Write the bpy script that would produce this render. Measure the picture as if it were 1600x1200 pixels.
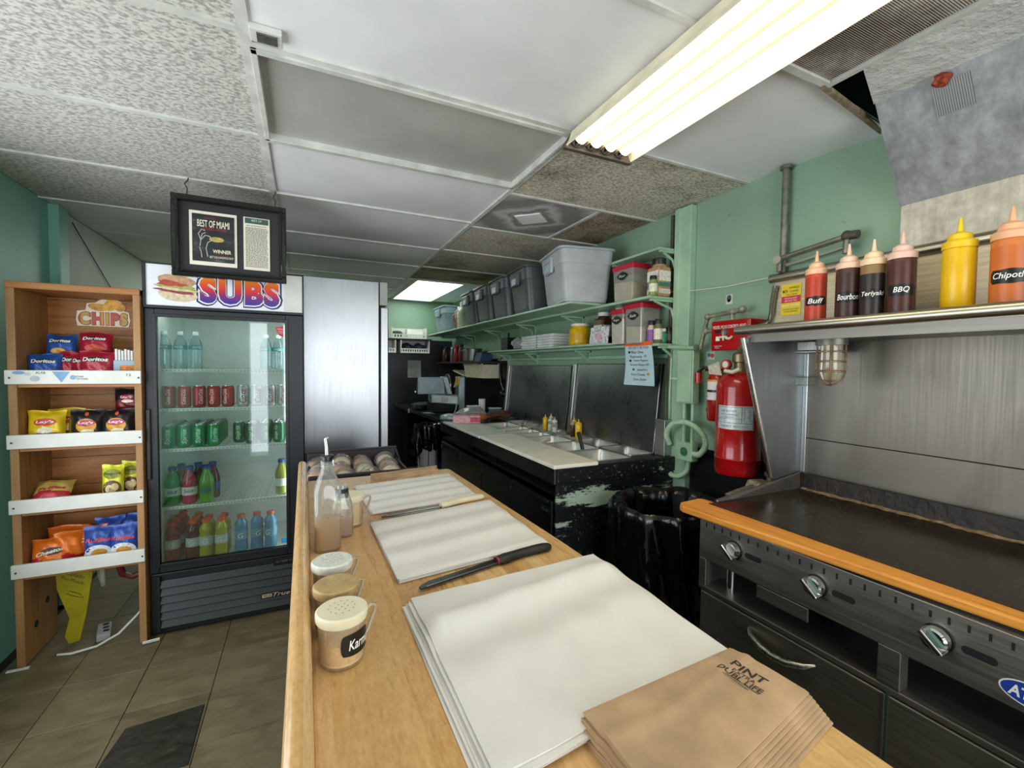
import bpy, math, random
from mathutils import Vector, Matrix
random.seed(7)
PI = math.pi
scene = bpy.context.scene
for o in list(bpy.data.objects):
    bpy.data.objects.remove(o)
col = scene.collection

# ---------------------------------------------------------------- camera
cd = bpy.data.cameras.new('camera'); cam = bpy.data.objects.new('camera', cd); col.objects.link(cam)
cd.sensor_fit = 'HORIZONTAL'; cd.sensor_width = 36.0; cd.lens = 694.0/1600.0*36.0; cd.clip_start = 0.02
RX = Vector((0.9059, -0.4234, 0.0108)); FW = Vector((0.4235, 0.9052, -0.0387))
FW.normalize(); RX = (RX - FW*RX.dot(FW)).normalized(); UP = RX.cross(FW)
cam.matrix_world = Matrix(((RX.x, UP.x, -FW.x, 0.0), (RX.y, UP.y, -FW.y, 0.0), (RX.z, UP.z, -FW.z, 1.46), (0, 0, 0, 1)))
scene.camera = cam
# ---------------------------------------------------------------- world, daylight, exposure
w = bpy.data.worlds.new('sky'); scene.world = w; w.use_nodes = True
w.node_tree.nodes['Background'].inputs[0].default_value = (0.62, 0.74, 0.9, 1)
w.node_tree.nodes['Background'].inputs[1].default_value = 1.2
def area(name, loc, rot, sx, sy, power, colr):
    l = bpy.data.lights.new(name, 'AREA'); l.shape = 'RECTANGLE'; l.size = sx; l.size_y = sy; l.energy = power; l.color = colr
    o = bpy.data.objects.new(name, l); col.objects.link(o); o.location = loc; o.rotation_euler = rot; return o
# daylight coming in through the shop front behind the camera (its openings are built below)
area('daylight_shop_window', (0.79, -1.93, 1.32), (PI/2, 0, 0), 2.15, 1.5, 62, (0.95, 0.98, 1.0))
area('daylight_shop_door', (-0.62, -1.93, 1.1), (PI/2, 0, 0), 0.22, 1.95, 4, (0.95, 0.98, 1.0))
area('added_side_fill', (-1.47, 1.40, 1.30), (PI/2, 0, -PI/2), 2.1, 1.5, 44, (0.97, 0.98, 1.0))  # fill light at an unseen side opening, added to brighten the room
vs = scene.view_settings
scene.display_settings.display_device = 'sRGB'
vs.view_transform = 'Standard'; vs.look = 'None'; vs.gamma = 1.0; vs.use_curve_mapping = False; vs.exposure = -0.12
cy = scene.cycles
cy.max_bounces = 7; cy.diffuse_bounces = 4; cy.glossy_bounces = 4; cy.transmission_bounces = 6; cy.transparent_max_bounces = 12
cy.caustics_reflective = False; cy.caustics_refractive = False; cy.sample_clamp_indirect = 6.0

# ---------------------------------------------------------------- material helpers
def lin(h):
    h = h.lstrip('#'); r = [int(h[i:i+2], 16)/255 for i in (0, 2, 4)]
    return tuple((c/12.92 if c <= 0.04045 else ((c+0.055)/1.055)**2.4) for c in r) + (1.0,)
MATS = {}
class Mat:
    def __init__(s, name):
        s.m = bpy.data.materials.new(name); s.m.use_nodes = True; s.nt = s.m.node_tree
        s.b = s.nt.nodes['Principled BSDF']; MATS[name] = s.m
    def n(s, t, **k):
        nd = s.nt.nodes.new(t)
        for a, v in k.items(): setattr(nd, a, v)
        return nd
    def l(s, a, b): s.nt.links.new(a, b)
    def coord(s, scale=(1, 1, 1), kind='Object', rot=(0, 0, 0)):
        tc = s.n('ShaderNodeTexCoord'); mp = s.n('ShaderNodeMapping')
        mp.inputs['Scale'].default_value = scale; mp.inputs['Rotation'].default_value = rot
        s.l(tc.outputs[kind], mp.inputs[0]); return mp.outputs[0]
    def noise(s, vec, scale=5, detail=4, rough=0.55, dist=0):
        nd = s.n('ShaderNodeTexNoise'); nd.inputs['Scale'].default_value = scale; nd.inputs['Detail'].default_value = detail
        nd.inputs['Roughness'].default_value = rough; nd.inputs['Distortion'].default_value = dist
        if vec is not None: s.l(vec, nd.inputs['Vector'])
        return nd.outputs['Fac']
    def ramp(s, fac, stops, interp='LINEAR'):
        r = s.n('ShaderNodeValToRGB'); cr = r.color_ramp; cr.interpolation = interp
        while len(cr.elements) < len(stops): cr.elements.new(0.5)
        for e, (p, c) in zip(cr.elements, stops):
            e.position = p; e.color = lin(c) if isinstance(c, str) else (c, c, c, 1)
        s.l(fac, r.inputs[0]); return r.outputs[0]
    def mix(s, fac, a, b, blend='MIX'):
        m = s.n('ShaderNodeMix', data_type='RGBA', blend_type=blend)
        for sock, v in ((m.inputs[0], fac), (m.inputs[6], a), (m.inputs[7], b)):
            if hasattr(v, 'links'): s.l(v, sock)
            elif isinstance(v, str): sock.default_value = lin(v)
            else: sock.default_value = v
        return m.outputs[2]
    def math(s, op, a, b=0.0):
        m = s.n('ShaderNodeMath', operation=op)
        for i, v in enumerate((a, b)):
            if hasattr(v, 'links'): s.l(v, m.inputs[i])
            else: m.inputs[i].default_value = v
        return m.outputs[0]
    def sep(s, vec):
        x = s.n('ShaderNodeSeparateXYZ'); s.l(vec, x.inputs[0]); return x.outputs
    def col(s, v):
        if hasattr(v, 'links'): s.l(v, s.b.inputs['Base Color'])
        else: s.b.inputs['Base Color'].default_value = lin(v) if isinstance(v, str) else v
        return s
    def set(s, **k):
        for a, v in k.items():
            sock = s.b.inputs[{'rough': 'Roughness', 'metal': 'Metallic', 'trans': 'Transmission Weight', 'ior': 'IOR', 'coat': 'Coat Weight',
                               'spec': 'Specular IOR Level', 'alpha': 'Alpha', 'sss': 'Subsurface Weight', 'aniso': 'Anisotropic'}[a]]
            if hasattr(v, 'links'): s.l(v, sock)
            else: sock.default_value = v
        return s
    def bump(s, h, strength=0.2, dist=0.01):
        b = s.n('ShaderNodeBump'); b.inputs['Strength'].default_value = strength; b.inputs['Distance'].default_value = dist
        s.l(h, b.inputs['Height']); s.l(b.outputs[0], s.b.inputs['Normal']); return s
    def emit(s, c, st):
        s.b.inputs['Emission Color'].default_value = lin(c); s.b.inputs['Emission Strength'].default_value = st; return s

def shade(h, f):
    h = h.lstrip('#'); return '#%02x%02x%02x' % tuple(max(0, min(255, int(int(h[i:i+2], 16)*f))) for i in (0, 2, 4))
def plain(name, c, rough=0.5, metal=0.0, var=0.10, vscale=9.0, bump=0.0, bscale=60.0, **k):
    if name in MATS: return MATS[name]
    m = Mat(name); v = m.coord()
    m.col(m.ramp(m.noise(v, vscale, 3), [(0.25, shade(c, 1-var)), (0.75, shade(c, 1+var))]))
    m.set(rough=rough, metal=metal, **k)
    if bump: m.bump(m.noise(v, bscale, 3), bump, 0.004)
    return m.m
def brushed(name, c='#a9abab', axis=2, rough=0.32, streak=0.14, dirt=0.0, dirtcol='#3a2c1c'):
    m = Mat(name); sc = [60, 60, 60]; sc[axis] = 1.2
    n1 = m.noise(m.coord(tuple(sc)), 3, 3); n2 = m.noise(m.coord(), 2.2, 4)
    base = m.mix(0.45, m.ramp(n1, [(0.3, shade(c, 1-streak)), (0.7, shade(c, 1+streak))]), m.ramp(n2, [(0.3, shade(c, 0.82)), (0.7, shade(c, 1.14))]))
    if dirt: base = m.mix(m.ramp(m.noise(m.coord((1, 1, 0.5)), 4.5, 6), [(0.52, 0.0), (0.8, dirt)]), base, dirtcol)
    m.col(base).set(metal=1.0, rough=m.ramp(m.mix(0.5, n1, n2), [(0.25, rough*0.75), (0.75, rough*1.35)]))
    m.bump(n1, 0.03, 0.002); return m.m
def clear(name, tint='#ffffff', amount=0.10, rough=0.03, body=0.0):
    """thin clear plastic or window glass: mostly see-through with a fresnel gloss"""
    if name in MATS: return MATS[name]
    m = Mat(name); nt = m.nt
    t = m.n('ShaderNodeBsdfTransparent'); t.inputs[0].default_value = lin(tint)
    g = m.n('ShaderNodeBsdfGlossy'); g.inputs['Roughness'].default_value = rough; g.inputs[0].default_value = (1, 1, 1, 1)
    lw = m.n('ShaderNodeLayerWeight'); lw.inputs[0].default_value = 0.22
    f = m.math('ADD', m.math('MULTIPLY', lw.outputs['Fresnel'], 0.75), amount)
    mx = m.n('ShaderNodeMixShader'); m.l(f, mx.inputs[0]); m.l(t.outputs[0], mx.inputs[1]); m.l(g.outputs[0], mx.inputs[2])
    last = mx.outputs[0]
    if body:
        d = m.n('ShaderNodeBsdfDiffuse'); d.inputs[0].default_value = lin(tint)
        m2 = m.n('ShaderNodeMixShader'); m2.inputs[0].default_value = body; m.l(last, m2.inputs[1]); m.l(d.outputs[0], m2.inputs[2]); last = m2.outputs[0]
    nt.nodes.remove(m.b); m.l(last, nt.nodes['Material Output'].inputs[0]); return m.m

# ---------------------------------------------------------------- materials of the place
def mk_floor():
    m = Mat('slate_tile'); v = m.coord(); oi = m.n('ShaderNodeObjectInfo')
    off = m.n('ShaderNodeVectorMath', operation='ADD'); m.l(v, off.inputs[0]); m.l(oi.outputs['Location'], off.inputs[1])
    mp = m.n('ShaderNodeMapping'); mp.inputs['Scale'].default_value = (1.0, 2.4, 1); mp.inputs['Rotation'].default_value = (0, 0, 0.5); m.l(off.outputs[0], mp.inputs[0])
    n = m.noise(mp.outputs[0], 6.5, 8, 0.62, 0.8); n2 = m.noise(off.outputs[0], 2.2, 3)
    c = m.ramp(n, [(0.22, '#3c3524'), (0.42, '#5f563d'), (0.6, '#7b7055'), (0.8, '#968a6c')])
    c = m.mix(m.math('MULTIPLY', n2, 0.7), c, '#6a5f42'); c = m.mix(0.3, c, m.ramp(oi.outputs['Random'], [(0, '#574d36'), (1, '#8b7f62')]))
    m.col(c).set(rough=m.ramp(n, [(0.2, 0.32), (0.8, 0.58)])); m.bump(n, 0.35, 0.006); return m.m
def mk_acoustic(name, base, speck, stain=0.0, sscale=2.6, slo=0.45, perf=False):
    m = Mat(name); v = m.coord(); oi = m.n('ShaderNodeObjectInfo')
    off = m.n('ShaderNodeVectorMath', operation='ADD'); m.l(v, off.inputs[0]); m.l(oi.outputs['Location'], off.inputs[1]); v = off.outputs[0]
    if perf:
        wv = m.n('ShaderNodeTexWave', wave_type='BANDS', bands_direction='Y'); wv.inputs['Scale'].default_value = 58; m.l(v, wv.inputs['Vector'])
        n = wv.outputs['Fac']; c = m.ramp(n, [(0.25, speck), (0.6, base)])
    else:
        mp = m.n('ShaderNodeMapping'); mp.inputs['Scale'].default_value = (1.0, 1.6, 1); m.l(v, mp.inputs[0])
        n = m.noise(mp.outputs[0], 62, 3, 0.6); c = m.ramp(n, [(0.40, speck), (0.56, base)])
    if stain:
        s = m.noise(v, sscale, 6, 0.65)
        f = m.ramp(s, [(slo, 0.0), (slo+0.2, stain)])
        f2 = m.mix(1.0, f, m.ramp(n, [(0.35, 1.0), (0.7, 0.45)]), 'MULTIPLY')
        c = m.mix(f2, c, '#42301c')
    m.col(c).set(rough=0.9, spec=0.2); m.bump(n, 0.5, 0.004); return m.m
def mk_maple():
    m = Mat('maple_block'); v = m.coord(); x = m.sep(v)
    st = m.math('FLOOR', m.math('DIVIDE', x[0], 0.038))
    wn = m.n('ShaderNodeTexWhiteNoise', noise_dimensions='1D'); m.l(st, wn.inputs['W'])
    cb = m.n('ShaderNodeCombineXYZ'); m.l(x[0], cb.inputs[0]); m.l(m.math('ADD', m.math('MULTIPLY', x[1], 0.10), m.math('MULTIPLY', wn.outputs[0], 9)), cb.inputs[1]); m.l(x[2], cb.inputs[2])
    grain = m.noise(cb.outputs[0], 95, 4, 0.6, 0.6)
    flame = m.noise(m.coord((1, 5, 1)), 9, 4, 0.6, 0.7)
    c = m.mix(0.36, m.ramp(wn.outputs[0], [(0, '#b07a3c'), (0.35, '#d2a260'), (0.7, '#e2b877'), (1, '#f2d3a0')]), m.ramp(grain, [(0.25, '#a87440'), (0.55, '#d2a86e'), (0.8, '#e2c08c')]))
    c = m.mix(0.10, c, m.ramp(flame, [(0.3, '#9c6c3a'), (0.7, '#e8cd9f')])); fk = m.noise(m.coord((1, .35, 1)), 170, 2, .6); c = m.mix(0.16, c, m.ramp(fk, [(0.35, '#94602e'), (0.65, '#ecd3a6')]))
    m.col(c).set(rough=m.ramp(grain, [(0.2, 0.24), (0.8, 0.36)]), coat=0.15); m.bump(grain, 0.04, 0.001); return m.m
def mk_wood(name, dark, mid, light, axis=0, scale=1.0, rough=0.5, ring=True, vary=True):
    m = Mat(name); sc = [16*scale]*3; sc[axis] = 1.1*scale
    v = m.coord(tuple(sc)); oi = m.n('ShaderNodeObjectInfo')
    off = m.n('ShaderNodeVectorMath', operation='ADD'); m.l(v, off.inputs[0])
    cb = m.n('ShaderNodeCombineXYZ'); r = m.math('MULTIPLY', oi.outputs['Random'], 40); m.l(r, cb.inputs[0]); m.l(r, cb.inputs[1]); m.l(r, cb.inputs[2]); m.l(cb.outputs[0], off.inputs[1])
    g = m.noise(off.outputs[0], 1.0, 6, 0.6, 1.6); g2 = m.noise(off.outputs[0], 5, 3)
    c = m.ramp(m.mix(0.3, g, g2), [(0.3, dark), (0.5, mid), (0.72, light)])
    if vary: c = m.mix(0.22, c, m.ramp(oi.outputs['Random'], [(0, dark), (1, light)]))
    m.col(c).set(rough=rough); m.bump(g, 0.08, 0.002); return m.m
def mk_wall(name, c, c2, rough=0.45, bscale=14):
    m = Mat(name); v = m.coord(); n = m.noise(v, 1.3, 5, 0.6); f = m.noise(v, 55, 2)
    cc = m.ramp(n, [(0.3, c2), (0.7, c)])
    spots = m.ramp(m.noise(v, 26, 2, 0.5), [(0.70, 0.0), (0.78, 0.6)])
    m.col(m.mix(spots, cc, shade(c2, 0.55))).set(rough=rough); m.bump(f, 0.10, 0.004); return m.m
def mk_scratched(name, base, under, lo=0.57, streak=(0.6, 1.0, 3.5)):
    m = Mat(name); n = m.noise(m.coord(streak), 4.2, 8, 0.72); d = m.noise(m.coord(), 70, 3, 0.7); z = m.sep(m.coord())[2]
    # most of the scraped paint sits in a rubbed band under the rim
    band = m.ramp(z, [(0.60, 0.0), (0.66, 0.30), (0.70, 0.12), (0.74, 0.36), (0.80, 0.34), (0.85, 0.0)])
    f = m.math('ADD', m.math('ADD', n, m.math('MULTIPLY', d, 0.10)), m.math('MULTIPLY', band, 0.38))
    f2 = m.ramp(d, [(0.64, 0.0), (0.68, 0.55)])
    c = m.mix(m.ramp(f, [(lo+0.1, 0.0), (lo+0.125, 1.0)]), base, under); c = m.mix(f2, c, under)
    m.col(c).set(rough=0.42); m.bump(f, 0.15, 0.003); return m.m
M = {}
M['floor'] = mk_floor()
M['grout'] = plain('grout_dark', '#17150f', 0.9)
M['acoustic'] = mk_acoustic('acoustic_tile', '#d6d4cc', '#a09e97')
M['acoustic_stained'] = mk_acoustic('acoustic_tile_stained', '#e0d9c9', '#aca18c', 0.8, 2.2, 0.52)
M['acoustic_brown'] = mk_acoustic('acoustic_tile_brown', '#c4b69c', '#8a785c', 0.9, 3.2, 0.46)
M['perforated'] = mk_acoustic('perforated_tile_stained', '#e2dcd2', '#a59b90', 0.95, 3.4, 0.40, True)
M['gypsum'] = plain('gypsum_tile', '#ececec', 0.75, var=0.04, vscale=3)
M['tee'] = plain('tee_white', '#d2d2cc', 0.5, var=0.10, vscale=12)
M['deck'] = plain('dark_void', '#15130f', 0.9)
M['green'] = mk_wall('green_paint', '#94b29b', '#87a58e', 0.36)
M['teal'] = mk_wall('teal_paint', '#86bba9', '#7bb09e', 0.5)
M['beige'] = mk_wall('beige_paint', '#bcc4b8', '#aeb6aa', 0.6)
M['greengloss'] = plain('green_gloss_paint', '#a3c4a8', 0.32, var=0.07, vscale=7, bump=0.08)
M['blackpaint'] = plain('black_paint', '#101215', 0.35, var=0.3, vscale=6)
M['maple'] = mk_maple()
M['plank'] = mk_wood('orange_plank', '#b8641a', '#e89a3a', '#f4b65c', 1, 1.4, 0.42)
M['pine_x'] = mk_wood('pine_board_x', '#6e4018', '#a96e34', '#c89252', 0, 0.9, 0.5)
M['pine_z'] = mk_wood('plywood_z', '#74502a', '#9c7345', '#b58a5a', 2, 0.8, 0.55)
M['steel'] = brushed('steel_brushed', '#b4b4b0', 2, 0.30)
M['steel_y'] = brushed('steel_brushed_y', '#dddcd8', 1, 0.38, 0.05)
M['steel_dark'] = brushed('steel_worn_dark', '#70706c', 1, 0.34, 0.12, 0.35)
M['steel_splash'] = brushed('steel_splash', '#87837a', 2, 0.46, 0.04, 0.45, '#4a4030')
M['galv'] = brushed('galvanised_hood', '#a5a7a6', 2, 0.42, 0.10, 0.25, '#5a584e')
M['pipe'] = plain('galvanised_pipe', '#7d7d74', 0.45, 0.7, var=0.2, vscale=25)
M['chrome'] = plain('chrome', '#d8d8d8', 0.10, 1.0, var=0.03)
M['black'] = plain('black_plastic', '#131417', 0.38, var=0.15)
M['blackmetal'] = plain('black_enamel', '#11151b', 0.42, var=0.15)
M['blacksheet'] = plain('black_sheet_metal', '#121315', 0.28, var=0.2)
M['rubber'] = plain('black_rubber', '#0b0b0c', 0.7)
M['white'] = plain('white_paint', '#dcdcd6', 0.45, var=0.04, vscale=10)
M['whiteplastic'] = plain('white_plastic', '#e2e0d8', 0.4, var=0.03)
M['cream'] = plain('cream_plastic', '#e3dbc0', 0.45, var=0.04)
M['liner'] = plain('fridge_liner', '#d3d9d6', 0.4, var=0.04)
M['red'] = plain('red_enamel', '#a80f12', 0.22, var=0.08, coat=0.4)
M['redplastic'] = plain('red_plastic_lid', '#b81f35', 0.35, var=0.06)
M['paper'] = plain('white_paper', '#dddbd7', 0.7, var=0.02, vscale=14)
M['kraft'] = plain('kraft_paper', '#b09272', 0.7, var=0.12, vscale=11, bump=0.35, bscale=16)
M['ink'] = plain('dark_ink', '#2a2724', 0.7)
M['gray_bin'] = plain('grey_tote_plastic', '#b0b3b5', 0.42, var=0.06)
M['gray_bin_dark'] = plain('dark_grey_tote_plastic', '#4f5254', 0.4, var=0.06)
M['bluegray'] = plain('blue_grey_plastic', '#8497a2', 0.45)
M['chalk'] = plain('chalk_label', '#0c0c0d', 0.35)
M['whiteink'] = plain('white_ink', '#f2f2ee', 0.5, var=0.01)
M['glass'] = clear('door_glass', '#eaf3f0', 0.07, 0.02)
M['bottleglass'] = clear('bottle_glass', '#f4f6f3', 0.04, 0.03, 0.10)
M['clearplastic'] = clear('clear_plastic', '#f2efe6', 0.03, 0.12, 0.16)
M['pet'] = clear('clear_pet', '#dcecf0', 0.05, 0.06, 0.10)
M['binbag'] = plain('black_bin_bag', '#08080a', 0.20, var=0.2, bump=0.9, bscale=20)
# ---------------------------------------------------------------- mesh builder
class MB:
    def __init__(s): s.v = []; s.f = []; s.k = []; s.mi = 0
    def mat(s, i): s.mi = i; return s
    def raw(s, vs, fs):
        b = len(s.v); s.v += [tuple(p) for p in vs]
        for f in fs: s.f.append(tuple(b+i for i in f)); s.k.append(s.mi)
        return s
    def box(s, x0, x1, y0, y1, z0, z1):
        return s.hexa([(x0, y0, z0), (x1, y0, z0), (x1, y1, z0), (x0, y1, z0), (x0, y0, z1), (x1, y0, z1), (x1, y1, z1), (x0, y1, z1)])
    def hexa(s, p): return s.raw(p, [(0, 3, 2, 1), (4, 5, 6, 7), (0, 1, 5, 4), (1, 2, 6, 5), (2, 3, 7, 6), (3, 0, 4, 7)])
    def prism(s, pts, z0, z1, axis='z'):
        def P(a, b, c): return {'z': (a, b, c), 'y': (a, c, b), 'x': (c, a, b)}[axis]
        n = len(pts); vs = [P(a, b, z0) for a, b in pts] + [P(a, b, z1) for a, b in pts]
        fs = [tuple(range(n-1, -1, -1)), tuple(range(n, 2*n))] + [(i, (i+1) % n, n+(i+1) % n, n+i) for i in range(n)]
        return s.raw(vs, fs)
    def lathe(s, prof, c=(0, 0, 0), seg=20, axis='z', sx=1, sy=1, rot=0, cap=True):
        vs = []; fs = []; n = len(prof)
        for r, h in prof:
            for i in range(seg):
                a = 2*PI*i/seg+rot; x = r*math.cos(a)*sx; y = r*math.sin(a)*sy
                p = {'z': (x, y, h), 'y': (x, h, y), 'x': (h, x, y)}[axis]
                vs.append((p[0]+c[0], p[1]+c[1], p[2]+c[2]))
        for j in range(n-1):
            for i in range(seg): fs.append((j*seg+i, j*seg+(i+1) % seg, (j+1)*seg+(i+1) % seg, (j+1)*seg+i))
        if cap: fs.append(tuple(range(seg-1, -1, -1))); fs.append(tuple((n-1)*seg+i for i in range(seg)))
        return s.raw(vs, fs)
    def tube(s, pts, r, seg=8, closed=False, cap=True):
        P = [Vector(p) for p in pts]; n = len(P); vs = []; fs = []; up = None
        rr = r if isinstance(r, (list, tuple)) else [r]*n
        for i in range(n):
            a = P[i-1] if (i > 0 or closed) else P[i]; b = P[(i+1) % n] if (i < n-1 or closed) else P[i]
            t = (b-a).normalized() if (b-a).length > 1e-9 else Vector((0, 0, 1))
            if up is None:
                up = Vector((0, 0, 1)) if abs(t.z) < 0.9 else Vector((1, 0, 0))
            u = (up - t*up.dot(t))
            if u.length < 1e-4: u = Vector((1, 0, 0)) - t*t.x
            u.normalize(); up = u; v = t.cross(u)
            for k in range(seg):
                an = 2*PI*k/seg; q = P[i]+(u*math.cos(an)+v*math.sin(an))*rr[i]; vs.append(tuple(q))
        for i in range(n if closed else n-1):
            j = (i+1) % n
            for k in range(seg): fs.append((i*seg+k, i*seg+(k+1) % seg, j*seg+(k+1) % seg, j*seg+k))
        if cap and not closed: fs.append(tuple(range(seg-1, -1, -1))); fs.append(tuple((n-1)*seg+k for k in range(seg)))
        return s.raw(vs, fs)
    def grid(s, fn, nu, nv, double=0.0):
        vs = [fn(i/nu, j/nv) for j in range(nv+1) for i in range(nu+1)]; a = nu+1
        fs = [(j*a+i, j*a+i+1, (j+1)*a+i+1, (j+1)*a+i) for j in range(nv) for i in range(nu)]
        return s.raw(vs, fs)
    def sphere(s, c, r, seg=12, sz=1.0, sx=1.0, sy=1.0):
        prof = [(max(1e-4, r*math.sin(PI*i/8)), -r*math.cos(PI*i/8)*sz) for i in range(9)]
        return s.lathe(prof, c, seg, sx=sx, sy=sy)
    def disc(s, fn, seg=20, rings=2):
        """fn(u,v) maps the unit disc"""
        vs = [fn(0, 0)]; fs = []
        for k in range(1, rings+1):
            for i in range(seg): a = 2*PI*i/seg; vs.append(fn(math.cos(a)*k/rings, math.sin(a)*k/rings))
        for i in range(seg): fs.append((0, 1+i, 1+(i+1) % seg))
        for k in range(1, rings):
            for i in range(seg): fs.append((1+(k-1)*seg+i, 1+k*seg+i, 1+k*seg+(i+1) % seg, 1+(k-1)*seg+(i+1) % seg))
        return s.raw(vs, fs)
    def build(s, name, mats, parent=None, smooth=40, bevel=0.0, seg=2, kind=None, label=None, origin=None):
        ofs = Vector(origin) if origin else Vector((0, 0, 0))
        base = WL(parent) if parent else Vector((0, 0, 0))
        me = bpy.data.meshes.new(name)
        sh = base+ofs
        me.from_pydata([(x-sh.x, y-sh.y, z-sh.z) for x, y, z in s.v], [], s.f)
        for m_ in (mats if isinstance(mats, (list, tuple)) else [mats]): me.materials.append(M[m_] if isinstance(m_, str) else m_)
        me.polygons.foreach_set('material_index', s.k); me.update()
        if smooth:
            me.polygons.foreach_set('use_smooth', [True]*len(me.polygons)); me.set_sharp_from_angle(angle=math.radians(smooth))
        o = bpy.data.objects.new(name, me); col.objects.link(o); o.location = ofs
        if parent: o.parent = parent
        if bevel:
            b = o.modifiers.new('bevel', 'BEVEL'); b.width = bevel; b.segments = seg; b.limit_method = 'ANGLE'; b.angle_limit = math.radians(40)
        if kind: o['kind'] = kind
        if label: o['label'] = label
        return o
def WL(o):
    v = Vector((0, 0, 0))
    while o is not None: v += o.location; o = o.parent
    return v
def tag(o, label, cat, group=None):
    o['label'] = label; o['category'] = cat
    if group: o['group'] = group
    return o
def thing(name, label, cat, loc=(0, 0, 0), group=None):
    o = bpy.data.objects.new(name, None); o.empty_display_size = 0.05; col.objects.link(o); o.location = loc
    return tag(o, label, cat, group)
def place(o, loc=None, rz=0.0, tilt=(0, 0)):
    if loc is not None: o.location = loc
    o.rotation_euler = (tilt[0], tilt[1], rz); return o
KIDS = {}
def kids(o): return [c for c in col.objects if c.parent == o]
def dup(root, loc, rz=0.0, label=None, group=None, tilt=(0, 0), tree=None):
    tree = tree or TREE(root)
    r = root.copy(); col.objects.link(r); r.location = loc; r.rotation_euler = (tilt[0], tilt[1], rz)
    if label: r['label'] = label
    if group: r['group'] = group
    for ch, gs in tree:
        c = ch.copy(); col.objects.link(c); c.parent = r
        for g in gs: d = g.copy(); col.objects.link(d); d.parent = c
    return r
def TREE(root):
    ks = kids(root); return [(k, kids(k)) for k in ks]
def struct(o): o['kind'] = 'structure'; return o
# ---------------------------------------------------------------- lettering: font outlines turned into meshes
TXT = {}
def glyphs(body, offset=0.0, shear=0.0, spacing=1.0):
    key = (body, offset, shear, spacing)
    if key in TXT: return TXT[key]
    cu = bpy.data.curves.new('t', 'FONT'); cu.body = body; cu.size = 1.0; cu.offset = offset; cu.shear = shear; cu.space_character = spacing
    cu.resolution_u = 3; cu.align_x = 'CENTER'; cu.align_y = 'CENTER'
    o = bpy.data.objects.new('t', cu); col.objects.link(o)
    dg = bpy.context.evaluated_depsgraph_get(); me = bpy.data.meshes.new_from_object(o.evaluated_get(dg))
    vs = [tuple(v.co)[:2] for v in me.vertices]; fs = [tuple(p.vertices) for p in me.polygons]
    bpy.data.objects.remove(o); bpy.data.curves.remove(cu); bpy.data.meshes.remove(me)
    if vs:
        x0 = min(v[0] for v in vs); x1 = max(v[0] for v in vs); y0 = min(v[1] for v in vs); y1 = max(v[1] for v in vs)
        vs = [(x-(x0+x1)/2, y-(y0+y1)/2) for x, y in vs]; TXT[key] = (vs, fs, x1-x0, y1-y0)
    else: TXT[key] = ([], [], 1, 1)
    return TXT[key]
def text(mb, body, w, h, fn, offset=0.0, shear=0.0, spacing=1.0, pad=0.0):
    """lay BODY into a w x h box (h None keeps the aspect); fn(u,v) -> point"""
    vs, fs, W, H = glyphs(body, offset, shear, spacing)
    sx = w/W; sy = (h/H) if h else sx
    mb.raw([fn(x*sx, y*sy) for x, y in vs], fs); return mb
def on_y(cx, y, cz): return lambda u, v: (cx+u, y, cz+v)              # faces -y
def on_x(x, cy, cz): return lambda u, v: (x, cy-u, cz+v)              # faces -x
def on_cyl(cx, cy, r, cz, a0=-PI/2): return lambda u, v: (cx+r*math.cos(a0+u/r), cy+r*math.sin(a0+u/r), cz+v)
# ================================================================ SETTING
XL, XR, YB, YF, ZC = -1.34, 2.0, 6.4, -1.8, 2.38
fl = struct(MB().box(XL-.1, XR+.1, YF-.1, YB+.1, -0.12, -0.005).build('floor', 'grout', smooth=0))
# slate tiles one by one where they show, the hidden rest as one field
tm = None; P0 = 0.305
for i in range(-5, 1):
    for j in range(-6, 5):
        cx = -0.995+P0*(i+4)+P0/2-P0; cyy = 2.305+P0*j+P0/2
        if cx-P0/2 < XL or cx > 0.0: continue
        if tm is None:
            a = P0/2-0.0013
            o = MB().prism([(-a, -a), (a, -a), (a, a), (-a, a)], -0.006, 0.0).build('floor_tile', 'floor', fl, smooth=0, bevel=0.0012, seg=1); tm = o
        else:
            o = tm.copy(); col.objects.link(o); o.parent = fl
        o.location = (cx, cyy, random.uniform(-0.0006, 0.0))
b = MB()
for i in range(0, 8):
    for j in range(-12, 14):
        x0 = -0.08+P0*i+.0013; y0 = 2.305+P0*j+.0013
        if x0 > XR-0.02 or y0 > YB-.02 or y0 < YF: continue
        if i == 0 and -6 <= j <= 4: continue
        b.box(x0, min(XR, x0+P0-.0026), y0, min(YB, y0+P0-.0026), -0.006, 0.0)
for i in range(-4, 0):
    for j in list(range(-13, -6))+list(range(5, 14)):
        x0 = -0.08+P0*i+.0013; y0 = 2.305+P0*j+.0013
        if y0 < YF or y0 > YB-.02: continue
        b.box(x0, x0+P0-.0026, y0, min(YB, y0+P0-.0026), -0.006, 0.0)
b.build('floor_tile_field', 'floor', fl, smooth=0, kind='stuff')
wl = struct(MB().box(XL-.1, XL, 2.46, YB, 0, 2.75).box(XL-.1, XL, YF, .34, 0, 2.75).box(XL-.1, XL, .34, 2.46, 0, .54).box(XL-.1, XL, .34, 2.46, 2.06, 2.75).build('wall_left', 'teal', smooth=0))  # unseen stretch of this wall left open for the added side fill
MB().box(XL, XL+.05, 3.50, 3.62, 0, ZC-.002).build('corner_post', 'teal', wl, smooth=0, bevel=.004)
MB().box(XL, XL+.012, 3.62, 6.4, 0.0, ZC-.003).build('beige_panel', 'beige', wl, smooth=0)
MB().tube([(XL+.02, 3.75, 2.34), (XL+.02, 4.3, 2.05), (XL+.02, 4.8, 1.78)], .003, 5).build('wire', 'rubber', wl)
wr = struct(MB().box(XR, XR+.1, YF, YB, 0, 2.75).build('wall_right', 'green', smooth=0))
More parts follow.
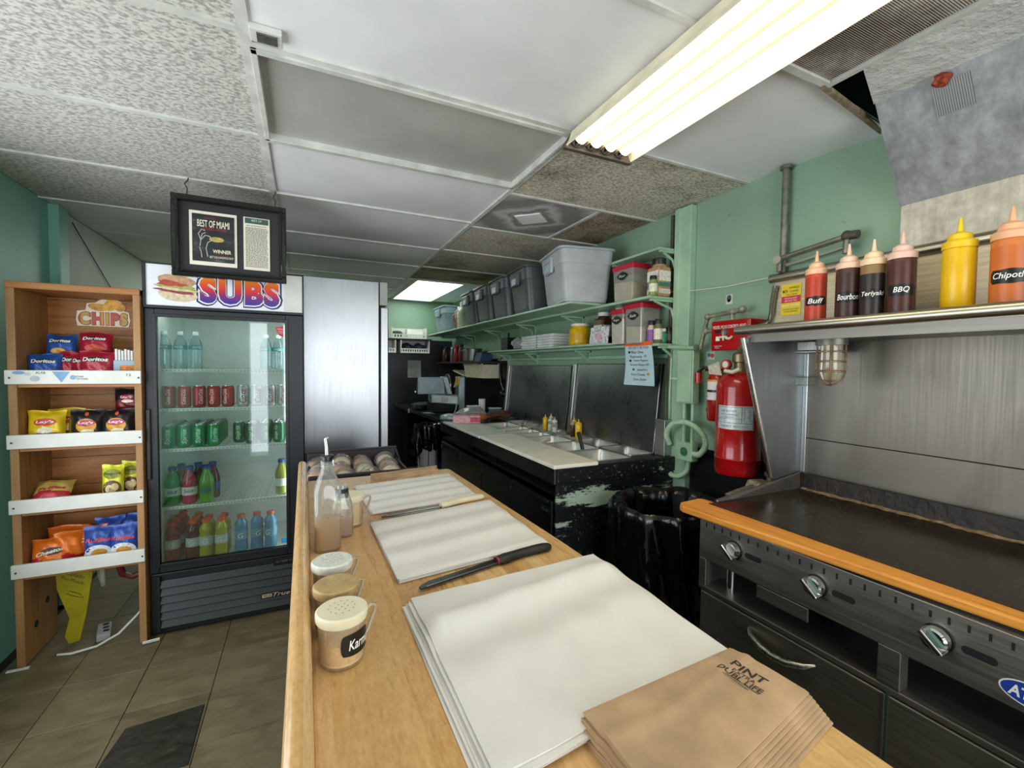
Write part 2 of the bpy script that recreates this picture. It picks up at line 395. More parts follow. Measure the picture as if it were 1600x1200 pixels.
MB().box(XR-.006, XR, 1.25, 1.90, 0, 1.02).build('black_wainscot', 'blackpaint', wr, smooth=0)
MB().box(XR-.006, XR, 4.4, 6.4, 0, 1.55).build('black_wainscot', 'blackpaint', wr, smooth=0)
wb = struct(MB().box(XL, XR, YB, YB+.1, 0, 2.75).build('wall_back', 'green', smooth=0))
MB().box(XL, XR, YB-.008, YB, 0, 1.83).build('black_wainscot', 'blackpaint', wb, smooth=0)
# shop front behind the camera: door opening and a wide window opening
wf = MB()
for x0, x1, z0, z1 in ((XL, -.74, 0, 2.75), (-0.5, -0.30, 0, 2.75), (1.88, XR, 0, 2.75), (-.74, -0.5, 2.1, 2.75), (-.74, -0.5, 0, .08), (-0.30, 1.88, 2.08, 2.75), (-0.30, 1.88, 0, .55)):
    wf.box(x0, x1, YF-.1, YF, z0, z1)
struct(wf.build('wall_front', 'beige', smooth=0))
# the wide post on the right-hand wall and its pipe chase
po = MB().box(1.955, XR, 1.85, 1.965, 0.0, ZC-.004); po.box(1.948, XR, 1.925, 1.965, 1.60, ZC-.004)
struct(po.build('trim_1', 'greengloss', smooth=0, bevel=.004))
# ceiling: deck, lay-in panels, tees
dk = MB().box(XL, XR, YF, YB, 2.74, 2.80)
ce = struct(dk.build('ceiling', 'deck', smooth=0))
xs = (-0.145, 0.985)
def tile(x0, x1, y0, y1, mt, sag=0.0, z=ZC):
    cx, cyy = (x0+x1)/2, (y0+y1)/2; g = .006
    if sag:
        b = MB(); f = lambda u, v: (x0+g+(x1-x0-2*g)*u, y0+g+(y1-y0-2*g)*v, z+.006-sag*math.sin(PI*u)*math.sin(PI*min(1, v*1.0)))
        b.grid(f, 14, 8); f2 = lambda u, v: tuple(a+d for a, d in zip(f(u, v), (0, 0, .012))); b.grid(f2, 14, 8)
    else:
        b = MB().box(x0+g, x1-g, y0+g, y1-g, z+.004, z+.018)
    return b.build('ceiling_tile', mt, ce, smooth=40, origin=(cx, cyy, z))
YLT = [-1.8, -1.0, -.36, .22, .84, 1.46, 2.095, 2.735, 3.415]
for a, c in zip(YLT, YLT[1:]): tile(XL, xs[0], a, c, 'acoustic')
for a, c in ((3.415, 4.1), (4.1, 4.8), (4.8, 5.5), (5.5, YB)): tile(XL, xs[0], a, c, 'gypsum')
YM = [-1.8, -.9, -.3, .30, .905, 1.515, 2.115, 2.74, 3.48, 4.15, 4.8, 5.5, YB]
for k, (a, c) in enumerate(zip(YM, YM[1:])):
    if k == 5: continue            # the dead light panel sits here
    tile(xs[0], xs[1], a, c, 'gypsum', sag=(0.045 if k == 8 else 0.012 if k in (6, 7) else 0))
tile(xs[1], XR, 1.53, 2.18, 'acoustic_stained')
tile(1.585, XR, 2.18, 2.80, 'acoustic_brown')
tile(xs[1], XR, 2.80, 3.45, 'acoustic_stained')
tile(xs[1], XR, 3.45, 4.12, 'acoustic_stained')
tile(xs[1], XR, 4.12, 4.75, 'acoustic_brown')
tile(1.66, XR, 4.75, 6.28, 'gypsum'); tile(xs[1], 1.08, 4.75, 6.28, 'gypsum')
tile(xs[1], XR, -1.8, .30, 'gypsum'); tile(xs[1], 1.53, .30, .90, 'perforated')
# the big plain panel by the exhaust hood has slipped at its corner, leaving a dark gap
b = MB()
def slip(u, v):
    x = 0.99+(XR-.99)*u; y = .94+(1.52-.94)*v
    return (x, y-0.03*(1-v)*u*0, ZC+.004-0.055*max(0, u-.3)**1.5*(1-v)**2+0.02*math.sin(PI*u)*(1-v)**3)
b.grid(slip, 16, 6); b.grid(lambda u, v: tuple(a+d for a, d in zip(slip(u, v), (0, 0, .012))), 16, 6)
b.build('ceiling_tile', 'gypsum', ce, label='plain white panel slipped down at one corner beside the hood')
tw = .012
def tee(x0, x1, y0, y1, mt='tee', z=ZC): MB().box(x0, x1, y0, y1, z-.004, z+.012).build('ceiling_tee', mt, ce, smooth=0)
tee(xs[0]-.016, xs[0]+.016, YF, YB); tee(xs[1]-tw, xs[1]+tw, YF, YB)
for y in YLT[1:]: tee(XL, xs[0]-.016, y-tw, y+tw)
for y in YM[1:-1]: tee(xs[0]+.016, xs[1]-tw, y-(tw*1.5 if y in (1.515, 2.115) else tw*.7), y+(tw if y in (1.515, 2.115) else tw*.7))
for y in (2.18, 2.80, 3.45, 4.12, 4.75, 1.53): tee(xs[1]+tw, XR, y-tw*.7, y+tw*.7)
tee(xs[1]+tw, 1.53, .905-tw, .905+tw); tee(1.575, 1.597, 2.185, 2.795)
MB().hexa([(1.52, .905, 2.375), (1.985, .955, 2.358), (1.985, .972, 2.356), (1.52, .922, 2.375), (1.52, .905, 2.388), (1.985, .955, 2.372), (1.985, .972, 2.370), (1.52, .922, 2.388)]).build('ceiling_tee', plain('rusty_tee', '#7a6c55', .7, var=.4, vscale=30), ce, smooth=0, label='bent rusty tee hanging below the dark gap')
tee(1.533, 1.55, -.2, .92)
# decorative stained square tile
sq = MB().box(.995, 1.573, 2.19, 2.79, ZC+.002, ZC+.016)
mm = Mat('stained_square'); v = mm.coord(); n = mm.noise(v, 7, 6, .6); s_ = mm.sep(v)
dd = mm.math('ADD', mm.math('ABSOLUTE', s_[0]), mm.math('ABSOLUTE', s_[1]))
f = mm.ramp(mm.math('ADD', dd, mm.math('MULTIPLY', n, .25)), [(.22, 0.0), (.28, .8), (.34, .1), (.42, .7), (.55, .75), (.68, .1)])
mm.col(mm.mix(mm.math('MULTIPLY', f, .9), '#d6d4d2', '#4a3420')).set(rough=.8)
sqo = sq.build('ceiling_tile', mm.m, ce, smooth=0, bevel=.003, origin=(1.284, 2.49, ZC), label='brown-stained square panel with a diamond pattern')
b = MB(); q = .115; b.prism([(1.284-q, 2.49), (1.284, 2.49-q), (1.284+q, 2.49), (1.284, 2.49+q)], ZC-.004, ZC+.003); b.build('diamond_boss', 'gypsum', sqo, smooth=0, bevel=.002)
# dead recessed light panel
dl = thing('recessed_light', 'switched-off recessed light with dusty grey diffuser in the white ceiling grid', 'ceiling light', (.42, 1.815, ZC))
b = MB(); x0, x1, y0, y1 = xs[0]+.008, xs[1]-tw, 1.520, 2.10
for bx in ((x0, x1, y0, y0+.022), (x0, x1, y1-.014, y1), (x0, x0+.018, y0, y1), (x1-.014, x1, y0, y1)): b.box(bx[0], bx[1], bx[2], bx[3], ZC-.010, ZC+.03)
b.build('frame', 'tee', dl, smooth=0, bevel=.002)
mm = Mat('dusty_diffuser'); n = mm.noise(mm.coord(), 3, 5); sp = mm.ramp(mm.noise(mm.coord(), 20, 2), [(.72, 0.0), (.8, .5)])
mm.col(mm.mix(sp, mm.ramp(n, [(.3, '#a9a9a2'), (.7, '#bdbdb6')]), '#4a4638')).set(rough=.5)
MB().box(x0+.01, x1-.01, y0+.012, y1-.01, ZC+.018, ZC+.024).build('diffuser', mm.m, dl, smooth=0)
# lit panel at the back
ll = thing('lit_ceiling_panel', 'glowing white light panel far back in the ceiling above the slicer', 'ceiling light', (1.37, 5.5, ZC))
b = MB(); 
for bx in ((1.08, 1.66, 4.76, 4.79), (1.08, 1.66, 6.25, 6.28), (1.08, 1.11, 4.79, 6.25), (1.63, 1.66, 4.79, 6.25)): b.box(*bx, ZC-.006, ZC+.03)
b.build('frame', 'tee', ll, smooth=0)
le = Mat('lit_diffuser'); le.col('#e9f2ea').set(rough=.5).emit('#e8f6ec', 4.5)
MB().box(1.10, 1.64, 4.78, 6.26, ZC+.006, ZC+.012).build('diffuser', le.m, ll, smooth=0)
l2 = thing('lit_ceiling_panel', 'unseen glowing panel added behind the two tall fridges to brighten the back', 'ceiling light', (-.3, 5.7, ZC))  # out of view, added to lift the light in the back area
MB().box(-.60, .05, 5.2, 6.3, ZC-.008, ZC+.0).build('diffuser', (lambda m: (m.col('#e9f2ea').emit('#eef4ec', 14.0), m.m)[1])(Mat('added_back_fill_glow')), l2, smooth=0)
# four-tube fluorescent fixture
fx = thing('fluorescent_fixture', 'four-tube fluorescent light fixture hanging under the ceiling by the hood', 'ceiling light', (1.06, .9, 2.36))
b = MB()
y0, y1 = .24, 1.47
b.prism([(.945, 2.374), (.902, 2.302), (.907, 2.298), (.926, 2.356), (1.178, 2.356), (1.210, 2.298), (1.215, 2.302), (1.170, 2.374)], y0, y1, 'y')
b.build('housing', plain('fixture_enamel', '#e8dfc0', .35), fx, smooth=0)
for (ya, yb) in ((y1, y1+.022), (y0-.02, y0)):
    MB().prism([(.898, 2.292), (1.218, 2.292), (1.218, 2.306), (1.170, 2.375), (.945, 2.375), (.898, 2.306)], ya, yb, 'y').build('end_plate', plain('bronze_end', '#5a5348', .45, .3), fx, smooth=0, bevel=.003)
tb = Mat('fluorescent_tube'); tb.col('#fff2d0').emit('#fff1cc', 7.5)
for k in range(4):
    x = .948+k*.0680
    t_ = MB().lathe([(.027, y0+.02), (.027, y1-.03)], (x, 0, 2.328), 16, 'y').build('tube', tb.m, fx)
    MB().lathe([(.0285, y1-.032), (.0285, y1-.005)], (x, 0, 2.328), 16, 'y').build('tube_cap', 'chrome', t_)
    if k < 3: MB().prism([(x+.028, 2.3562), (x+.034, 2.308), (x+.040, 2.3562)], y0+.005, y1-.005, 'y').build('reflector', plain('reflector_enamel', '#8d8468', .5), fx, smooth=0)
# unseen copy of the fixture behind the camera, added for more light
f2 = dup(fx, (.35, -.95, 2.36), PI/2, 'unseen four-tube fixture added over the front of the shop for more light')
# little ceiling vent by the grid
vg = thing('ceiling_vent', 'small white louvred vent fixed to the ceiling beside the dead light panel', 'vent', (-.10, 1.40, ZC))
MB().box(-.13, -.05, 1.42, 1.475, ZC-.014, ZC+.003).build('frame', 'white', vg, smooth=0, bevel=.002)
for k in range(4): MB().box(-.113, -.062, 1.430+k*.0105, 1.435+k*.0105, ZC-.018, ZC-.012).build('louvre', 'pipe', vg, smooth=0)
# ================================================================ DRINKS FRIDGE
FX0, FX1, FY, FD = -0.748, 0.0, 2.882, 0.70
fr = thing('display_fridge', 'tall black glass-door drinks fridge with a lit-up SUBS sign header', 'fridge', (-.374, 3.2, 0))
b = MB(); y1 = FY+FD
b.box(FX0, FX0+.035, FY+.05, y1, .04, 1.977); b.box(FX1-.035, FX1, FY+.05, y1, .04, 1.977)
b.box(FX0+.035, FX1-.035, y1-.03, y1, .04, 1.977); b.box(FX0+.035, FX1-.035, FY+.05, y1-.03, 1.76, 1.977); b.box(FX0+.035, FX1-.035, FY+.06, y1-.03, .04, .335)
b.build('cabinet', 'blackmetal', fr, smooth=0, bevel=.004)
b = MB()
b.box(FX0+.036, FX0+.046, FY+.06, y1-.031, .336, 1.759); b.box(FX1-.046, FX1-.036, FY+.06, y1-.031, .336, 1.759)
b.box(FX0+.046, FX1-.046, y1-.042, y1-.031, .336, 1.759); b.box(FX0+.046, FX1-.046, FY+.06, y1-.042, .336, .348); b.box(FX0+.046, FX1-.046, FY+.06, y1-.042, 1.748, 1.759)
b.build('inner_liner', 'liner', fr, smooth=0)
tl = Mat('fridge_lamp'); tl.col('#ffffff').emit('#fbfffd', 16.0)
MB().lathe([(.011, .40), (.011, 1.70)], (FX1-.064, FY+.080, 0), 10).build('interior_lamp', tl.m, fr); MB().lathe([(.010, -.66), (.010, -.14)], (0, FY+.095, 1.732), 10, 'x').build('interior_lamp', tl.m, fr)
# header sign
hd = MB().box(FX0+.012, FX1-.004, FY-.004, FY+.05, 1.758, 1.972).build('header_sign', plain('sign_white', '#eef0f4', .3, var=.02), fr, smooth=0, bevel=.003)
b = MB(); b.box(FX0, FX0+.014, FY-.012, FY+.05, 1.752, 1.977); b.box(FX1-.008, FX1, FY-.012, FY+.05, 1.752, 1.977)
b.box(FX0, FX1, FY-.010, FY+.05, 1.745, 1.760); b.box(FX0, FX1, FY-.010, FY+.05, 1.971, 1.979)
b.build('header_frame', 'blackmetal', fr, smooth=0, bevel=.002)
MB().box(FX1-.105, FX1-.010, FY-.0055, FY-.003, 1.764, 1.968).build('header_end_piece', 'white', fr, smooth=0)
sg = Mat('subs_gradient'); z = sg.sep(sg.coord())[2]
sg.col(sg.ramp(sg.math('MULTIPLY', sg.math('ADD', z, -1.79), 7.2), [(0.05, '#3f2a98'), (.30, '#8a2470'), (.48, '#dc2d33'), (.70, '#ee5a2a'), (.95, '#f7a22e')])).set(rough=.35)
navy = plain('navy_ink', '#1c2368', .4)
def on_h(e): return lambda u, v: (-.315+u, FY-.004-e, 1.853+v)
b = MB(); text(b, 'SUBS', .412, .168, on_h(.0012), offset=.115, spacing=1.16); b.build('lettering_outline', navy, hd, smooth=0)
b = MB(); text(b, 'SUBS', .394, .152, on_h(.0022), offset=.085, spacing=1.16); b.build('lettering_border', 'whiteink', hd, smooth=0)
b = MB(); text(b, 'SUBS', .380, .138, on_h(.0032), offset=.060, spacing=1.17); b.build('lettering', sg.m, hd, smooth=0, origin=(0, 0, 0))
# printed sandwich on the header
def blob(cx, cz, rx, rz, e, wob=.06, seed=1, tilt=-.08):
    rnd = random.Random(seed); ph = [rnd.uniform(0, 6) for _ in range(4)]
    def fn(u, v):
        a = math.atan2(v, u); r = math.hypot(u, v); k = 1+wob*(math.sin(3*a+ph[0])+math.sin(7*a+ph[1])*.6+math.sin(11*a+ph[2])*.4)
        x = rx*r*k*math.cos(a); zz = rz*r*k*math.sin(a); return (cx+x, FY-.0045-e, cz+zz+tilt*x)
    return fn
for nm, cc, args in (('bun', '#d9c3a4', (-.600, 1.822, .085, .038, .0008, .02, 3)), ('bun', '#c79a76', (-.605, 1.892, .082, .030, .0010, .03, 4)), ('lettuce', '#9fae58', (-.597, 1.858, .086, .018, .0016, .16, 5)),
                     ('ham', '#8f3f44', (-.605, 1.838, .084, .012, .0022, .14, 6)), ('cheese', '#d9c79a', (-.597, 1.846, .080, .007, .0026, .10, 8)), ('tomato', '#b3452f', (-.628, 1.876, .060, .014, .0028, .18, 7))):
    b = MB(); b.disc(blob(*args), 36, 2); b.build('sandwich_'+nm, plain('print_'+nm+cc, cc, .5, var=.14, vscale=60), hd, smooth=0)
# door
dr = MB(); gx0, gx1, gz0, gz1 = -.703, -.094, .388, 1.706
dr.box(FX0+.002, gx0, FY, FY+.048, .345, 1.744); dr.box(gx1, FX1-.004, FY, FY+.048, .345, 1.744); dr.box(gx0, gx1, FY, FY+.048, .345, gz0); dr.box(gx0, gx1, FY, FY+.048, gz1, 1.744)
dro = dr.build('door', 'blackmetal', fr, smooth=0, bevel=.004)
b = MB(); b.box(gx0-.012, gx0+.006, FY-.004, FY+.004, gz0-.012, gz1+.012); b.box(gx1-.006, gx1+.012, FY-.004, FY+.004, gz0-.012, gz1+.012); b.box(gx0+.006, gx1-.006, FY-.004, FY+.004, gz0-.012, gz0+.006); b.box(gx0+.006, gx1-.006, FY-.004, FY+.004, gz1-.006, gz1+.012)
b.build('door_trim', 'black', dro, smooth=0, bevel=.002)
MB().box(gx0, gx1, FY+.012, FY+.018, gz0, gz1).build('glass_pane', 'glass', dro, smooth=0)
MB().box(FX0+.004, FX0+.022, FY-.012, FY, .85, 1.22).build('handle', 'black', dro, smooth=0, bevel=.003)
b = MB(); b.prism([(-.150, 1.672), (-.108, 1.680), (-.108, 1.618), (-.128, 1.624), (-.142, 1.650)], FY+.0100, FY+.0115, 'y'); st = b.build('sticker', plain('red_sticker', '#c92a3e', .4), dro, smooth=0)
b = MB(); text(b, 'WARNING', .030, .006, on_y(-.125, FY+.0096, 1.662)); text(b, 'COLD DRINKS', .026, .004, on_y(-.122, FY+.0096, 1.650)); text(b, 'INSIDE', .018, .004, on_y(-.120, FY+.0096, 1.641)); b.build('lettering', 'whiteink', st, smooth=0)
MB().box(-.128, -.101, FY+.0100, FY+.0115, .412, .440).build('energy_sticker', plain('blue_sticker', '#3b9ad6', .4), dro, smooth=0)
# base: louvred grille, badge, feet
MB().box(FX0+.004, FX1-.002, FY+.010, FY+.06, .015, .338).build('base_panel', 'blackmetal', fr, smooth=0, bevel=.004)
for k in range(6):
    z0 = .048+k*.043
    MB().prism([(FY+.014, z0), (FY-.012, z0+.004), (FY+.004, z0+.038), (FY+.014, z0+.040)], FX0+.05, FX1-.03, 'x').build('grille_slat', 'blackmetal', fr, smooth=0)
MB().box(FX0+.035, FX0+.05, FY-.012, FY+.012, .035, .325).build('grille_frame', 'blackmetal', fr, smooth=0, bevel=.002)
bd = MB().box(-.235, -.06, FY-.017, FY-.008, .112, .142).build('badge', 'chalk', fr, smooth=0, bevel=.002)
gold = plain('gold_print', '#cfc3a2', .4, .3)
b = MB(); text(b, 'True', .088, .022, on_y(-.128, FY-.0175, .127), offset=.01, shear=.35); b.box(-.228, -.178, FY-.0178, FY-.0170, .117, .137); b.build('lettering', gold, bd, smooth=0)
b = MB(); text(b, 'TRUE', .042, .013, on_y(-.203, FY-.0186, .127)); b.build('lettering', 'chalk', bd, smooth=0)
MB().box(-.170, -.055, FY-.006, FY+.004, .290, .330).build('thermometer_plate', 'chalk', fr, smooth=0, bevel=.002)
b = MB(); text(b, '38 TEMP 42', .085, .012, on_y(-.115, FY-.0065, .312)); b.build('lettering', 'pipe', fr, smooth=0)
for x in (FX0+.06, FX1-.06):
    for y in (FY+.08, y1-.08): MB().lathe([(.016, 0), (.022, .006), (.012, .012), (.012, .042)], (x, y, 0), 10).build('foot', 'pipe', fr)
MB().tube([(FX0-.02, FY-.045, .010), (FX0+.05, FY-.035, .010)], .008, 6).build('levelling_bar', 'white', fr)
# wire shelves
SH = [1.428, 1.214, .994, .678, .362]
for k, z in enumerate(SH):
    b = MB()
    if k < 4:
        for i in range(26): x = gx0+.012+i*(gx1-gx0-.024)/25; b.box(x-.0016, x+.0016, FY+.075, y1-.06, z-.0055, z-.0018)
    b.box(gx0-.004, gx1+.02, FY+.066, FY+.078, z-.016, z); b.box(gx0-.004, gx1+.02, y1-.07, y1-.062, z-.008, z-.0015); b.box(gx0-.004, gx0+.004, FY+.078, y1-.07, z-.008, z-.0015); b.box(gx1+.012, gx1+.02, FY+.078, y1-.07, z-.008, z-.0015)
    sh = b.build('wire_shelf', 'whiteplastic', fr, smooth=0)
    b = MB()
    for i in range(34): x = gx0+.010+i*.0181; b.box(x, x+.009, FY+.0645, FY+.0665, z-.011, z-.006)
    b.build('price_rail_slots', plain('rail_slot', '#7f9088', .5), sh, smooth=0)

# ---------------------------------------------------------------- drinks
alu = plain('can_aluminium', '#c4c6c8', .28, .9, var=.04)
def can(name, label, base, word, wcol, x, y, z, group, second=None, h=.122, ws=.85):
    t = thing(name, label, 'drink can', (x, y, z), group); r = .0325
    MB().lathe([(.024, 0), (.029, .004), (r, .014), (r, h-.016), (.027, h-.004)], (x, y, z), 20).build('can_body', plain('can_'+base, base, .28, .35, var=.03), t)
    MB().lathe([(.0271, h-.004), (.0275, h), (.0245, h), (.0235, h-.004)], (x, y, z), 20).build('can_top', alu, t)
    vs, fs, W, H = glyphs(word, .012, .2)
    b2 = MB(); sx = h*.66/W; sy = min(r*ws/H, sx*1.4); a0 = -PI/2
    b2.raw([(x+(r+.0007)*math.cos(a0-v*sy/r), y+(r+.0007)*math.sin(a0-v*sy/r), z+h*.5+u*sx) for u, v in vs], fs); b2.build('lettering', plain('ink_'+wcol, wcol, .4), t, smooth=0)
    return t
def row_word(k): return ('first', 'second', 'third', 'fourth', 'fifth', 'sixth', 'seventh')[k]
yf = FY+.115
c0 = None
for k in range(5):
    x = -.672+k*.0685; lb = 'red cola can, %s from the hinge side, front of second fridge shelf' % row_word(k)
    if c0 is None: c0 = can('soda_can', lb, '#b01c2c', 'Coca-Cola', '#f0e6e2', x, yf, SH[1]+.001, 'red cola cans'); tr0 = TREE(c0)
    else: dup(c0, (x, yf+random.uniform(0, .004), SH[1]+.001), random.uniform(-.5, .5), lb, tree=tr0)
d0 = None
for k in range(4):
    x = -.322+k*.0685; lb = 'silver diet cola can, %s along the right half of second fridge shelf' % row_word(k); lb = lb.replace('right half', 'latch half')
    if d0 is None: d0 = can('soda_can', lb, '#b9b7b8', 'Coke', '#a02038', x, yf, SH[1]+.001, 'silver diet cola cans', ws=1.1); tr1 = TREE(d0)
    else: dup(d0, (x, yf+random.uniform(0, .004), SH[1]+.001), random.uniform(-.4, .4), lb, tree=tr1)
s0 = None
for r_ in range(5):
    for k in range(4 if r_ else 4):
        x = -.676+k*.069; y = yf+r_*.068; lb = 'green lemon-lime can, column %s from the hinge side, %s row of third fridge shelf' % (('one', 'two', 'three', 'four')[k], ('front', 'second', 'middle', 'fourth', 'rear')[r_])
        if s0 is None: s0 = can('soda_can', lb, '#16884a', 'Sprite', '#f2f5ef', x, y, SH[2]+.001, 'green lemon-lime cans'); tr2 = TREE(s0)
        else: dup(s0, (x, y, SH[2]+.001), random.uniform(-.5, .5), lb, tree=tr2)
g0 = None
for r_ in range(3):
    for k in range(4):
        x = -.352+k*.0705
        if k == 0 and r_ != 1: continue
        lb = 'dark green ginger ale can, column %s, %s row on latch side of third shelf' % (('one', 'two', 'three', 'four')[k], ('front', 'second', 'rear')[r_])
        if g0 is None: g0 = can('soda_can', lb, '#1f5e41', 'Ginger Ale', '#e0d7b8', x, yf+r_*.07, SH[2]+.001, 'dark green ginger ale cans'); tr3 = TREE(g0)
        else: dup(g0, (x, yf+r_*.07, SH[2]+.001), random.uniform(-.4, .4), lb, tree=tr3)
def bottle(name, label, prof, liquid, capc, labc, word, wcol, x, y, z, group, lz0, lz1, capz, capr, fill=None, cat='drink bottle'):
    t = thing(name, label, cat, (x, y, z), group)
    MB().lathe(prof, (x, y, z), 18).build('bottle_body', liquid, t)
    MB().lathe([(capr, capz), (capr, capz+.017), (capr*.85, capz+.02)], (x, y, z), 14).build('cap', plain('cap_'+capc, capc, .4), t)
    R = max(p[0] for p in prof)
    if labc:
        lo = MB().lathe([(R+.0008, lz0), (R+.0008, lz1)], (x, y, z), 18, cap=False).build('wrap_label', plain('wrap_'+labc, labc, .4), t)
        if word:
            b = MB(); text(b, word, R*(1.25 if len(word) > 1 else .8), (lz1-lz0)*.6, lambda u, v: (x+(R+.0018)*math.sin(u/R), y-(R+.0018)*math.cos(u/R), z+(lz0+lz1)/2+v), offset=.01, shear=.15)
            b.build('lettering', plain('ink_'+wcol, wcol, .4), lo, smooth=0)
    return t
wprof = [(.028, 0), (.032, .006), (.030, .03), (.032, .04), (.030, .05), (.032, .06), (.031, .075), (.032, .09), (.032, .125), (.026, .155), (.013, .175), (.0125, .186)]
for k, (x, y) in enumerate(((-.688, yf), (-.618, yf+.004), (-.548, yf+.002), (-.205, yf+.03), (-.140, yf+.03))):
    lb = 'clear water bottle with teal label, %s on top fridge shelf' % ('against the hinge side', 'second from hinge side', 'third from hinge side', 'first of the latch-side pair', 'last before the latch side')[k]
    if k == 0: w0 = bottle('water_bottle', lb, wprof, 'pet', '#e8eef0', '#2f8f98', 'WATER', '#f2f6f4', x, y, SH[0]+.001, 'water bottles', .108, .130, .186, .014); tr4 = TREE(w0)
    else: dup(w0, (x, y, SH[0]+.001), random.uniform(-.5, .5), lb, tree=tr4)
jprof = [(.030, 0), (.036, .006), (.036, .105), (.037, .11), (.034, .13), (.022, .165), (.017, .175), (.017, .188)]
for k, (x, y, cc, lab) in enumerate(((-.664, yf+.005, '#3f8f4a', 'green and red'), (-.586, yf, '#b83a55', 'pink'), (-.506, yf-.004, '#5a9a3a', 'green'), (-.640, yf+.08, '#7a3a2a', 'brown'), (-.56, yf+.085, '#5a2530', 'dark red'), (-.49, yf+.08, '#5b2a3c', 'purple'), (-.128, yf+.02, '#8a8a2a', 'yellow'))):
    bottle('juice_bottle', '%s juice bottle with blue cap, %s' % (lab, 'front of fourth fridge shelf' if k < 3 else 'second row of fourth fridge shelf' if k < 6 else 'alone at latch side of fourth shelf'), jprof, plain('juice_'+cc, cc, .15, var=.05), '#2b3f8a', ('#cfd6c9', '#e6e0d0', '#3f7a35', '#33508a', '#33508a', '#33508a', '#d9dcd6')[k], 'Juice' if k < 3 else None, '#2f5fa8', x, y, SH[3]+.001, 'juice bottles', .05, .095, .188, .020)
gprof = [(.030, 0), (.034, .006), (.034, .04), (.031, .055), (.034, .07), (.034, .125), (.030, .140), (.034, .152), (.032, .17), (.018, .19), (.018, .198)]
cols = {'red': '#8e2420', 'dark red': '#5a1a1c', 'yellow': '#a8a52a', 'blue': '#3f86ad'}
spots = [('red', -.668, 0), ('red', -.666, .07), ('red', -.662, .14), ('red', -.660, .21), ('dark red', -.575, .0), ('dark red', -.573, .07), ('dark red', -.57, .14), ('yellow', -.512, -.006), ('yellow', -.508, .066), ('yellow', -.437, -.004), ('yellow', -.434, .068),
         ('blue', -.342, .01), ('blue', -.262, .02), ('blue', -.190, .01)]
src = {}
names = ('front', 'second', 'third', 'rear')
for k, (cn, x, dy) in enumerate(spots):
    row = names[int(round(max(0, dy)/.07))]
    if cn == 'blue': lb = 'blue sports drink bottle, %s on the fridge floor' % ('next to the yellow ones', 'middle of the blue three', 'nearest the energy sticker')[k-11]
    elif cn == 'yellow': lb = 'yellow sports drink bottle, %s row, %s column on the fridge floor' % (row, 'red-side' if x < -.48 else 'blue-side')
    else: lb = '%s sports drink bottle with orange cap, %s row on the fridge floor' % (cn, row)
    if cn in src: dup(src[cn][0], (x, yf+dy, SH[4]+.001), random.uniform(-.5, .3), lb, tree=src[cn][1])
    else:
        o = bottle('sports_bottle', lb, gprof, plain('sport_'+cn, cols[cn], .12, var=.05), '#d9502a' if cn != 'blue' else '#c04a3a', '#c3c7c6' if cn != 'blue' else '#5f93b3', 'G', '#f4f4f0' if cn == 'blue' else '#f6f6f2', x, yf+dy, SH[4]+.001, cn+' sports drinks', .072, .122, .197, .021)
        src[cn] = (o, TREE(o))

# ================================================================ STEEL UPRIGHT REFRIGERATOR
sf = thing('steel_refrigerator', 'tall stainless steel upright refrigerator seen from its brushed side', 'fridge', (.2, 4.0, 0))
mm = brushed('steel_fridge_side', '#aeb2b6', 2, .33, .07)
MB().box(-.22, .532, 3.6, 4.4, .12, 2.109).build('cabinet', mm, sf, smooth=0, bevel=.005)
MB().box(.538, .597, 3.605, 4.4, 1.93, 2.109).build('header', 'white', sf, smooth=0, bevel=.004)
MB().box(.545, .604, 3.608, 4.38, .16, 1.915).build('door', mm, sf, smooth=0, bevel=.006)
MB().box(.53, .546, 3.615, 4.38, .14, 1.925).build('gasket', 'rubber', sf, smooth=0)
for x in (-.15, .45):
    for y in (3.68, 4.32): MB().lathe([(.03, 0), (.03, .09), (.02, .12)], (x, y, 0), 10).build('caster', 'rubber', sf)

# ================================================================ FRAMED AWARD
pf = thing('framed_award', 'black framed magazine award hanging on wires in front of the SUBS sign', 'picture frame', (-.329, 2.66, 2.28))
X0, X1, Z0, Z1, Y = -.578, -.082, 1.886, 2.282, 2.655
b = MB()
for (a0, a1, c0_, c1) in ((X0, X1, Z0, Z0+.032), (X0, X1, Z1-.032, Z1), (X0, X0+.032, Z0+.032, Z1-.032), (X1-.032, X1, Z0+.032, Z1-.032)): b.box(a0, a1, Y, Y+.03, c0_, c1)
i_ = .020
for (a0, a1, c0_, c1) in ((X0+i_, X1-i_, Z0+i_, Z0+i_+.010), (X0+i_, X1-i_, Z1-i_-.010, Z1-i_), (X0+i_, X0+i_+.010, Z0+i_, Z1-i_), (X1-i_-.010, X1-i_, Z0+i_, Z1-i_)): b.box(a0, a1, Y-.008, Y, c0_, c1)
b.build('frame', plain('frame_lacquer', '#0b0b0c', .16, coat=.5), pf, smooth=0, bevel=.004)
MB().box(X0+.03, X1-.03, Y+.016, Y+.024, Z0+.03, Z1-.03).build('mat_board', plain('mat_black', '#26272a', .7), pf, smooth=0)
cl = plain('cream_card', '#e9e3cf', .6, var=.02)
cov = MB().box(-.506, -.306, Y+.012, Y+.016, 1.948, 2.212).build('magazine_cover', cl, pf, smooth=0)
mm = Mat('cover_sky'); n = mm.noise(mm.coord((1, 1, 3)), 9, 5); mm.col(mm.ramp(n, [(.4, '#141516'), (.62, '#2b2d2e'), (.78, '#6e7472')])).set(rough=.5)
MB().box(-.494, -.317, Y+.009, Y+.012, 1.967, 2.197).build('cover_print', mm.m, cov, smooth=0)
def on_f(cx, cz, e=.0075): return on_y(cx, Y+e, cz)
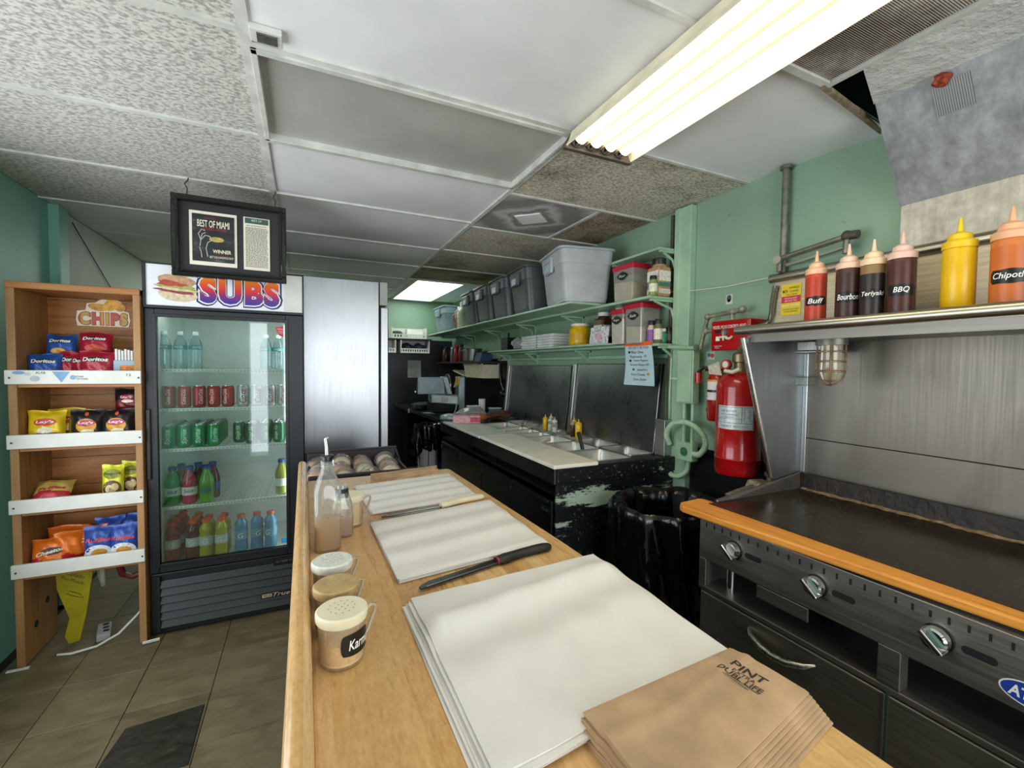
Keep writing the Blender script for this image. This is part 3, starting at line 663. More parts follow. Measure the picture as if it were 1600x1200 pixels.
b = MB(); text(b, 'BEST OF MIAMI', .135, .034, on_f(-.405, 2.152), offset=.012); text(b, 'WINNER', .078, .018, on_f(-.370, 2.020), offset=.02); text(b, 'BEST SUB & SANDWICH SHOP', .100, .011, on_f(-.372, 1.991)); b.build('lettering', cl, cov, smooth=0)
b = MB(); text(b, 'New Times', .045, .009, on_f(-.42, 2.180), shear=.2); text(b, 'READERS CHOICE', .105, .014, on_f(-.402, 2.128, .007), shear=.2); text(b, 'DOWNTOWN', .05, .006, on_f(-.372, 2.006)); b.build('lettering', plain('red_ink', '#a33038', .5), cov, smooth=0)
b = MB(); b.disc(lambda u, v: (-.392+.030*u+.01*v, Y+.0075, 2.078+.012*v-.004*u), 18, 1); b.build('sandwich_print', plain('print_bun', '#a99d56', .5, var=.2, vscale=80), cov, smooth=0)
b = MB()
for pts in ([(-.462, 2.04), (-.458, 2.07), (-.468, 2.10), (-.455, 2.122), (-.44, 2.118)], [(-.458, 2.07), (-.44, 2.095), (-.425, 2.092), (-.415, 2.085)], [(-.46, 2.07), (-.452, 2.10), (-.438, 2.108)], [(-.455, 1.985), (-.457, 2.01), (-.464, 2.035)], [(-.430, 1.99), (-.437, 2.03), (-.43, 2.06), (-.41, 2.075)]):
    b.tube([(x, Y+.0085, z) for x, z in pts], .0022, 5)
b.build('hand_print', plain('print_hand', '#b9b7ae', .5), cov, smooth=0)
art = MB().box(-.277, -.159, Y+.012, Y+.016, 1.945, 2.212).build('article_clipping', cl, pf, smooth=0)
gb = MB().box(-.270, -.166, Y+.009, Y+.012, 2.181, 2.207).build('headline_band', plain('band_green', '#35594b', .5), art, smooth=0)
b = MB(); text(b, 'BEST OF', .045, .010, on_f(-.218, 2.196)); b.build('lettering', cl, art, smooth=0)
b = MB(); text(b, 'BEST SANDWICH SHOP', .090, .007, on_f(-.218, 2.170, .0115)); rnd = random.Random(5)
for k in range(34):
    z = 2.158-k*.0060; x = -.268
    while x < -.172:
        l_ = rnd.uniform(.004, .013); b.box(x, min(x+l_, -.168), Y+.0113, Y+.0121, z, z+.0026); x += l_+.0022
b.build('text_lines', 'ink', art, smooth=0)
for x in (-.515, -.135):
    MB().tube([(x, Y+.015, Z1-.01), (x+.004, Y+.013, Z1+.03), (x-.006, Y+.01, Z1+.05), (x+.004, Y+.03, Z1+.075), (x, Y+.06, ZC-.002)], .0028, 5).build('hanging_wire', plain('rusty_wire', '#3a2a22', .7), pf)
# ================================================================ SNACK RACK
RX0, RX1, RY0, RY1 = -1.246, -.752, 2.850, 3.16
rk = thing('snack_rack', 'open wooden snack rack with white shelf lips standing beside the drinks fridge', 'shelf unit', (-1.0, 3.0, 0))
MB().box(RX0, RX0+.032, RY0, RY1, 0.004, 1.825).build('side_panel', 'pine_z', rk, smooth=0, bevel=.003)
MB().box(RX1-.030, RX1, RY0, RY1, 0.004, 1.825).build('side_panel', 'pine_z', rk, smooth=0, bevel=.003)
MB().box(RX0, RX1, RY0-.004, RY1, 1.800, 1.832).build('top_board', 'pine_x', rk, smooth=0, bevel=.003)
zz = .50
while zz < 1.80:
    h = random.choice((.150, .168, .185)); z1 = min(1.80, zz+h)
    MB().box(RX0+.032, RX1-.03, RY1-.018, RY1-.002, zz+.0015, z1-.0015).build('back_board', 'pine_x', rk, smooth=0, bevel=.002); zz = z1
SZ = [1.420, 1.117, .810, .503]
screw = plain('screw_head', '#4a4a46', .5, .8)
for k, z in enumerate(SZ):
    MB().box(RX0+.032, RX1-.03, RY0+.004, RY1-.018, z-.082, z-.060).build('shelf_board', 'pine_x', rk, smooth=0, bevel=.002)
    lp = MB().box(RX0-.004, RX1+.002, RY0-.016, RY0, z-.066, z).build('shelf_lip', 'white', rk, smooth=0, bevel=.003)
    for x in (RX0+.014, RX1-.008): MB().lathe([(.0045, RY0-.018), (.0045, RY0-.015)], (x, 0, z-.036), 8, 'y').build('screw', screw, lp)
    if k == 0:
        e = RY0-.0165
        sbm = plain('sticker_blue', '#6d9fcb', .4); b = MB(); b.prism([(-1.085, z-.006), (-1.020, z-.006), (-1.052, z-.058)], e-.0006, e+.0004, 'y'); b.build('blue_sticker', sbm, lp, smooth=0)
        b = MB(); b.disc(lambda u, v: (-1.010+.011*u, e-.0004, z-.034+.011*v), 14, 1); b.build('blue_sticker', sbm, lp, smooth=0); b = MB(); b.disc(lambda u, v: (-1.20+.022*u, e-.0004, z-.012+.008*v), 14, 1); b.build('blue_sticker', sbm, lp, smooth=0)
        b = MB(); text(b, 'POWER', .028, .007, on_y(-.985, e-.0005, z-.030)); text(b, 'ELECTRONICS', .042, .007, on_y(-.975, e-.0005, z-.041)); text(b, 'ALAB', .035, .010, on_y(-1.125, e-.0005, z-.012)); text(b, '7.5', .02, .012, on_y(-.80, e-.0005, z-.022)); b.build('lettering', 'ink', lp, smooth=0)
        b = MB(); b.disc(lambda u, v: (-1.145+.018*u, e, z-.040+.014*v), 14, 1); b.disc(lambda u, v: (-1.17+.012*u, e, z-.018+.008*v), 14, 1); b.build('faded_sticker', plain('sticker_faded', '#b9c3cc', .5), lp, smooth=0)
MB().box(RX0-.03, RX0+.05, RY0-.02, RY0-.006, 0, .006).build('floor_strip', 'white', rk, smooth=0)
for (y, z) in ((RY0+.10, .16), (RY0+.21, .23)):
    MB().lathe([(.017, RX0+.0318), (.017, RX0+.0335)], (0, y, z), 14, 'x').build('knot_hole', 'rubber', rk)
# CHIPS sign on the back board
e = RY1-.021
b = MB()
b.prism([(-1.095, 1.655), (-.880, 1.655), (-.872, 1.69), (-.878, 1.735), (-.905, 1.745), (-.910, 1.79), (-.945, 1.812), (-.99, 1.805), (-1.02, 1.782), (-1.055, 1.776), (-1.060, 1.74), (-1.095, 1.735), (-1.10, 1.69)], e-.0005, e+.0015, 'y')
cs = b.build('chips_sign', plain('sign_cream', '#e9dfc8', .45, var=.03), rk, smooth=0)
mm = Mat('chips_gradient'); x = mm.sep(mm.coord())[0]; s_ = mm.math('SINE', mm.math('MULTIPLY', x, 75)); mm.col(mm.ramp(s_, [(.0, '#b8431f'), (.5, '#d98b2e'), (1, '#b9a43a')])).set(rough=.4)
b = MB(); text(b, 'CHIPS', .212, .074, on_y(-.986, e-.0010, 1.696), offset=.085, spacing=1.16); b.build('lettering_border', plain('brown_ink', '#7d2c18', .5), cs, smooth=0)
b = MB(); text(b, 'CHIPS', .205, .067, on_y(-.986, e-.0018, 1.696), offset=.055, spacing=1.17); b.build('lettering', mm.m, cs, smooth=0)
chipm = plain('printed_chip', '#d09a3c', .5, var=.25, vscale=40)
for cx, cz, rx_, rz_, tl_, ee in ((-1.005, 1.757, .045, .020, -.1, .0008), (-.955, 1.772, .030, .032, .2, .0012), (-.925, 1.768, .034, .026, -.5, .0016)):
    b = MB(); b.disc(lambda u, v: (cx+rx_*u, e-ee, cz+rz_*v+tl_*rx_*u*(1-.5*u)), 22, 1); b.build('printed_chip', chipm, cs, smooth=0)

# ---------------------------------------------------------------- bags of chips
def bag_depth(u, v, T):  # u,v in -1..1
    av = max(0, (abs(v)-.0)/.90); return .0012+T*max(0, (1-abs(u)**2.4))**.62*max(0, (1-min(1, av)**3.2))**.85
def chip_bag(label, w, h, T, colors, loc, rz=0, lean=.12, word=None, wcol='#f4f2ec', panel=None, pcol=None, art=None, group=None, crush=0.0, seed=0, arc=None, wv=.22, wh=.20, ww=.72):
    """colors: list of (fraction, colour) bands from the bottom up"""
    t = thing('chip_bag', label, 'chip bag', loc, group); rnd = random.Random(seed); ph = [rnd.uniform(0, 6) for _ in range(5)]
    def dep(u, v): return max(.0006, bag_depth(u, v, T)+.0022*math.sin(8*u+ph[0]+4*v)*(1-v*v)+.0016*math.sin(13*v+ph[1]+6*u)*(1-u*u)+.0030*math.sin(17*u+ph[2])*abs(v)**5*(1-u*u)*(abs(v) < .93))
    def pos(u, v, side, e=0.0):
        x = u*w/2*(1-.055*(1-v**4)+.010*math.sin(4*v+ph[4])); z = (v+1)/2*h+.004*math.sin(3*u+ph[2])*(v > .9)-crush*h*.35*max(0, v)*(1+.6*u*math.sin(ph[3]))
        d = dep(u, v); y = side*d
        return (x, y-lean*0+(e*side), z)
    b = MB(); nu, nv = 14, 18
    for side in (-1, 1):
        fs0 = len(b.f)
        b.grid(lambda a, c: pos(2*a-1, 2*c-1, side), nu, nv)
        for k in range(nu*nv):
            v = (k//nu+.5)/nv; band = 0
            uu = (k % nu+.5)/nu
            for bi, (fr_, _) in enumerate(colors):
                if v+(.05*math.sin(uu*7+ph[4]) if len(colors) > 1 else 0) >= fr_: band = bi
            b.k[fs0+k] = band
    b.v = [(x+loc[0], y+loc[1], z+loc[2]) for x, y, z in b.v]
    ms = [plain('foil_'+c, c, .30, .15, var=.06, vscale=30) for _, c in colors]
    body = b.build('bag', ms, t, smooth=60)
    def dec(cx, cz, e): # decal map in bag face coordinates, metres from centre
        def fn(x, z):
            u = max(-.98, min(.98, (cx+x)/(w/2))); v = max(-.98, min(.98, (cz+z)/(h/2)))
            p = pos(u, v, -1, e); return (p[0]+loc[0], p[1]+loc[1], p[2]+loc[2])
        return fn
    if art:
        for ac, ax, az, arx, arz, ae in art:
            b = MB(); f = dec(ax*w/2, az*h/2, ae); b.disc(lambda u, v: f(arx*w/2*u, arz*h/2*v), 20, 3); b.build('printed_patch', plain('patch_'+ac, ac, .4, var=.12, vscale=70), t, smooth=60)
    if word:
        f = dec(0, wv*h, .0032); b = MB(); text(b, word, w*ww, h*wh*.62, lambda x, z: f(x, z+.18*x*(arc or 0)), offset=.03, shear=.15); b.build('lettering', plain('ink_'+wcol, wcol, .4), t, smooth=0)
    place(t, None, rz, (lean, 0)); return t
yb = RY0+.075
blue, redc, yel, blk = '#24509a', '#a01c33', '#e0bf1e', '#1d1a1c'
dart = [('#1c1c22', -.02, .44, .66, .17, .0016), ('#cf9a3a', -.05, -.42, .5, .26, .0016)]
s1 = SZ[0]-.059
chip_bag('blue tortilla chip bag lying on top of another blue one, top snack shelf', .120, .125, .030, [(0, blue)], (-1.112, yb+.075, s1+.112), .03, -.18, 'Doritos', art=dart, group=None, seed=1)
chip_bag('blue tortilla chip bag standing lowest at the outer end of top snack shelf', .128, .138, .030, [(0, blue)], (-1.146, yb, s1), .05, -.12, 'Doritos', art=dart[:1], seed=2)
chip_bag('red tortilla chip bag perched on the other red ones, top snack shelf', .138, .125, .032, [(0, redc)], (-.978, yb+.075, s1+.128), -.03, -.16, 'Doritos', art=[dart[0], ('#c24a2c', .05, -.35, .6, .3, .0016)], seed=3)
chip_bag('red tortilla chip bag half hidden, next to the blue bags', .100, .152, .026, [(0, redc)], (-1.056, yb+.03, s1), .15, -.10, 'Doritos', art=dart[:1], seed=4)
chip_bag('red tortilla chip bag half hidden behind the frontmost red one', .110, .145, .026, [(0, redc)], (-1.005, yb+.012, s1), .0, -.10, 'Doritos', art=dart[:1], seed=5)
chip_bag('frontmost red tortilla chip bag with pink burst, top snack shelf', .145, .155, .030, [(0, redc)], (-.945, yb-.016, s1), -.05, -.10, 'Doritos', art=[dart[0], ('#d8667e', -.55, -.35, .4, .16, .0018), ('#d9a06a', .35, -.42, .3, .2, .0018)], seed=6)
# folded display box with white slips
bx = thing('snack_display_box', 'open card display box in pale blue and orange beside the red chip bags', 'box', (-.825, yb+.02, s1))
b = MB(); b.box(-.876, -.784, yb-.03, yb+.08, s1, s1+.110); b.build('carton', plain('carton_blue', '#9fb9c8', .5), bx, smooth=0, bevel=.002)
MB().box(-.850, -.786, yb-.034, yb-.0302, s1+.006, s1+.085).build('front_panel', plain('panel_orange', '#c8742a', .5, var=.3, vscale=60), bx, smooth=0)
for k in range(7): x = -.872+k*.0125; MB().box(x, x+.009, yb-.02, yb+.06, s1+.1102, s1+.168-.004*(k % 3)).build('white_packet', 'white', bx, smooth=0)
s2 = SZ[1]-.059
red_oval = [('#c23a2e', 0, .30, .62, .22, .0016), ('#efe6cf', 0, -.18, .42, .18, .0016), ('#7a4a22', .05, -.45, .85, .14, .0016)]
chip_bag('yellow potato chip bag at the outer end of second snack shelf', .140, .165, .032, [(0, yel)], (-1.138, yb-.02, s2), .08, -.14, "Lay's", art=red_oval, seed=7, wv=.15, wh=.16, ww=.5)
chip_bag('yellow potato chip bag tucked behind the frontmost yellow one', .150, .168, .030, [(0, yel)], (-1.095, yb+.055, s2), -.06, -.10, "Lay's", art=red_oval, seed=8, wv=.15, wh=.16, ww=.5)
chip_bag('yellow potato chip bag partly hidden by the black barbecue bags', .110, .160, .028, [(0, yel)], (-1.028, yb+.03, s2), -.1, -.12, "Lay's", art=red_oval[:2], seed=9, wv=.15, wh=.16, ww=.5)
bar = [('#d9a02c', 0, .02, .62, .42, .0016), ('#b23455', 0, .18, .55, .2, .0022), ('#c94a2a', .0, .72, .12, .12, .0016), ('#efe2c0', .1, -.32, .4, .12, .0022)]
chip_bag('black barbecue chip bag, first of two beside the yellow bags', .135, .165, .032, [(0, blk)], (-.985, yb-.022, s2), .05, -.12, "Lay's", art=bar, seed=10, wv=.09, wh=.15, ww=.46)
chip_bag('black barbecue chip bag nearest the fridge, second snack shelf', .140, .165, .032, [(0, blk)], (-.868, yb-.02, s2), -.05, -.12, "Lay's", art=bar, seed=11, wv=.09, wh=.15, ww=.46)
chip_bag('black chip bag standing behind the two barbecue bags', .130, .160, .028, [(0, blk)], (-.925, yb+.06, s2), .1, -.10, None, seed=12)
chip_bag('dark red and black chip bag raised at the back, nearest the fridge', .120, .130, .028, [(0, '#6d1f22'), (.55, blk)], (-.848, yb+.07, s2+.135), -.1, -.05, "Lay's", art=[('#b23455', 0, .3, .5, .2, .0016), ('#e8dcc0', .1, -.02, .45, .12, .0022)], seed=13, wv=.15, wh=.16, ww=.42)
s3 = SZ[2]-.059
fz = [('#8a8a28', 0, .50, .8, .26, .0014), ('#5a3d1e', 0, -.28, .86, .44, .0014), ('#d9c79a', -.2, -.3, .36, .22, .0022), ('#cdb987', .28, -.22, .34, .22, .0026), ('#bfa873', .05, -.48, .34, .18, .0028)]
chip_bag('bright yellow-green onion ring snack bag, first of the pair', .092, .185, .024, [(0, '#cfd22a')], (-.893, yb-.018, s3), .0, -.08, 'Funyuns', '#2f6b2a', art=fz, seed=14, wv=.26, wh=.14, ww=.8)
chip_bag('bright yellow-green onion ring snack bag, nearest the fridge', .088, .190, .024, [(0, '#cfd22a')], (-.832, yb+.034, s3), -.04, -.08, 'Funyuns', '#2f6b2a', art=fz, seed=15, wv=.26, wh=.14, ww=.8)
o = chip_bag('pale yellow corn chip bag slumped over flat on third snack shelf', .145, .150, .028, [(0, '#c2343a'), (.30, '#dfc46a')], (-1.132, yb-.025, s3+.030), .12, -1.05, 'Fritos', '#c03038', seed=16, crush=.1, wv=-.1)
s4 = SZ[3]-.059
ch = [('#b8222c', 0, -.55, .85, .36, .0012), ('#3a1d18', .12, .12, .60, .24, .0018), ('#e58a2a', .15, -.40, .5, .16, .0022)]
chip_bag('orange cheese puff bag leaning lowest at the outer end of bottom snack shelf', .145, .150, .030, [(0, '#b9222c'), (.34, '#e0721c')], (-1.134, yb-.03, s4), .12, -.30, 'Cheetos', '#f3ead0', art=ch[1:], seed=17, arc=1.0, wv=.05, wh=.2)
chip_bag('orange cheese puff bag behind the frontmost one, bottom snack shelf', .165, .175, .030, [(0, '#b9222c'), (.30, '#d9681c')], (-1.105, yb+.07, s4), .0, -.12, None, art=None, seed=18)
chip_bag('orange cheese puff bag with its face turned aside', .120, .165, .030, [(0, '#b9222c'), (.32, '#e0721c')], (-1.065, yb-.0, s4), .45, -.15, None, seed=19)
chip_bag('orange cheese puff bag next to the blue ridged chips', .115, .178, .030, [(0, '#b9222c'), (.30, '#dd6e1c')], (-.992, yb+.02, s4), -.25, -.12, 'Cheetos', '#f3ead0', art=ch[1:2], seed=20, arc=1.0, wv=.14)
rf = [('#d9dde4', 0, -.45, .9, .46, .0012), ('#c08a2e', .1, -.42, .52, .22, .0020)]
for k, (x, y, rz_, lb) in enumerate(((-.952, yb-.022, .05, 'first blue ridged chip bag beside the orange bags'), (-.850, yb-.03, -.04, 'blue ridged chip bag in front, nearest the fridge'), (-.935, yb+.06, .05, 'blue ridged chip bag behind between the front two'), (-.850, yb+.075, -.05, 'blue ridged chip bag behind, nearest the fridge'))):
    chip_bag(lb, .125, .182+.02*(k > 1), .030, [(0, '#d5dae2'), (.34, '#284a9c')], (x, y, s4), rz_, -.10, 'Ruffles', '#d94a55', art=rf, seed=21+k, wv=.14, wh=.17, ww=.8)
# things on the floor behind and below the rack
ws = thing('wet_floor_sign', 'folded yellow plastic floor sign leaning under the snack rack', 'sign', (-1.08, 2.99, 0))
b = MB(); b.prism([(-1.155, .415), (-1.000, .415), (-1.035, .16), (-1.065, .015), (-1.11, .005), (-1.125, .05), (-1.105, .14), (-1.150, .30)], 2.985, 3.000, 'y'); wp = b.build('panel', plain('sign_yellow', '#a59a16', .45, var=.1), ws, smooth=0, bevel=.004)
b = MB(); text(b, 'Cuidado', .085, .018, lambda u, v: (-1.075+u*.82+v*.4, 2.9845, .365-u*.45+v)); text(b, 'Piso Mojado', .105, .018, lambda u, v: (-1.085+u*.82+v*.4, 2.9845, .335-u*.45+v)); b.tube([(-1.10, 2.9845, .285), (-1.06, 2.9845, .262), (-1.045, 2.9845, .238), (-1.075, 2.9845, .250), (-1.11, 2.9845, .272)], .0016, 5, closed=True); b.build('lettering', 'ink', wp, smooth=0)
pb = thing('power_strip', 'grey power strip on the dark floor behind the snack rack', 'power strip', (-.985, 3.02, 0))
b = MB(); b.hexa([(-1.03, 3.10, .0), (-.97, 3.10, .0), (-.935, 2.965, .0), (-.99, 2.955, .0), (-1.03, 3.10, .035), (-.97, 3.10, .035), (-.935, 2.965, .035), (-.99, 2.955, .035)]); b.build('body', plain('strip_grey', '#9a9c98', .45), pb, smooth=0, bevel=.004)
for k in range(3): MB().box(-1.0+k*.012, -.975+k*.012, 3.065-k*.036, 3.085-k*.036, .0352, .037).build('socket', 'rubber', pb, smooth=0)
tag(MB().tube([(-1.12, 2.90, .006), (-1.06, 2.88, .008), (-.97, 2.90, .010), (-.89, 2.93, .04), (-.83, 2.95, .10), (-.80, 2.95, .135), (-.787, 2.95, .137)], .0058, 7).build('extension_cable', 'white'), 'white cable curving up from the floor to the rack side', 'cord')
tag(MB().tube([(-.95, 3.06, .41), (-.915, 3.04, .36), (-.90, 3.04, .31), (-.86, 3.04, .29), (-.81, 3.04, .31), (-.79, 3.06, .36)], .016, 8).build('red_hose', plain('hose_red', '#6e1822', .4)), 'dark red hose looping behind the bottom of the snack rack', 'hose')
tag(MB().tube([(-1.0, 3.07, .44), (-.995, 3.06, .32), (-.985, 3.05, .26)], [.022, .020, .010], 8).build('rolled_poster', plain('roll_grey', '#a9a79a', .6, var=.25, vscale=30)), 'grey rolled tube hanging behind the snack rack bottom', 'tube')
tag(MB().hexa([(-.70, 1.905, 0), (-.392, 1.905, 0), (-.397, 2.225, 0), (-.655, 2.20, 0), (-.70, 1.905, .004), (-.392, 1.905, .004), (-.397, 2.225, .004), (-.655, 2.20, .004)]).build('floor_patch', (lambda m: (m.col(m.ramp(m.noise(m.coord((1, 2.5, 1), rot=(0, 0, .6)), 9, 7, .65, 1.2), [(.3, '#15150f'), (.48, '#2b2a22'), (.62, '#35332a'), (.75, '#54514a')])).set(rough=.35), m.m)[1])(Mat('dark_slate')), smooth=0, bevel=.002), 'loose dark slate tile lying on the olive floor tiles', 'floor tile')

# ================================================================ SERVING COUNTER
sc_ = thing('serving_counter', 'maple-topped serving counter with a raised back ledge, papers laid along it', 'counter', (.3, 1.05, 0))
CY1 = 2.125
b = MB(); b.prism([(0.008, .08), (.688, .08), (.684, 1.1), (.652, CY1-.02), (.640, CY1), (.008, CY1)], .912, .95); b.build('counter_top', 'maple', sc_, smooth=0, bevel=.006)
b = MB(); pr = [(-.026, .80), (-.026, 1.018), (-.0225, 1.027), (-.014, 1.032), (-.003, 1.030), (.004, 1.024), (.0078, 1.012), (.0078, .80)]
b.prism(pr, .08, 2.165, 'y'); b.build('back_ledge', 'maple', sc_, smooth=50, bevel=.003)
b = MB(); b.box(-.020, .60, .10, CY1-.04, .004, .910); b.build('base_cabinet', plain('counter_base_green', '#2f3d37', .5), sc_, smooth=0, bevel=.004)
MB().box(-.028, -.0205, .10, CY1-.02, .0, .80).build('kick_edge', plain('edge_green', '#3d5347', .5), sc_, smooth=0)
# sheets of paper in three stacks
def paper_stack(label, corners, n, loc, seed, waves, jit=.004, z0=.9505, th=.0012, fan=0.0):
    t = thing('paper_stack', label, 'paper', loc, 'stacks of white sandwich paper'); rnd = random.Random(seed)
    A, B, C_, D = [Vector((x, y, 0)) for x, y in corners]     # back-left, back-right, front-right, front-left
    for k in range(n):
        top = k == n-1; dx, dy, r = rnd.uniform(-jit, jit), rnd.uniform(-jit, jit), rnd.uniform(-.012, .012)
        if k < n-1: dx += rnd.uniform(-jit, jit)
        zb = z0+k*th*1.15; dx -= fan*(n-1-k); dy += fan*.4*math.sin(2.1*k)
        def f(u, v, up=0.0):
            p = (A*(1-u)+B*u)*(1-v)+(D*(1-u)+C_*u)*v
            c = (A+B+C_+D)/4; q = p-c; p = c+Vector((q.x*math.cos(r)-q.y*math.sin(r)+dx, q.x*math.sin(r)+q.y*math.cos(r)+dy, 0))
            fade = min(1, min(u, 1-u, v, 1-v)*14+.35); 
            z = zb+th*up+(waves(u, v)*fade*(k+1)/n if n else 0); return (p.x, p.y, z)
        b = MB(); N_ = 42 if k >= n-2 else 12
        b.grid(lambda u, v: f(u, 1-v, 1), N_, N_); b.grid(lambda u, v: f(u, 1-v, 0), N_, N_)
        nv = (N_+1)**2
        edge = [i for i in range(N_+1)]+[(N_+1)*j+N_ for j in range(1, N_+1)]+[(N_+1)*N_+i for i in range(N_-1, -1, -1)]+[(N_+1)*j for j in range(N_-1, 0, -1)]
        for a, c in zip(edge, edge[1:]+edge[:1]): b.f.append((a, nv+a, nv+c, c)); b.k.append(0)
        b.build('paper_sheet', 'paper', t, smooth=40)
    return t
wv1 = lambda u, v: .0056*(1+math.sin(20*v+1.5*u))*math.exp(-((v-.5)**2)*3)+.002*(1+math.sin(43*v+4*u+1))*.5
wv2 = lambda u, v: .0050*(1+math.sin(27*v+2.2*u))*math.exp(-((v-.45)**2)*3)
def wv3(u, v):
    d = v-.30+.10*u; e2 = v-.85+.0*u
    return .022*math.exp(-(d/.09)**2)+.010*math.exp(-((v-.62+.12*u)/.12)**2)+.003*math.sin(9*u+5*v)**2+.0012*math.sin(23*u+3*v)*math.sin(17*v)
paper_stack('stack of white sandwich paper in the middle, between the two knives', [(.190, 1.448), (.625, 1.526), (.628, 1.082), (.198, 1.032)], 7, (.42, 1.25, .9505), 1, wv1, .002)
paper_stack('stack of white sandwich paper farthest away, beyond the white-handled knife', [(.186, 1.935), (.606, 1.99), (.606, 1.590), (.206, 1.548)], 5, (.40, 1.76, .9505), 2, wv2, .003)
paper_stack('largest stack of white paper in front, rumpled, its edges fanned out', [(.203, .925), (.690, .955), (.670, .52), (.207, .47)], 9, (.45, .72, .9505), 3, wv3, .006, th=.0015, fan=.0024)
# kraft paper bags
def kraft(label, corners, z, th, loc, group, seed, printed=False):
    t = thing('paper_bag', label, 'paper bag', loc, group); rnd = random.Random(seed)
    A, B, C_, D = [Vector((x, y, 0)) for x, y in corners]; k1, k2 = rnd.uniform(0, 6), rnd.uniform(0, 6); N_ = 22
    def f(u, v, up):
        p = (A*(1-u)+B*u)*(1-v)+(D*(1-u)+C_*u)*v
        zz_ = z+(th*up)*(1 if 0.02 < v < .98 else .55)
        if up: zz_ += .0022*math.sin(6*u+k1+3*v)**2*min(1, 8*min(v, 1-v))+.0035*math.exp(-((v-.30-.05*math.sin(5*u))/.07)**2)
        return (p.x, p.y, zz_)
    b = MB(); b.grid(lambda u, v: f(u, 1-v, 1), N_, N_); b.grid(lambda u, v: f(u, 1-v, 0), N_, N_); nv = (N_+1)**2
    edge = [i for i in range(N_+1)]+[(N_+1)*j+N_ for j in range(1, N_+1)]+[(N_+1)*N_+i for i in range(N_-1, -1, -1)]+[(N_+1)*j for j in range(N_-1, 0, -1)]
    for a, c in zip(edge, edge[1:]+edge[:1]): b.f.append((a, nv+a, nv+c, c)); b.k.append(0)
    b.build('bag_body', 'kraft', t, smooth=40)
    if printed:
        def on(cu, cv): return lambda a, c: f(cu+c/.31, cv+a/.125, 1)[:2]+(f(cu+c/.31, cv+a/.125, 1)[2]+.0006,)
        b = MB(); text(b, 'PINT', .052, .016, on(.880, .45), offset=.02); text(b, 'EXTRA', .034, .008, on(.836, .45)); text(b, 'DUBL LIFE', .066, .011, on(.802, .45), offset=.01); b.build('lettering', 'ink', t, smooth=0)
        b = MB()
        for cu, w_ in ((.776, .064), (.762, .038)):
            g = on(cu, .45); b.raw([g(-w_/2, 0), g(w_/2, 0), g(w_/2, .0012), g(-w_/2, .0012)], [(0, 1, 2, 3)])
        b.build('printed_rule', 'ink', t, smooth=0)
    return t
nb = 8
for k in range(nb):
    top = k == nb-1; dz = .9503+k*.0041; rnd = random.Random(40+k); j = (nb-1-k)
    cs4 = [(.349-.001*j+rnd.uniform(-.003, .003), .500+rnd.uniform(-.003, .003)), (.660+.002*j+rnd.uniform(-.003, .003), .515-.001*j), (.676+.0016*j, .392-.004*j), (.352-.001*j, .330-.004*j)]
    kraft('topmost brown paper bag with PINT printed in dark ink' if top else 'brown paper bag stacked flat under the printed one in front', cs4, dz, .0036, (.5, .43, dz), 'brown paper bags in the front stack', 60+k, top)
for k in range(3):
    dz = .9503+k*.0066
    kraft('topmost brown paper bag of the far stack at the end of the counter' if k == 2 else 'brown paper bag under another in the far stack on the counter', [(.268, 2.075), (.578+.006*k, 2.120), (.590-.01*k, 2.055+.01*k), (.280, 2.000)], dz, .006, (.43, 2.05, dz), 'brown paper bags in the far stack', 80+k)
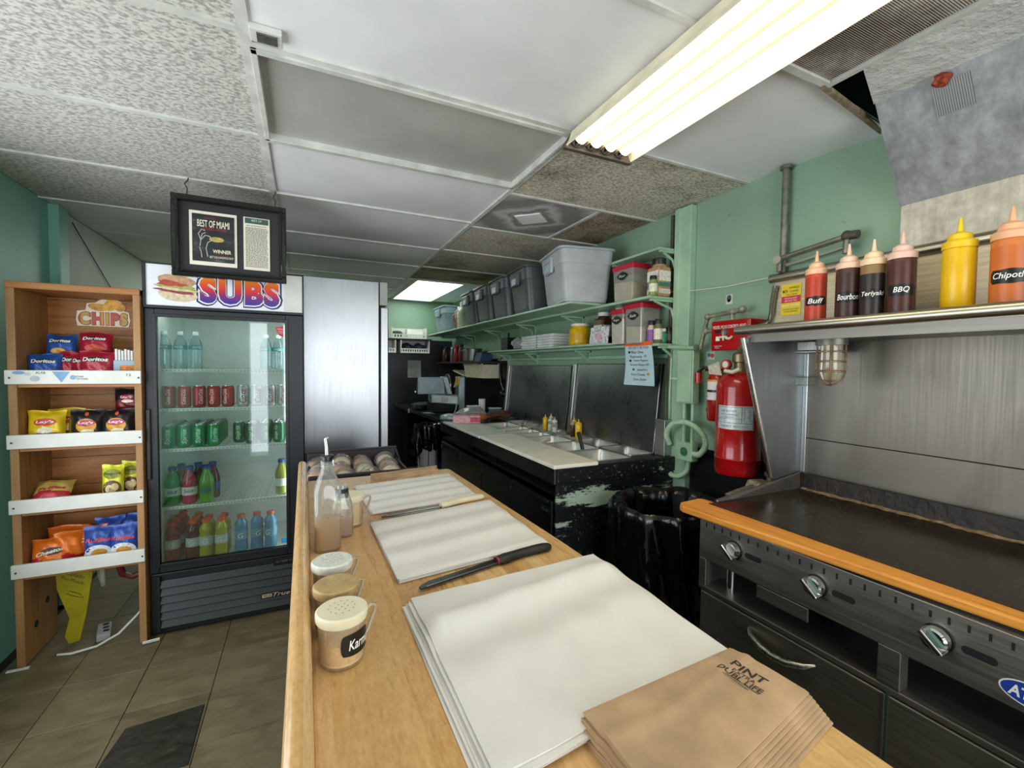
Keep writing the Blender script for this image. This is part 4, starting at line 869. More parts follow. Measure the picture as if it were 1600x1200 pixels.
# knives
def knife(label, tip, neck, end, hm, bm, ring=None, serr=True):
    T, N_, E_ = [Vector((x, y, 0)) for x, y in (tip, neck, end)]; z = .956
    t = thing('bread_knife', label, 'knife', (N_.x, N_.y, z)); d = (N_-T).normalized(); n = Vector((-d.y, d.x, 0)); L = (N_-T).length
    pts = []
    for i in range(60): s_ = i/59; pts.append((T+d*(L*s_), .015*min(1, (s_*7)**.6)+(.0014*((i % 2)) if serr and s_ > .12 else 0)))
    b = MB(); vs = []; m_ = len(pts)
    for p, wd in pts: vs.append((p.x+n.x*wd, p.y+n.y*wd, z)); vs.append((p.x-n.x*.010, p.y-n.y*.010, z)); vs.append((p.x+n.x*wd, p.y+n.y*wd, z+.0018)); vs.append((p.x-n.x*.010, p.y-n.y*.010, z+.0026))
    fs = []
    for i in range(m_-1):
        a = 4*i; c = a+4; fs += [(a+2, a+3, c+3, c+2), (a, c, c+1, a+1), (a, a+2, c+2, c), (a+1, c+1, c+3, a+3)]
    b.raw(vs, fs); b.build('blade', bm, t, smooth=30)
    bb = MB(); vs2 = [(p.x-n.x*.0098, p.y-n.y*.0098, z+.0028) for p, _ in (pts[4], pts[-1])]+[(p.x-n.x*.004, p.y-n.y*.004, z+.0029) for p, _ in (pts[-1], pts[4])]
    bb.raw(vs2, [(0, 1, 2, 3)]); bb.build('ground_edge', 'steel', t, smooth=0)
    dh = (E_-N_); Lh = dh.length; dh.normalize(); nh = Vector((-dh.y, dh.x, 0)); prof = [(-.06, .012, .010), (.0, .016, .012), (.10, .019, .013), (.2, .0165, .012), (.45, .0155, .012), (.7, .0175, .0125), (.88, .0185, .012), (.97, .013, .010), (1.0, .006, .006)]
    b = MB(); vs = []; seg = 12
    for s_, w_, h_ in prof:
        c = N_+dh*(Lh*s_)+nh*(.004*math.sin(s_*4))
        for i in range(seg): a = 2*PI*i/seg; q = c+nh*(w_*math.cos(a)); vs.append((q.x, q.y, z+.004+h_*math.sin(a)*.9))
    fs = [(j*seg+i, j*seg+(i+1) % seg, (j+1)*seg+(i+1) % seg, (j+1)*seg+i) for j in range(len(prof)-1) for i in range(seg)]+[tuple(range(seg-1, -1, -1)), tuple((len(prof)-1)*seg+i for i in range(seg))]
    b.raw(vs, fs); b.build('handle', hm, t, smooth=60)
    if ring:
        b = MB(); vs = []
        for s_ in (-.075, -.045):
            c = N_+dh*(Lh*s_)
            for i in range(seg): a = 2*PI*i/seg; q = c+nh*(.0128*math.cos(a)); vs.append((q.x, q.y, z+.004+.0108*math.sin(a)*.9))
        b.raw(vs, [(i, (i+1) % seg, seg+(i+1) % seg, seg+i) for i in range(seg)]); b.build('collar', ring, t, smooth=60)
    return t
blade = plain('dark_blade', '#3a3a3b', .28, .85, var=.1)
knife('serrated knife with black handle and red collar on the counter', (.232, .982), (.456, 1.036), (.620, 1.066), plain('knife_black', '#191a1c', .5), blade, plain('red_collar', '#c01f34', .4))
knife('serrated knife with cream handle lying beside the farther papers', (.228, 1.505), (.450, 1.535), (.622, 1.586), 'cream', blade)
# shakers
shk = clear('shaker_plastic', '#fdf3e0', .025, .08, .16)
def shaker(label, x, y, fillc, fh, lid='cream', tagword=None, ang=.35, r=.038, h=.082, holes=True):
    t = thing('handled_shaker', label, 'shaker', (x, y, .95), 'handled shakers along the counter ledge'); z = .95
    MB().lathe([(.031, .001), (r-.003, .003), (r, .012), (r+.0012, h), (r-.0008, h), (r-.0022, .012), (.030, .006)], (x, y, z), 28, cap=False).build('cup', shk, t)
    MB().lathe([(.001, .0065), (r-.0035, .0068), (r-.0028, .014), (r-.0022, fh*.8), (r-.006, fh), (r*.45, fh+.006), (.001, fh+.003)], (x, y, z), 24, cap=False).build('contents', plain('powder_'+fillc, fillc, .9, var=.08, vscale=220, bump=.4, bscale=500), t)
    lo = MB().lathe([(r+.003, h-.008), (r+.0048, h-.004), (r+.0048, h+.007), (r+.002, h+.0095), (.001, h+.0105)], (x, y, z), 28).build('lid', lid, t)
    if holes:
        b = MB()
        for k in range(19):
            rr = (0, .010, .021)[0 if k == 0 else 1 if k < 7 else 2]; a = k*1.047 if k < 7 else k*.5236
            px, py = x+rr*math.cos(a), y+rr*math.sin(a); b.disc(lambda u, v: (px+.0013*u, py+.0013*v, z+h+.0112), 8, 1)
        b.build('sifter_hole', plain('hole_brown', '#9a8a64', .8), lo, smooth=0, kind='stuff')
    dx, dy = math.cos(ang), math.sin(ang); 
    b = MB(); b.tube([(x+dx*(r-.001), y+dy*(r-.001), z+h-.013), (x+dx*(r+.016), y+dy*(r+.016), z+h-.004), (x+dx*(r+.024), y+dy*(r+.024), z+h-.008), (x+dx*(r+.024), y+dy*(r+.024), z+h-.016), (x+dx*(r+.010), y+dy*(r+.010), z+.034), (x+dx*(r-.001), y+dy*(r-.001), z+.026)], .0036, 8); b.build('handle', plain('handle_plastic', '#dccfb0', .25, trans=.5), t)
    if tagword:
        b = MB(); a0 = -.95
        def cyl(u, v, e): a = a0+u/r; return (x+(r+e)*math.cos(a), y+(r+e)*math.sin(a), z+.044+v)
        b.grid(lambda p, q: cyl((p-.5)*.056*(1-.12*abs(2*q-1)**3), (q-.5)*.038*(1-.12*abs(2*p-1)**3), .0018), 14, 8); lb = b.build('chalk_label', 'chalk', t)
        b = MB(); text(b, tagword, .040, .017, lambda u, v: cyl(u+.004, v, .0026), offset=.012, shear=.2); b.build('lettering', 'whiteink', lb, smooth=0)
    return t
shaker('clear handled shaker with cream lid and black label reading Karm', .056, .803, '#f7e3b4', .040, 'cream', 'Karma', .35)
mm = plain('lid_translucent', '#b49a6a', .35, var=.12, vscale=40)
shaker('handled shaker with see-through brownish lid, second along the ledge', .053, .905, '#c9a25e', .055, mm, None, .55, .0375, .080)
shaker('handled shaker with whitish speckled lid, third along the ledge', .052, 1.020, '#cdb48a', .05, plain('lid_pale', '#d6d8d0', .4, var=.08, vscale=90), None, .45, .0375, .080)
shaker('handled shaker filled with white powder beyond the oil bottles', .128, 1.492, '#f4f3f0', .078, 'cream', None, .15, .042, .088)
# oil bottles
def square_bottle(label, x, y, s, hb, hn, rz, glass, oil, fh, pour):
    t = thing('oil_bottle', label, 'bottle', (x, y, .95), 'glass bottles on the counter')
    def ring(rad, sq, h, seg=24):
        r_ = []
        for i in range(seg):
            a = 2*PI*i/seg; c, n_ = math.cos(a), math.sin(a); m_ = max(abs(c), abs(n_)); k = (1-sq)+sq*min(1/m_, 1.22); r_.append((x+rad*k*c, y+rad*k*n_, .95+h))
        return r_
    def loft(rs):
        b = MB(); vs = [p for r_ in rs for p in r_]; n_ = len(rs[0]); b.raw(vs, [(j*n_+i, j*n_+(i+1) % n_, (j+1)*n_+(i+1) % n_, (j+1)*n_+i) for j in range(len(rs)-1) for i in range(n_)]+[tuple(range(n_-1, -1, -1))]); return b
    loft([ring(s*.92, 1, .001), ring(s, 1, .006), ring(s, 1, hb), ring(s*.86, .6, hb+.022), ring(s*.55, .1, hb+.05), ring(.0145, 0, hb+.068), ring(.0140, 0, hn-.018), ring(.0175, 0, hn-.016), ring(.0175, 0, hn)]).build('bottle', glass, t, smooth=35)
    loft([ring(s*.88, 1, .006), ring(s*.93, 1, .010), ring(s*.93, 1, fh), ring(.004, 1, fh)]).build('contents', oil, t, smooth=35)
    if pour:
        MB().lathe([(.012, hn-.006), (.014, hn+.002), (.013, hn+.010), (.019, hn+.011), (.019, hn+.014), (.006, hn+.016)], (x, y, .95), 16).build('stopper', 'black', t)
        MB().tube([(x, y, .95+hn+.012), (x-.001, y, .95+hn+.04), (x-.004, y+.002, .95+hn+.060), (x+.004, y, .95+hn+.066)], [.0058, .0055, .0045, .003], 10).build('pour_spout', 'steel', t)
    else: MB().lathe([(.0185, hn-.012), (.0185, hn+.012), (.016, hn+.014)], (x, y, .95), 18).build('cap', 'black', t)
    return t
oilm = clear('oil_tint', '#f8dcae', .02, .05, .34); vin = clear('oil_pink', '#f2d2b6', .02, .05, .35)
square_bottle('tall square glass bottle with a metal pour spout by the ledge', .056, 1.318, .034, .165, .246, 0, 'bottleglass', oilm, .085, True)
square_bottle('shorter square glass bottle with black cap behind the spouted bottle', .100, 1.405, .030, .085, .128, 0, 'bottleglass', vin, .055, False)
# bread crate beyond the counter on a low stand
cr = thing('bread_crate', 'dark plastic bread crate of bagged rolls beyond the counter end', 'crate', (.27, 2.62, .80))
mm = plain('crate_plum', '#2c2227', .5); cz = .79; cx0, cx1, cy0, cy1 = .012, .520, 2.32, 2.86
MB().box(cx0, cx1, cy0, cy1, cz, cz+.010).build('base', mm, cr, smooth=0)
for nm, bx in (('front_wall', (cx0, cx1, cy0, cy0+.015, cz+.01, cz+.132)), ('back_wall', (cx0, cx1, cy1-.015, cy1, cz+.01, cz+.150)), ('side_wall', (cx0, cx0+.015, cy0+.015, cy1-.015, cz+.01, cz+.10)), ('side_wall', (cx1-.015, cx1, cy0+.015, cy1-.015, cz+.01, cz+.10))):
    MB().box(*bx).build(nm, mm, cr, smooth=0, bevel=.005)
MB().box(cx0-.008, cx1+.008, cy1-.02, cy1+.006, cz+.150, cz+.160).build('rim', mm, cr, smooth=0, bevel=.003)
MB().tube([(cx1-.004, cy1-.01, cz+.158), (cx1+.012, cy1-.04, cz+.10), (cx1+.02, cy1-.10, cz+.05)], .008, 6).build('corner_rib', mm, cr)
crumb = [plain('bread_crust', '#c48a52', .7, var=.18, vscale=30), plain('bread_pale', '#e8d2ae', .7, var=.14, vscale=30)]
film = clear('bread_film', '#ffffff', .07, .16, .12)
rnd = random.Random(11); n_ = 0
for j in range(3):
    for i in range(4):
        x = .060+i*.125+rnd.uniform(-.01, .01); y = 2.45+j*.155+rnd.uniform(-.015, .015); z = cz+.075+rnd.uniform(-.006, .012)
        row = ('front', 'middle', 'rear')[j]; pos_ = ('by the fridge side', 'second along', 'third along', 'by the steel side')[i]
        t = thing('bagged_bread', 'clear-wrapped bread roll in the crate, %s row, %s' % (row, pos_), 'bread', (x, y, z), 'bagged bread rolls')
        b = MB(); ph = rnd.uniform(0, 6); b.sphere((x, y, z), .052, 14, .85, 1.0, 1.3); b.build('roll', crumb[(i+j) % 2], t)
        b = MB(); b.sphere((x, y, z+.002), .060, 18, .95, 1.0, 1.28); b.v = [(px+.005*math.sin(60*pz+ph), py+.006*math.sin(50*px+ph), pz+.007*math.sin(55*py+40*px+ph)) for px, py, pz in b.v]; b.build('plastic_wrap', film, t, smooth=25)
st = thing('crate_stand', 'low dark stand under the bread crate beyond the counter', 'stand', (.25, 2.6, 0))
MB().box(.0, .50, 2.33, 2.87, .755, .788).build('stand_top', 'blackpaint', st, smooth=0)
for x in (.02, .45):
    for y in (2.36, 2.81): MB().box(x, x+.03, y, y+.03, 0, .755).build('leg', 'blackpaint', st, smooth=0)
# ================================================================ SANDWICH PREP TABLE
pt = thing('prep_table', 'long black sandwich prep table against the green wall with open steel pans', 'prep table', (1.5, 3.0, 0))
PX, PX1, PY, PY1 = 1.150, 1.985, 1.93, 4.02
scr = mk_scratched('scraped_black', '#0c0f14', '#a9bfae', .57)
MB().box(PX+.012, PX1, PY+.006, PY+.020, .06, .915).build('end_panel', scr, pt, smooth=0, bevel=.002, label='black end panel with scraped pale green paint')
b = MB(); b.box(PX+.02, PX1, PY+.021, PY1, .10, .12); b.box(PX+.02, PX1, PY1-.02, PY1, .12, .80); b.box(PX1-.02, PX1, PY+.021, PY1-.021, .12, .80); b.box(PX+.04, PX1, PY+.021, PY1-.021, .78, .80)
b.build('carcass', 'blacksheet', pt, smooth=0)
# rim: front rail and a lattice that holds the pans
MB().box(PX-.004, PX+.012, PY, PY1, .862, .944).build('front_rail', 'steel_dark', pt, smooth=0, bevel=.003)
MB().box(PX+.012, PX1, PY-.006, PY+.016, .866, .947).build('end_rim', mk_scratched('scraped_black_rim', '#0d1015', '#b8c8bb', .60, (1.4, 2.5, 2.5)), pt, smooth=0, bevel=.004)
FR = [(1.995, 2.285), (2.30, 2.585), (2.60, 2.875), (2.89, 3.05), (3.065, 3.225), (3.24, 3.40), (3.415, 3.72)]
BR = [(2.05, 2.35), (2.365, 2.665), (2.68, 2.84), (2.855, 3.015), (3.03, 3.33), (3.345, 3.505), (3.52, 3.82)]
FXR = (1.432, 1.700); BXR = (1.722, 1.955)
b = MB(); zt0, zt1 = .925, .944
b.box(PX+.25, FXR[0], PY+.016, PY1, zt0, zt1); b.box(FXR[1], BXR[0], PY+.016, PY1, zt0, zt1); b.box(BXR[1], PX1, PY+.016, PY1, zt0, zt1)
for xr, rows in ((FXR, FR), (BXR, BR)):
    prev = PY+.016
    for a, c in rows: b.box(xr[0], xr[1], prev, a, zt0, zt1); prev = c
    b.box(xr[0], xr[1], prev, PY1, zt0, zt1)
b.build('pan_frame', 'blacksheet', pt, smooth=0)
dy = [PY+.03, 2.47, 2.96, 3.46, 3.99]
for k, (a, c) in enumerate(zip(dy, dy[1:])):
    d = MB().box(PX, PX+.022, a+.004, c-.004, .115, .765).build('door', 'blacksheet', pt, smooth=0, bevel=.004)
    MB().box(PX-.012, PX+.002, a+.03, c-.03, .752, .768).build('handle_lip', 'blackmetal', d, smooth=0, bevel=.003)
    MB().box(PX-.004, PX, c-.012, c-.006, .70, .76).build('hinge', 'steel_dark', d, smooth=0)
bdge = MB().box(PX-.006, PX-.002, 1.98, 2.06, .698, .728).build('badge', plain('badge_black', '#15191c', .4), pt, smooth=0)
b = MB(); text(b, 'Cntl', .062, .018, on_x(PX-.0066, 2.02, .713), shear=.2); b.build('lettering', plain('teal_ink', '#3f9a90', .4), bdge, smooth=0)
for x in (1.2, 1.93):
    for y in (2.0, 3.9): MB().lathe([(.028, 0), (.028, .10)], (x, y, 0), 10).build('caster', 'rubber', pt)
# raised pan lids behind
for k, (ya, yb2, z1) in enumerate(((2.045, 3.00, 1.488), (3.045, 4.25, 1.475))):
    ld = MB(); ld.hexa([(1.900, ya, .95), (1.925, ya, .95), (1.925, yb2, .95), (1.900, yb2, .95), (1.952, ya, z1), (1.978, ya, z1), (1.978, yb2, z1), (1.952, yb2, z1)]); 
    lo = ld.build('raised_lid', brushed('lid_steel_%d' % k, '#808183', 2, .28, .08), pt, smooth=0, bevel=.004)
    MB().hexa([(1.885, yb2-.045, .95), (1.899, yb2-.045, .95), (1.899, yb2, .95), (1.885, yb2, .95), (1.937, yb2-.045, z1), (1.951, yb2-.045, z1), (1.951, yb2, z1), (1.937, yb2, z1)]).build('lid_flange', 'steel', lo, smooth=0, bevel=.003)
MB().box(1.90, 1.955, 1.955, 2.035, .945, 1.16).build('hinge_bracket', 'steel', pt, smooth=0, bevel=.003)
# cutting boards
bm_ = plain('board_white', '#efecdc', .5, var=.04, vscale=14, bump=.06, bscale=90)
tag(MB().box(1.128, 1.398, 1.905, 2.930, .9475, .967).build('cutting_board', bm_, smooth=0, bevel=.004), 'long white cutting board at the scraped end of the prep table', 'cutting board')
tag(MB().box(1.120, 1.392, 2.938, 3.84, .9475, .967).build('cutting_board', plain('board_grey_green', '#d9e0d5', .5, var=.05), smooth=0, bevel=.004), 'greyer cutting board holding the pink box at its far end', 'cutting board')
# pans
foods = {2: None}
def pan(label, x0, x1, y0, y1, food=None, depth=.13, z=.945):
    t = thing('steel_pan', label, 'food pan', ((x0+x1)/2, (y0+y1)/2, z), 'steel pans sunk in the prep table')
    def rr(a0, a1, c0, c1, r, zz):
        out = []
        for cx, cy_, s0 in ((a1-r, c1-r, 0), (a0+r, c1-r, PI/2), (a0+r, c0+r, PI), (a1-r, c0+r, 1.5*PI)):
            for i in range(5): a = s0+i*PI/8; out.append((cx+r*math.cos(a), cy_+r*math.sin(a), zz))
        return out
    rs = [rr(x0-.001, x1+.001, y0+.001, y1-.001, .022, z), rr(x0-.001, x1+.001, y0+.001, y1-.001, .022, z+.004), rr(x0+.008, x1-.008, y0+.008, y1-.008, .03, z+.003), rr(x0+.013, x1-.013, y0+.013, y1-.013, .032, z-.012), rr(x0+.028, x1-.028, y0+.028, y1-.028, .034, z-depth), rr(x0+.04, x1-.04, y0+.04, y1-.04, .03, z-depth-.008)]
    n_ = len(rs[0]); b = MB(); b.raw([p for r_ in rs for p in r_], [(j*n_+i, j*n_+(i+1) % n_, (j+1)*n_+(i+1) % n_, (j+1)*n_+i) for j in range(len(rs)-1) for i in range(n_)]+[tuple((len(rs)-1)*n_+i for i in range(n_))])
    b.build('pan', 'steel_y', t, smooth=50)
    if food:
        b = MB(); rnd = random.Random(hash(label) % 1000); zz = z-.045
        b.grid(lambda u, v: (x0+.022+(x1-x0-.044)*u, y0+.022+(y1-y0-.044)*v, zz+.014*math.sin(9*u+4)*math.sin(7*v+2)+rnd.uniform(-.006, .006)), 10, 10); b.build('contents', plain('food_'+food, food, .7, var=.25, vscale=60), t, smooth=60)
    return t
ordn = ('first', 'second', 'third', 'fourth', 'fifth', 'sixth', 'seventh')
for k, (a, c) in enumerate(FR): pan('steel pan, %s from the scraped end, row beside the cutting boards' % ordn[k], FXR[0], FXR[1], a, c, {3: '#c9c2a8', 4: '#7d8a58', 5: '#b9b3a0'}.get(k), .13 if k < 3 else .10)
for k, (a, c) in enumerate(BR): pan('steel pan, %s from the scraped end, row beside the raised lids' % ordn[k], BXR[0], BXR[1], a, c, {2: '#8e8c7d', 5: '#a9a48f'}.get(k), .13 if k < 2 else .09)
tag(MB().tube([(1.625, 2.36, .86), (1.628, 2.39, .93), (1.640, 2.46, 1.03)], [.010, .012, .014], 8).build('scoop_handle', 'black'), 'black scoop handle sticking up out of a steel pan', 'scoop')
tag(MB().tube([(1.45, 2.63, .950), (1.50, 2.66, .957), (1.56, 2.70, .955)], [.010, .014, .012], 8).build('spreader_handle', 'cream'), 'cream spreader handle lying across the pan rims', 'spreader')
# small squeeze bottles between the pans
def squeeze(label, x, y, z, r, h, bodyc, lidc, group, word=None, liquid=None, cream=False, cat='squeeze bottle', wordc='#f2f2ee', a0=None, name='squeeze_bottle', sq=False, tagshape='wide'):
    t = thing(name, label, cat, (x, y, z), group); hb = h*.70
    bm2 = bodyc if not isinstance(bodyc, str) else plain('squeeze_'+bodyc, bodyc, .32, var=.05)
    MB().lathe([(r*.90, 0), (r, r*.12), (r, hb*.96), (r*.95, hb)], (x, y, z), 24).build('bottle_body', bm2, t)
    if liquid:
        MB().lathe([(r+.0004, r*.14), (r+.0004, hb*liquid[1])], (x, y, z), 24, cap=False).build('sauce_level', plain('sauce_'+liquid[0], liquid[0], .35, var=.05), t)
    MB().lathe([(r*1.04, hb-.002), (r*1.05, hb+h*.055), (r*.98, hb+h*.065), (r*.74, hb+h*.085), (r*.70, hb+h*.13), (r*.42, hb+h*.155), (r*.20, hb+h*.165), (r*.155, hb+h*.22), (r*.09, h)], (x, y, z), 20).build('nozzle_cap', lidc if lidc in M else plain('cap_'+lidc, lidc, .4), t)
    if word is not None:
        aa = a0 if a0 is not None else math.atan2(-y, -x); wl_, hl_ = r*2.15, r*.98
        def cyl(u, v, e): a = aa+u/r; return (x+(r+e)*math.cos(a), y+(r+e)*math.sin(a), z+hb*.50+v)
        b = MB(); b.grid(lambda p, q: cyl((p-.5)*wl_*(1-.16*abs(2*q-1)**4), (q-.5)*hl_*(1-.06*math.sin(9*p)), .0012), 14, 5); lb = b.build('chalk_label', 'chalk', t)
        b = MB(); text(b, word, min(wl_*.80, r*.36*len(word)), hl_*.56, lambda u, v: cyl(u, v, .002), offset=.012, shear=.22); b.build('lettering', 'whiteink', lb, smooth=0)
    return t
zb = .9485
squeeze('small yellow squeeze bottle in the pair-group farther along the pans', 1.79, 3.17, zb, .022, .125, '#e3bd14', '#e3bd14', 'little squeeze bottles among the pans')
squeeze('small clear squeeze bottle half hidden behind the far yellow one', 1.86, 3.20, zb, .020, .125, M['clearplastic'], 'whiteplastic', 'little squeeze bottles among the pans')
squeeze('small clear squeeze bottle, middle one beside the far yellow bottle', 1.79, 3.09, zb, .020, .115, M['clearplastic'], 'whiteplastic', 'little squeeze bottles among the pans', liquid=('#d9d5c8', .7))
squeeze('small clear squeeze bottle nearest the near yellow pair', 1.78, 3.005, zb, .022, .120, M['clearplastic'], 'whiteplastic', 'little squeeze bottles among the pans', liquid=('#cfcbbd', .5))
squeeze('small yellow squeeze bottle behind the brown sauce bottle', 1.86, 2.85, zb, .023, .135, '#e3bd14', '#e3bd14', 'little squeeze bottles among the pans')
squeeze('small brown sauce squeeze bottle between two yellow ones', 1.795, 2.765, zb, .020, .130, '#5a2c22', '#b9a59a', 'little squeeze bottles among the pans')
squeeze('small yellow squeeze bottle nearest the scraped end of the table', 1.79, 2.685, zb, .025, .140, '#e3bd14', '#e3bd14', 'little squeeze bottles among the pans')
# far end of the prep table: box, bags, loaf, clear tubs
pk = thing('pink_box', 'pink and white carton box on the far end of the cutting board', 'box', (1.26, 3.68, .966))
MB().hexa([(1.155, 3.66, .9665), (1.385, 3.60, .9665), (1.42, 3.72, .9665), (1.19, 3.78, .9665), (1.155, 3.66, 1.03), (1.385, 3.60, 1.03), (1.42, 3.72, 1.03), (1.19, 3.78, 1.03)]).build('carton', plain('carton_pink', '#d8a3ac', .5, var=.16, vscale=30), pk, smooth=0, bevel=.003)
b = MB(); b.hexa([(1.30, 3.621, .975), (1.384, 3.599, .975), (1.384, 3.600, .975), (1.30, 3.622, .975), (1.30, 3.620, 1.02), (1.384, 3.598, 1.02), (1.384, 3.600, 1.02), (1.30, 3.622, 1.02)]); b.build('printed_corner', plain('carton_red', '#b8455a', .5, var=.3, vscale=70), pk, smooth=0)
def crumple(label, x, y, z, rx, ry, rz_, mt, seed, cat='bag', name='plastic_bag', group=None):
    rnd = random.Random(seed); p = [rnd.uniform(0, 6) for _ in range(6)]; b = MB(); b.sphere((0, 0, 0), 1.0, 22)
    vs = []
    for a, c, d in b.v:
        k = 1+.10*math.sin(5*a+p[0]+3*c)+.09*math.sin(7*c+p[1]+4*d)+.07*math.sin(11*d+p[2]+6*a); zz_ = d*k*rz_+rz_
        vs.append((x+a*k*rx, y+c*k*ry, z+max(.0008, zz_)))
    b.v = vs; return tag(b.build(name, mt, smooth=22), label, cat, group)
crumple('crumpled pale blue plastic bag on the far end of the prep table', 1.20, 3.90, .9665, .09, .10, .03, clear('bag_blue', '#c9d8de', .12, .2, .5), 1)
crumple('clear plastic bag of bread heaped behind the pink box', 1.42, 3.92, .9665, .13, .11, .055, clear('bag_clear', '#dfe3e2', .15, .2, .35), 2)
crumple('orange brown loaf lying in front of the clear bags', 1.42, 3.78, .9665, .12, .045, .030, plain('loaf_orange', '#b3683a', .6, var=.2, vscale=30), 3, 'bread', 'bread_loaf')
crumple('dark wrapped loaf beside the raised steel lid', 1.70, 3.93, .9465, .14, .06, .045, plain('loaf_dark', '#5a3d30', .5, var=.3, vscale=25), 4, 'bread', 'bread_loaf')
for k, (x, y, h, cc, lb) in enumerate(((1.50, 4.10, .12, '#b9cdd6', 'clear blue tub standing behind the clear bread bags'), (1.60, 4.12, .19, '#e8e8e4', 'tall white cup tower standing behind the bread bags'), (1.74, 4.12, .09, '#3f86b3', 'blue carton behind the dark wrapped loaf'))):
    t = thing('storage_tub' if k == 0 else 'paper_cups' if k == 1 else 'carton', lb, ('tub', 'cups', 'box')[k], (x, y, .95))
    if k == 1: MB().lathe([(.030, 0), (.034, h), (.033, h)], (x, y, .947), 16).build('cup_column', 'white', t)
    else: MB().box(x-.055, x+.055, y-.04, y+.04, .947, .947+h).build('body', plain('tubc_'+cc, cc, .35), t, smooth=0, bevel=.008); MB().box(x-.058, x+.058, y-.043, y+.043, .947+h, .955+h).build('lid', 'whiteplastic', t, smooth=0, bevel=.003)
# back work table with slicer
wt = thing('work_table', 'dark work table in the back corner carrying the meat slicer', 'table', (1.6, 5.2, 0))
MB().prism([(1.25, 4.06), (1.985, 4.06), (1.985, 6.37), (1.14, 6.37)], .885, .920).build('table_top', plain('table_dark', '#1b211f', .28, var=.2), wt, smooth=0, bevel=.004)
for x in (1.30, 1.94):
    for y in (4.12, 6.30): MB().box(x-.02, x+.02, y-.02, y+.02, 0, .885).build('leg', 'blackmetal', wt, smooth=0)
MB().box(1.32, 1.93, 4.14, 6.28, .25, .27).build('lower_shelf', 'blackmetal', wt, smooth=0)
MB().box(1.158, 1.172, 5.46, 5.50, .88, .925).build('end_tag', plain('tag_pink', '#c99a86', .5), wt, smooth=0)
sl = thing('meat_slicer', 'pale grey meat slicer with a curved tray in the dark back corner', 'slicer', (1.4, 4.9, .92))
slm = plain('slicer_alu', '#a9b7bb', .35, .5); 
MB().hexa([(1.27, 4.82, 1.05), (1.56, 4.72, 1.03), (1.60, 5.0, 1.03), (1.31, 5.1, 1.05), (1.27, 4.84, 1.15), (1.56, 4.74, 1.13), (1.60, 5.0, 1.13), (1.31, 5.1, 1.15)]).build('motor_housing', slm, sl, smooth=0, bevel=.012)
MB().box(1.30, 1.58, 4.80, 5.12, .94, 1.045).build('base', 'black', sl, smooth=0, bevel=.01)
b = MB()
def tray(u, v): a = PI*.5*v; return (1.13+.30*u, 4.90-.12*math.sin(a)*0+.10*v*u, 1.33-.18*math.sin(a*.9)-.02*u*v-(.02 if u > .7 else 0))
b.grid(lambda u, v: (1.13+.30*u, 4.86+.16*v, 1.335-.21*math.sin(PI/2*min(1, v*1.1))+.05*v*v), 10, 10); b.grid(lambda u, v: (1.13+.30*u, 4.86+.16*v, 1.329-.21*math.sin(PI/2*min(1, v*1.1))+.05*v*v), 10, 10); b.box(1.13, 1.43, 4.852, 4.860, 1.15, 1.335)
b.build('feed_tray', plain('tray_blue_grey', '#9fb3ba', .35, .2), sl, smooth=50)
MB().lathe([(.001, -.008), (.13, -.008), (.13, .008), (.001, .008)], (1.50, 4.98, 1.24), 28, 'x').build('blade_disc', 'steel', sl)
MB().hexa([(1.46, 4.83, 1.14), (1.52, 4.83, 1.14), (1.52, 4.95, 1.14), (1.46, 4.95, 1.14), (1.40, 4.83, 1.34), (1.46, 4.83, 1.34), (1.46, 4.95, 1.34), (1.40, 4.95, 1.34)]).build('pusher_plate', slm, sl, smooth=0, bevel=.008)
MB().box(1.60, 1.68, 4.86, 5.0, .93, 1.34).build('upright', slm, sl, smooth=0, bevel=.012)
MB().hexa([(1.52, 4.80, 1.22), (1.57, 4.80, 1.24), (1.57, 4.806, 1.24), (1.52, 4.806, 1.22), (1.555, 4.80, 1.34), (1.605, 4.80, 1.32), (1.605, 4.806, 1.32), (1.555, 4.806, 1.34)]).build('warning_label', plain('label_yellow', '#c9a63a', .5, var=.25, vscale=40), sl, smooth=0)
MB().box(1.38, 1.45, 4.765, 4.775, 1.065, 1.115).build('name_plate', 'white', sl, smooth=0)
MB().tube([(1.55, 4.75, 1.12), (1.52, 4.70, 1.0), (1.49, 4.68, .93)], .006, 6).build('cord', 'whiteplastic', sl)
tag(MB().hexa([(1.22, 5.0, .9215), (1.46, 4.7, .9215), (1.50, 4.75, .9215), (1.30, 5.06, .9215), (1.22, 5.0, .926), (1.46, 4.7, .926), (1.50, 4.75, .926), (1.30, 5.06, .926)]).build('steel_tray', 'bluegray', smooth=0, bevel=.001), 'flat grey tray lying on the dark work table before the slicer', 'tray')
crumple('small dark cloth heap on the work table below the slicer tray', 1.28, 5.35, .921, .10, .10, .05, plain('cloth_dark', '#20242c', .8, var=.3), 6, 'cloth', 'cloth')
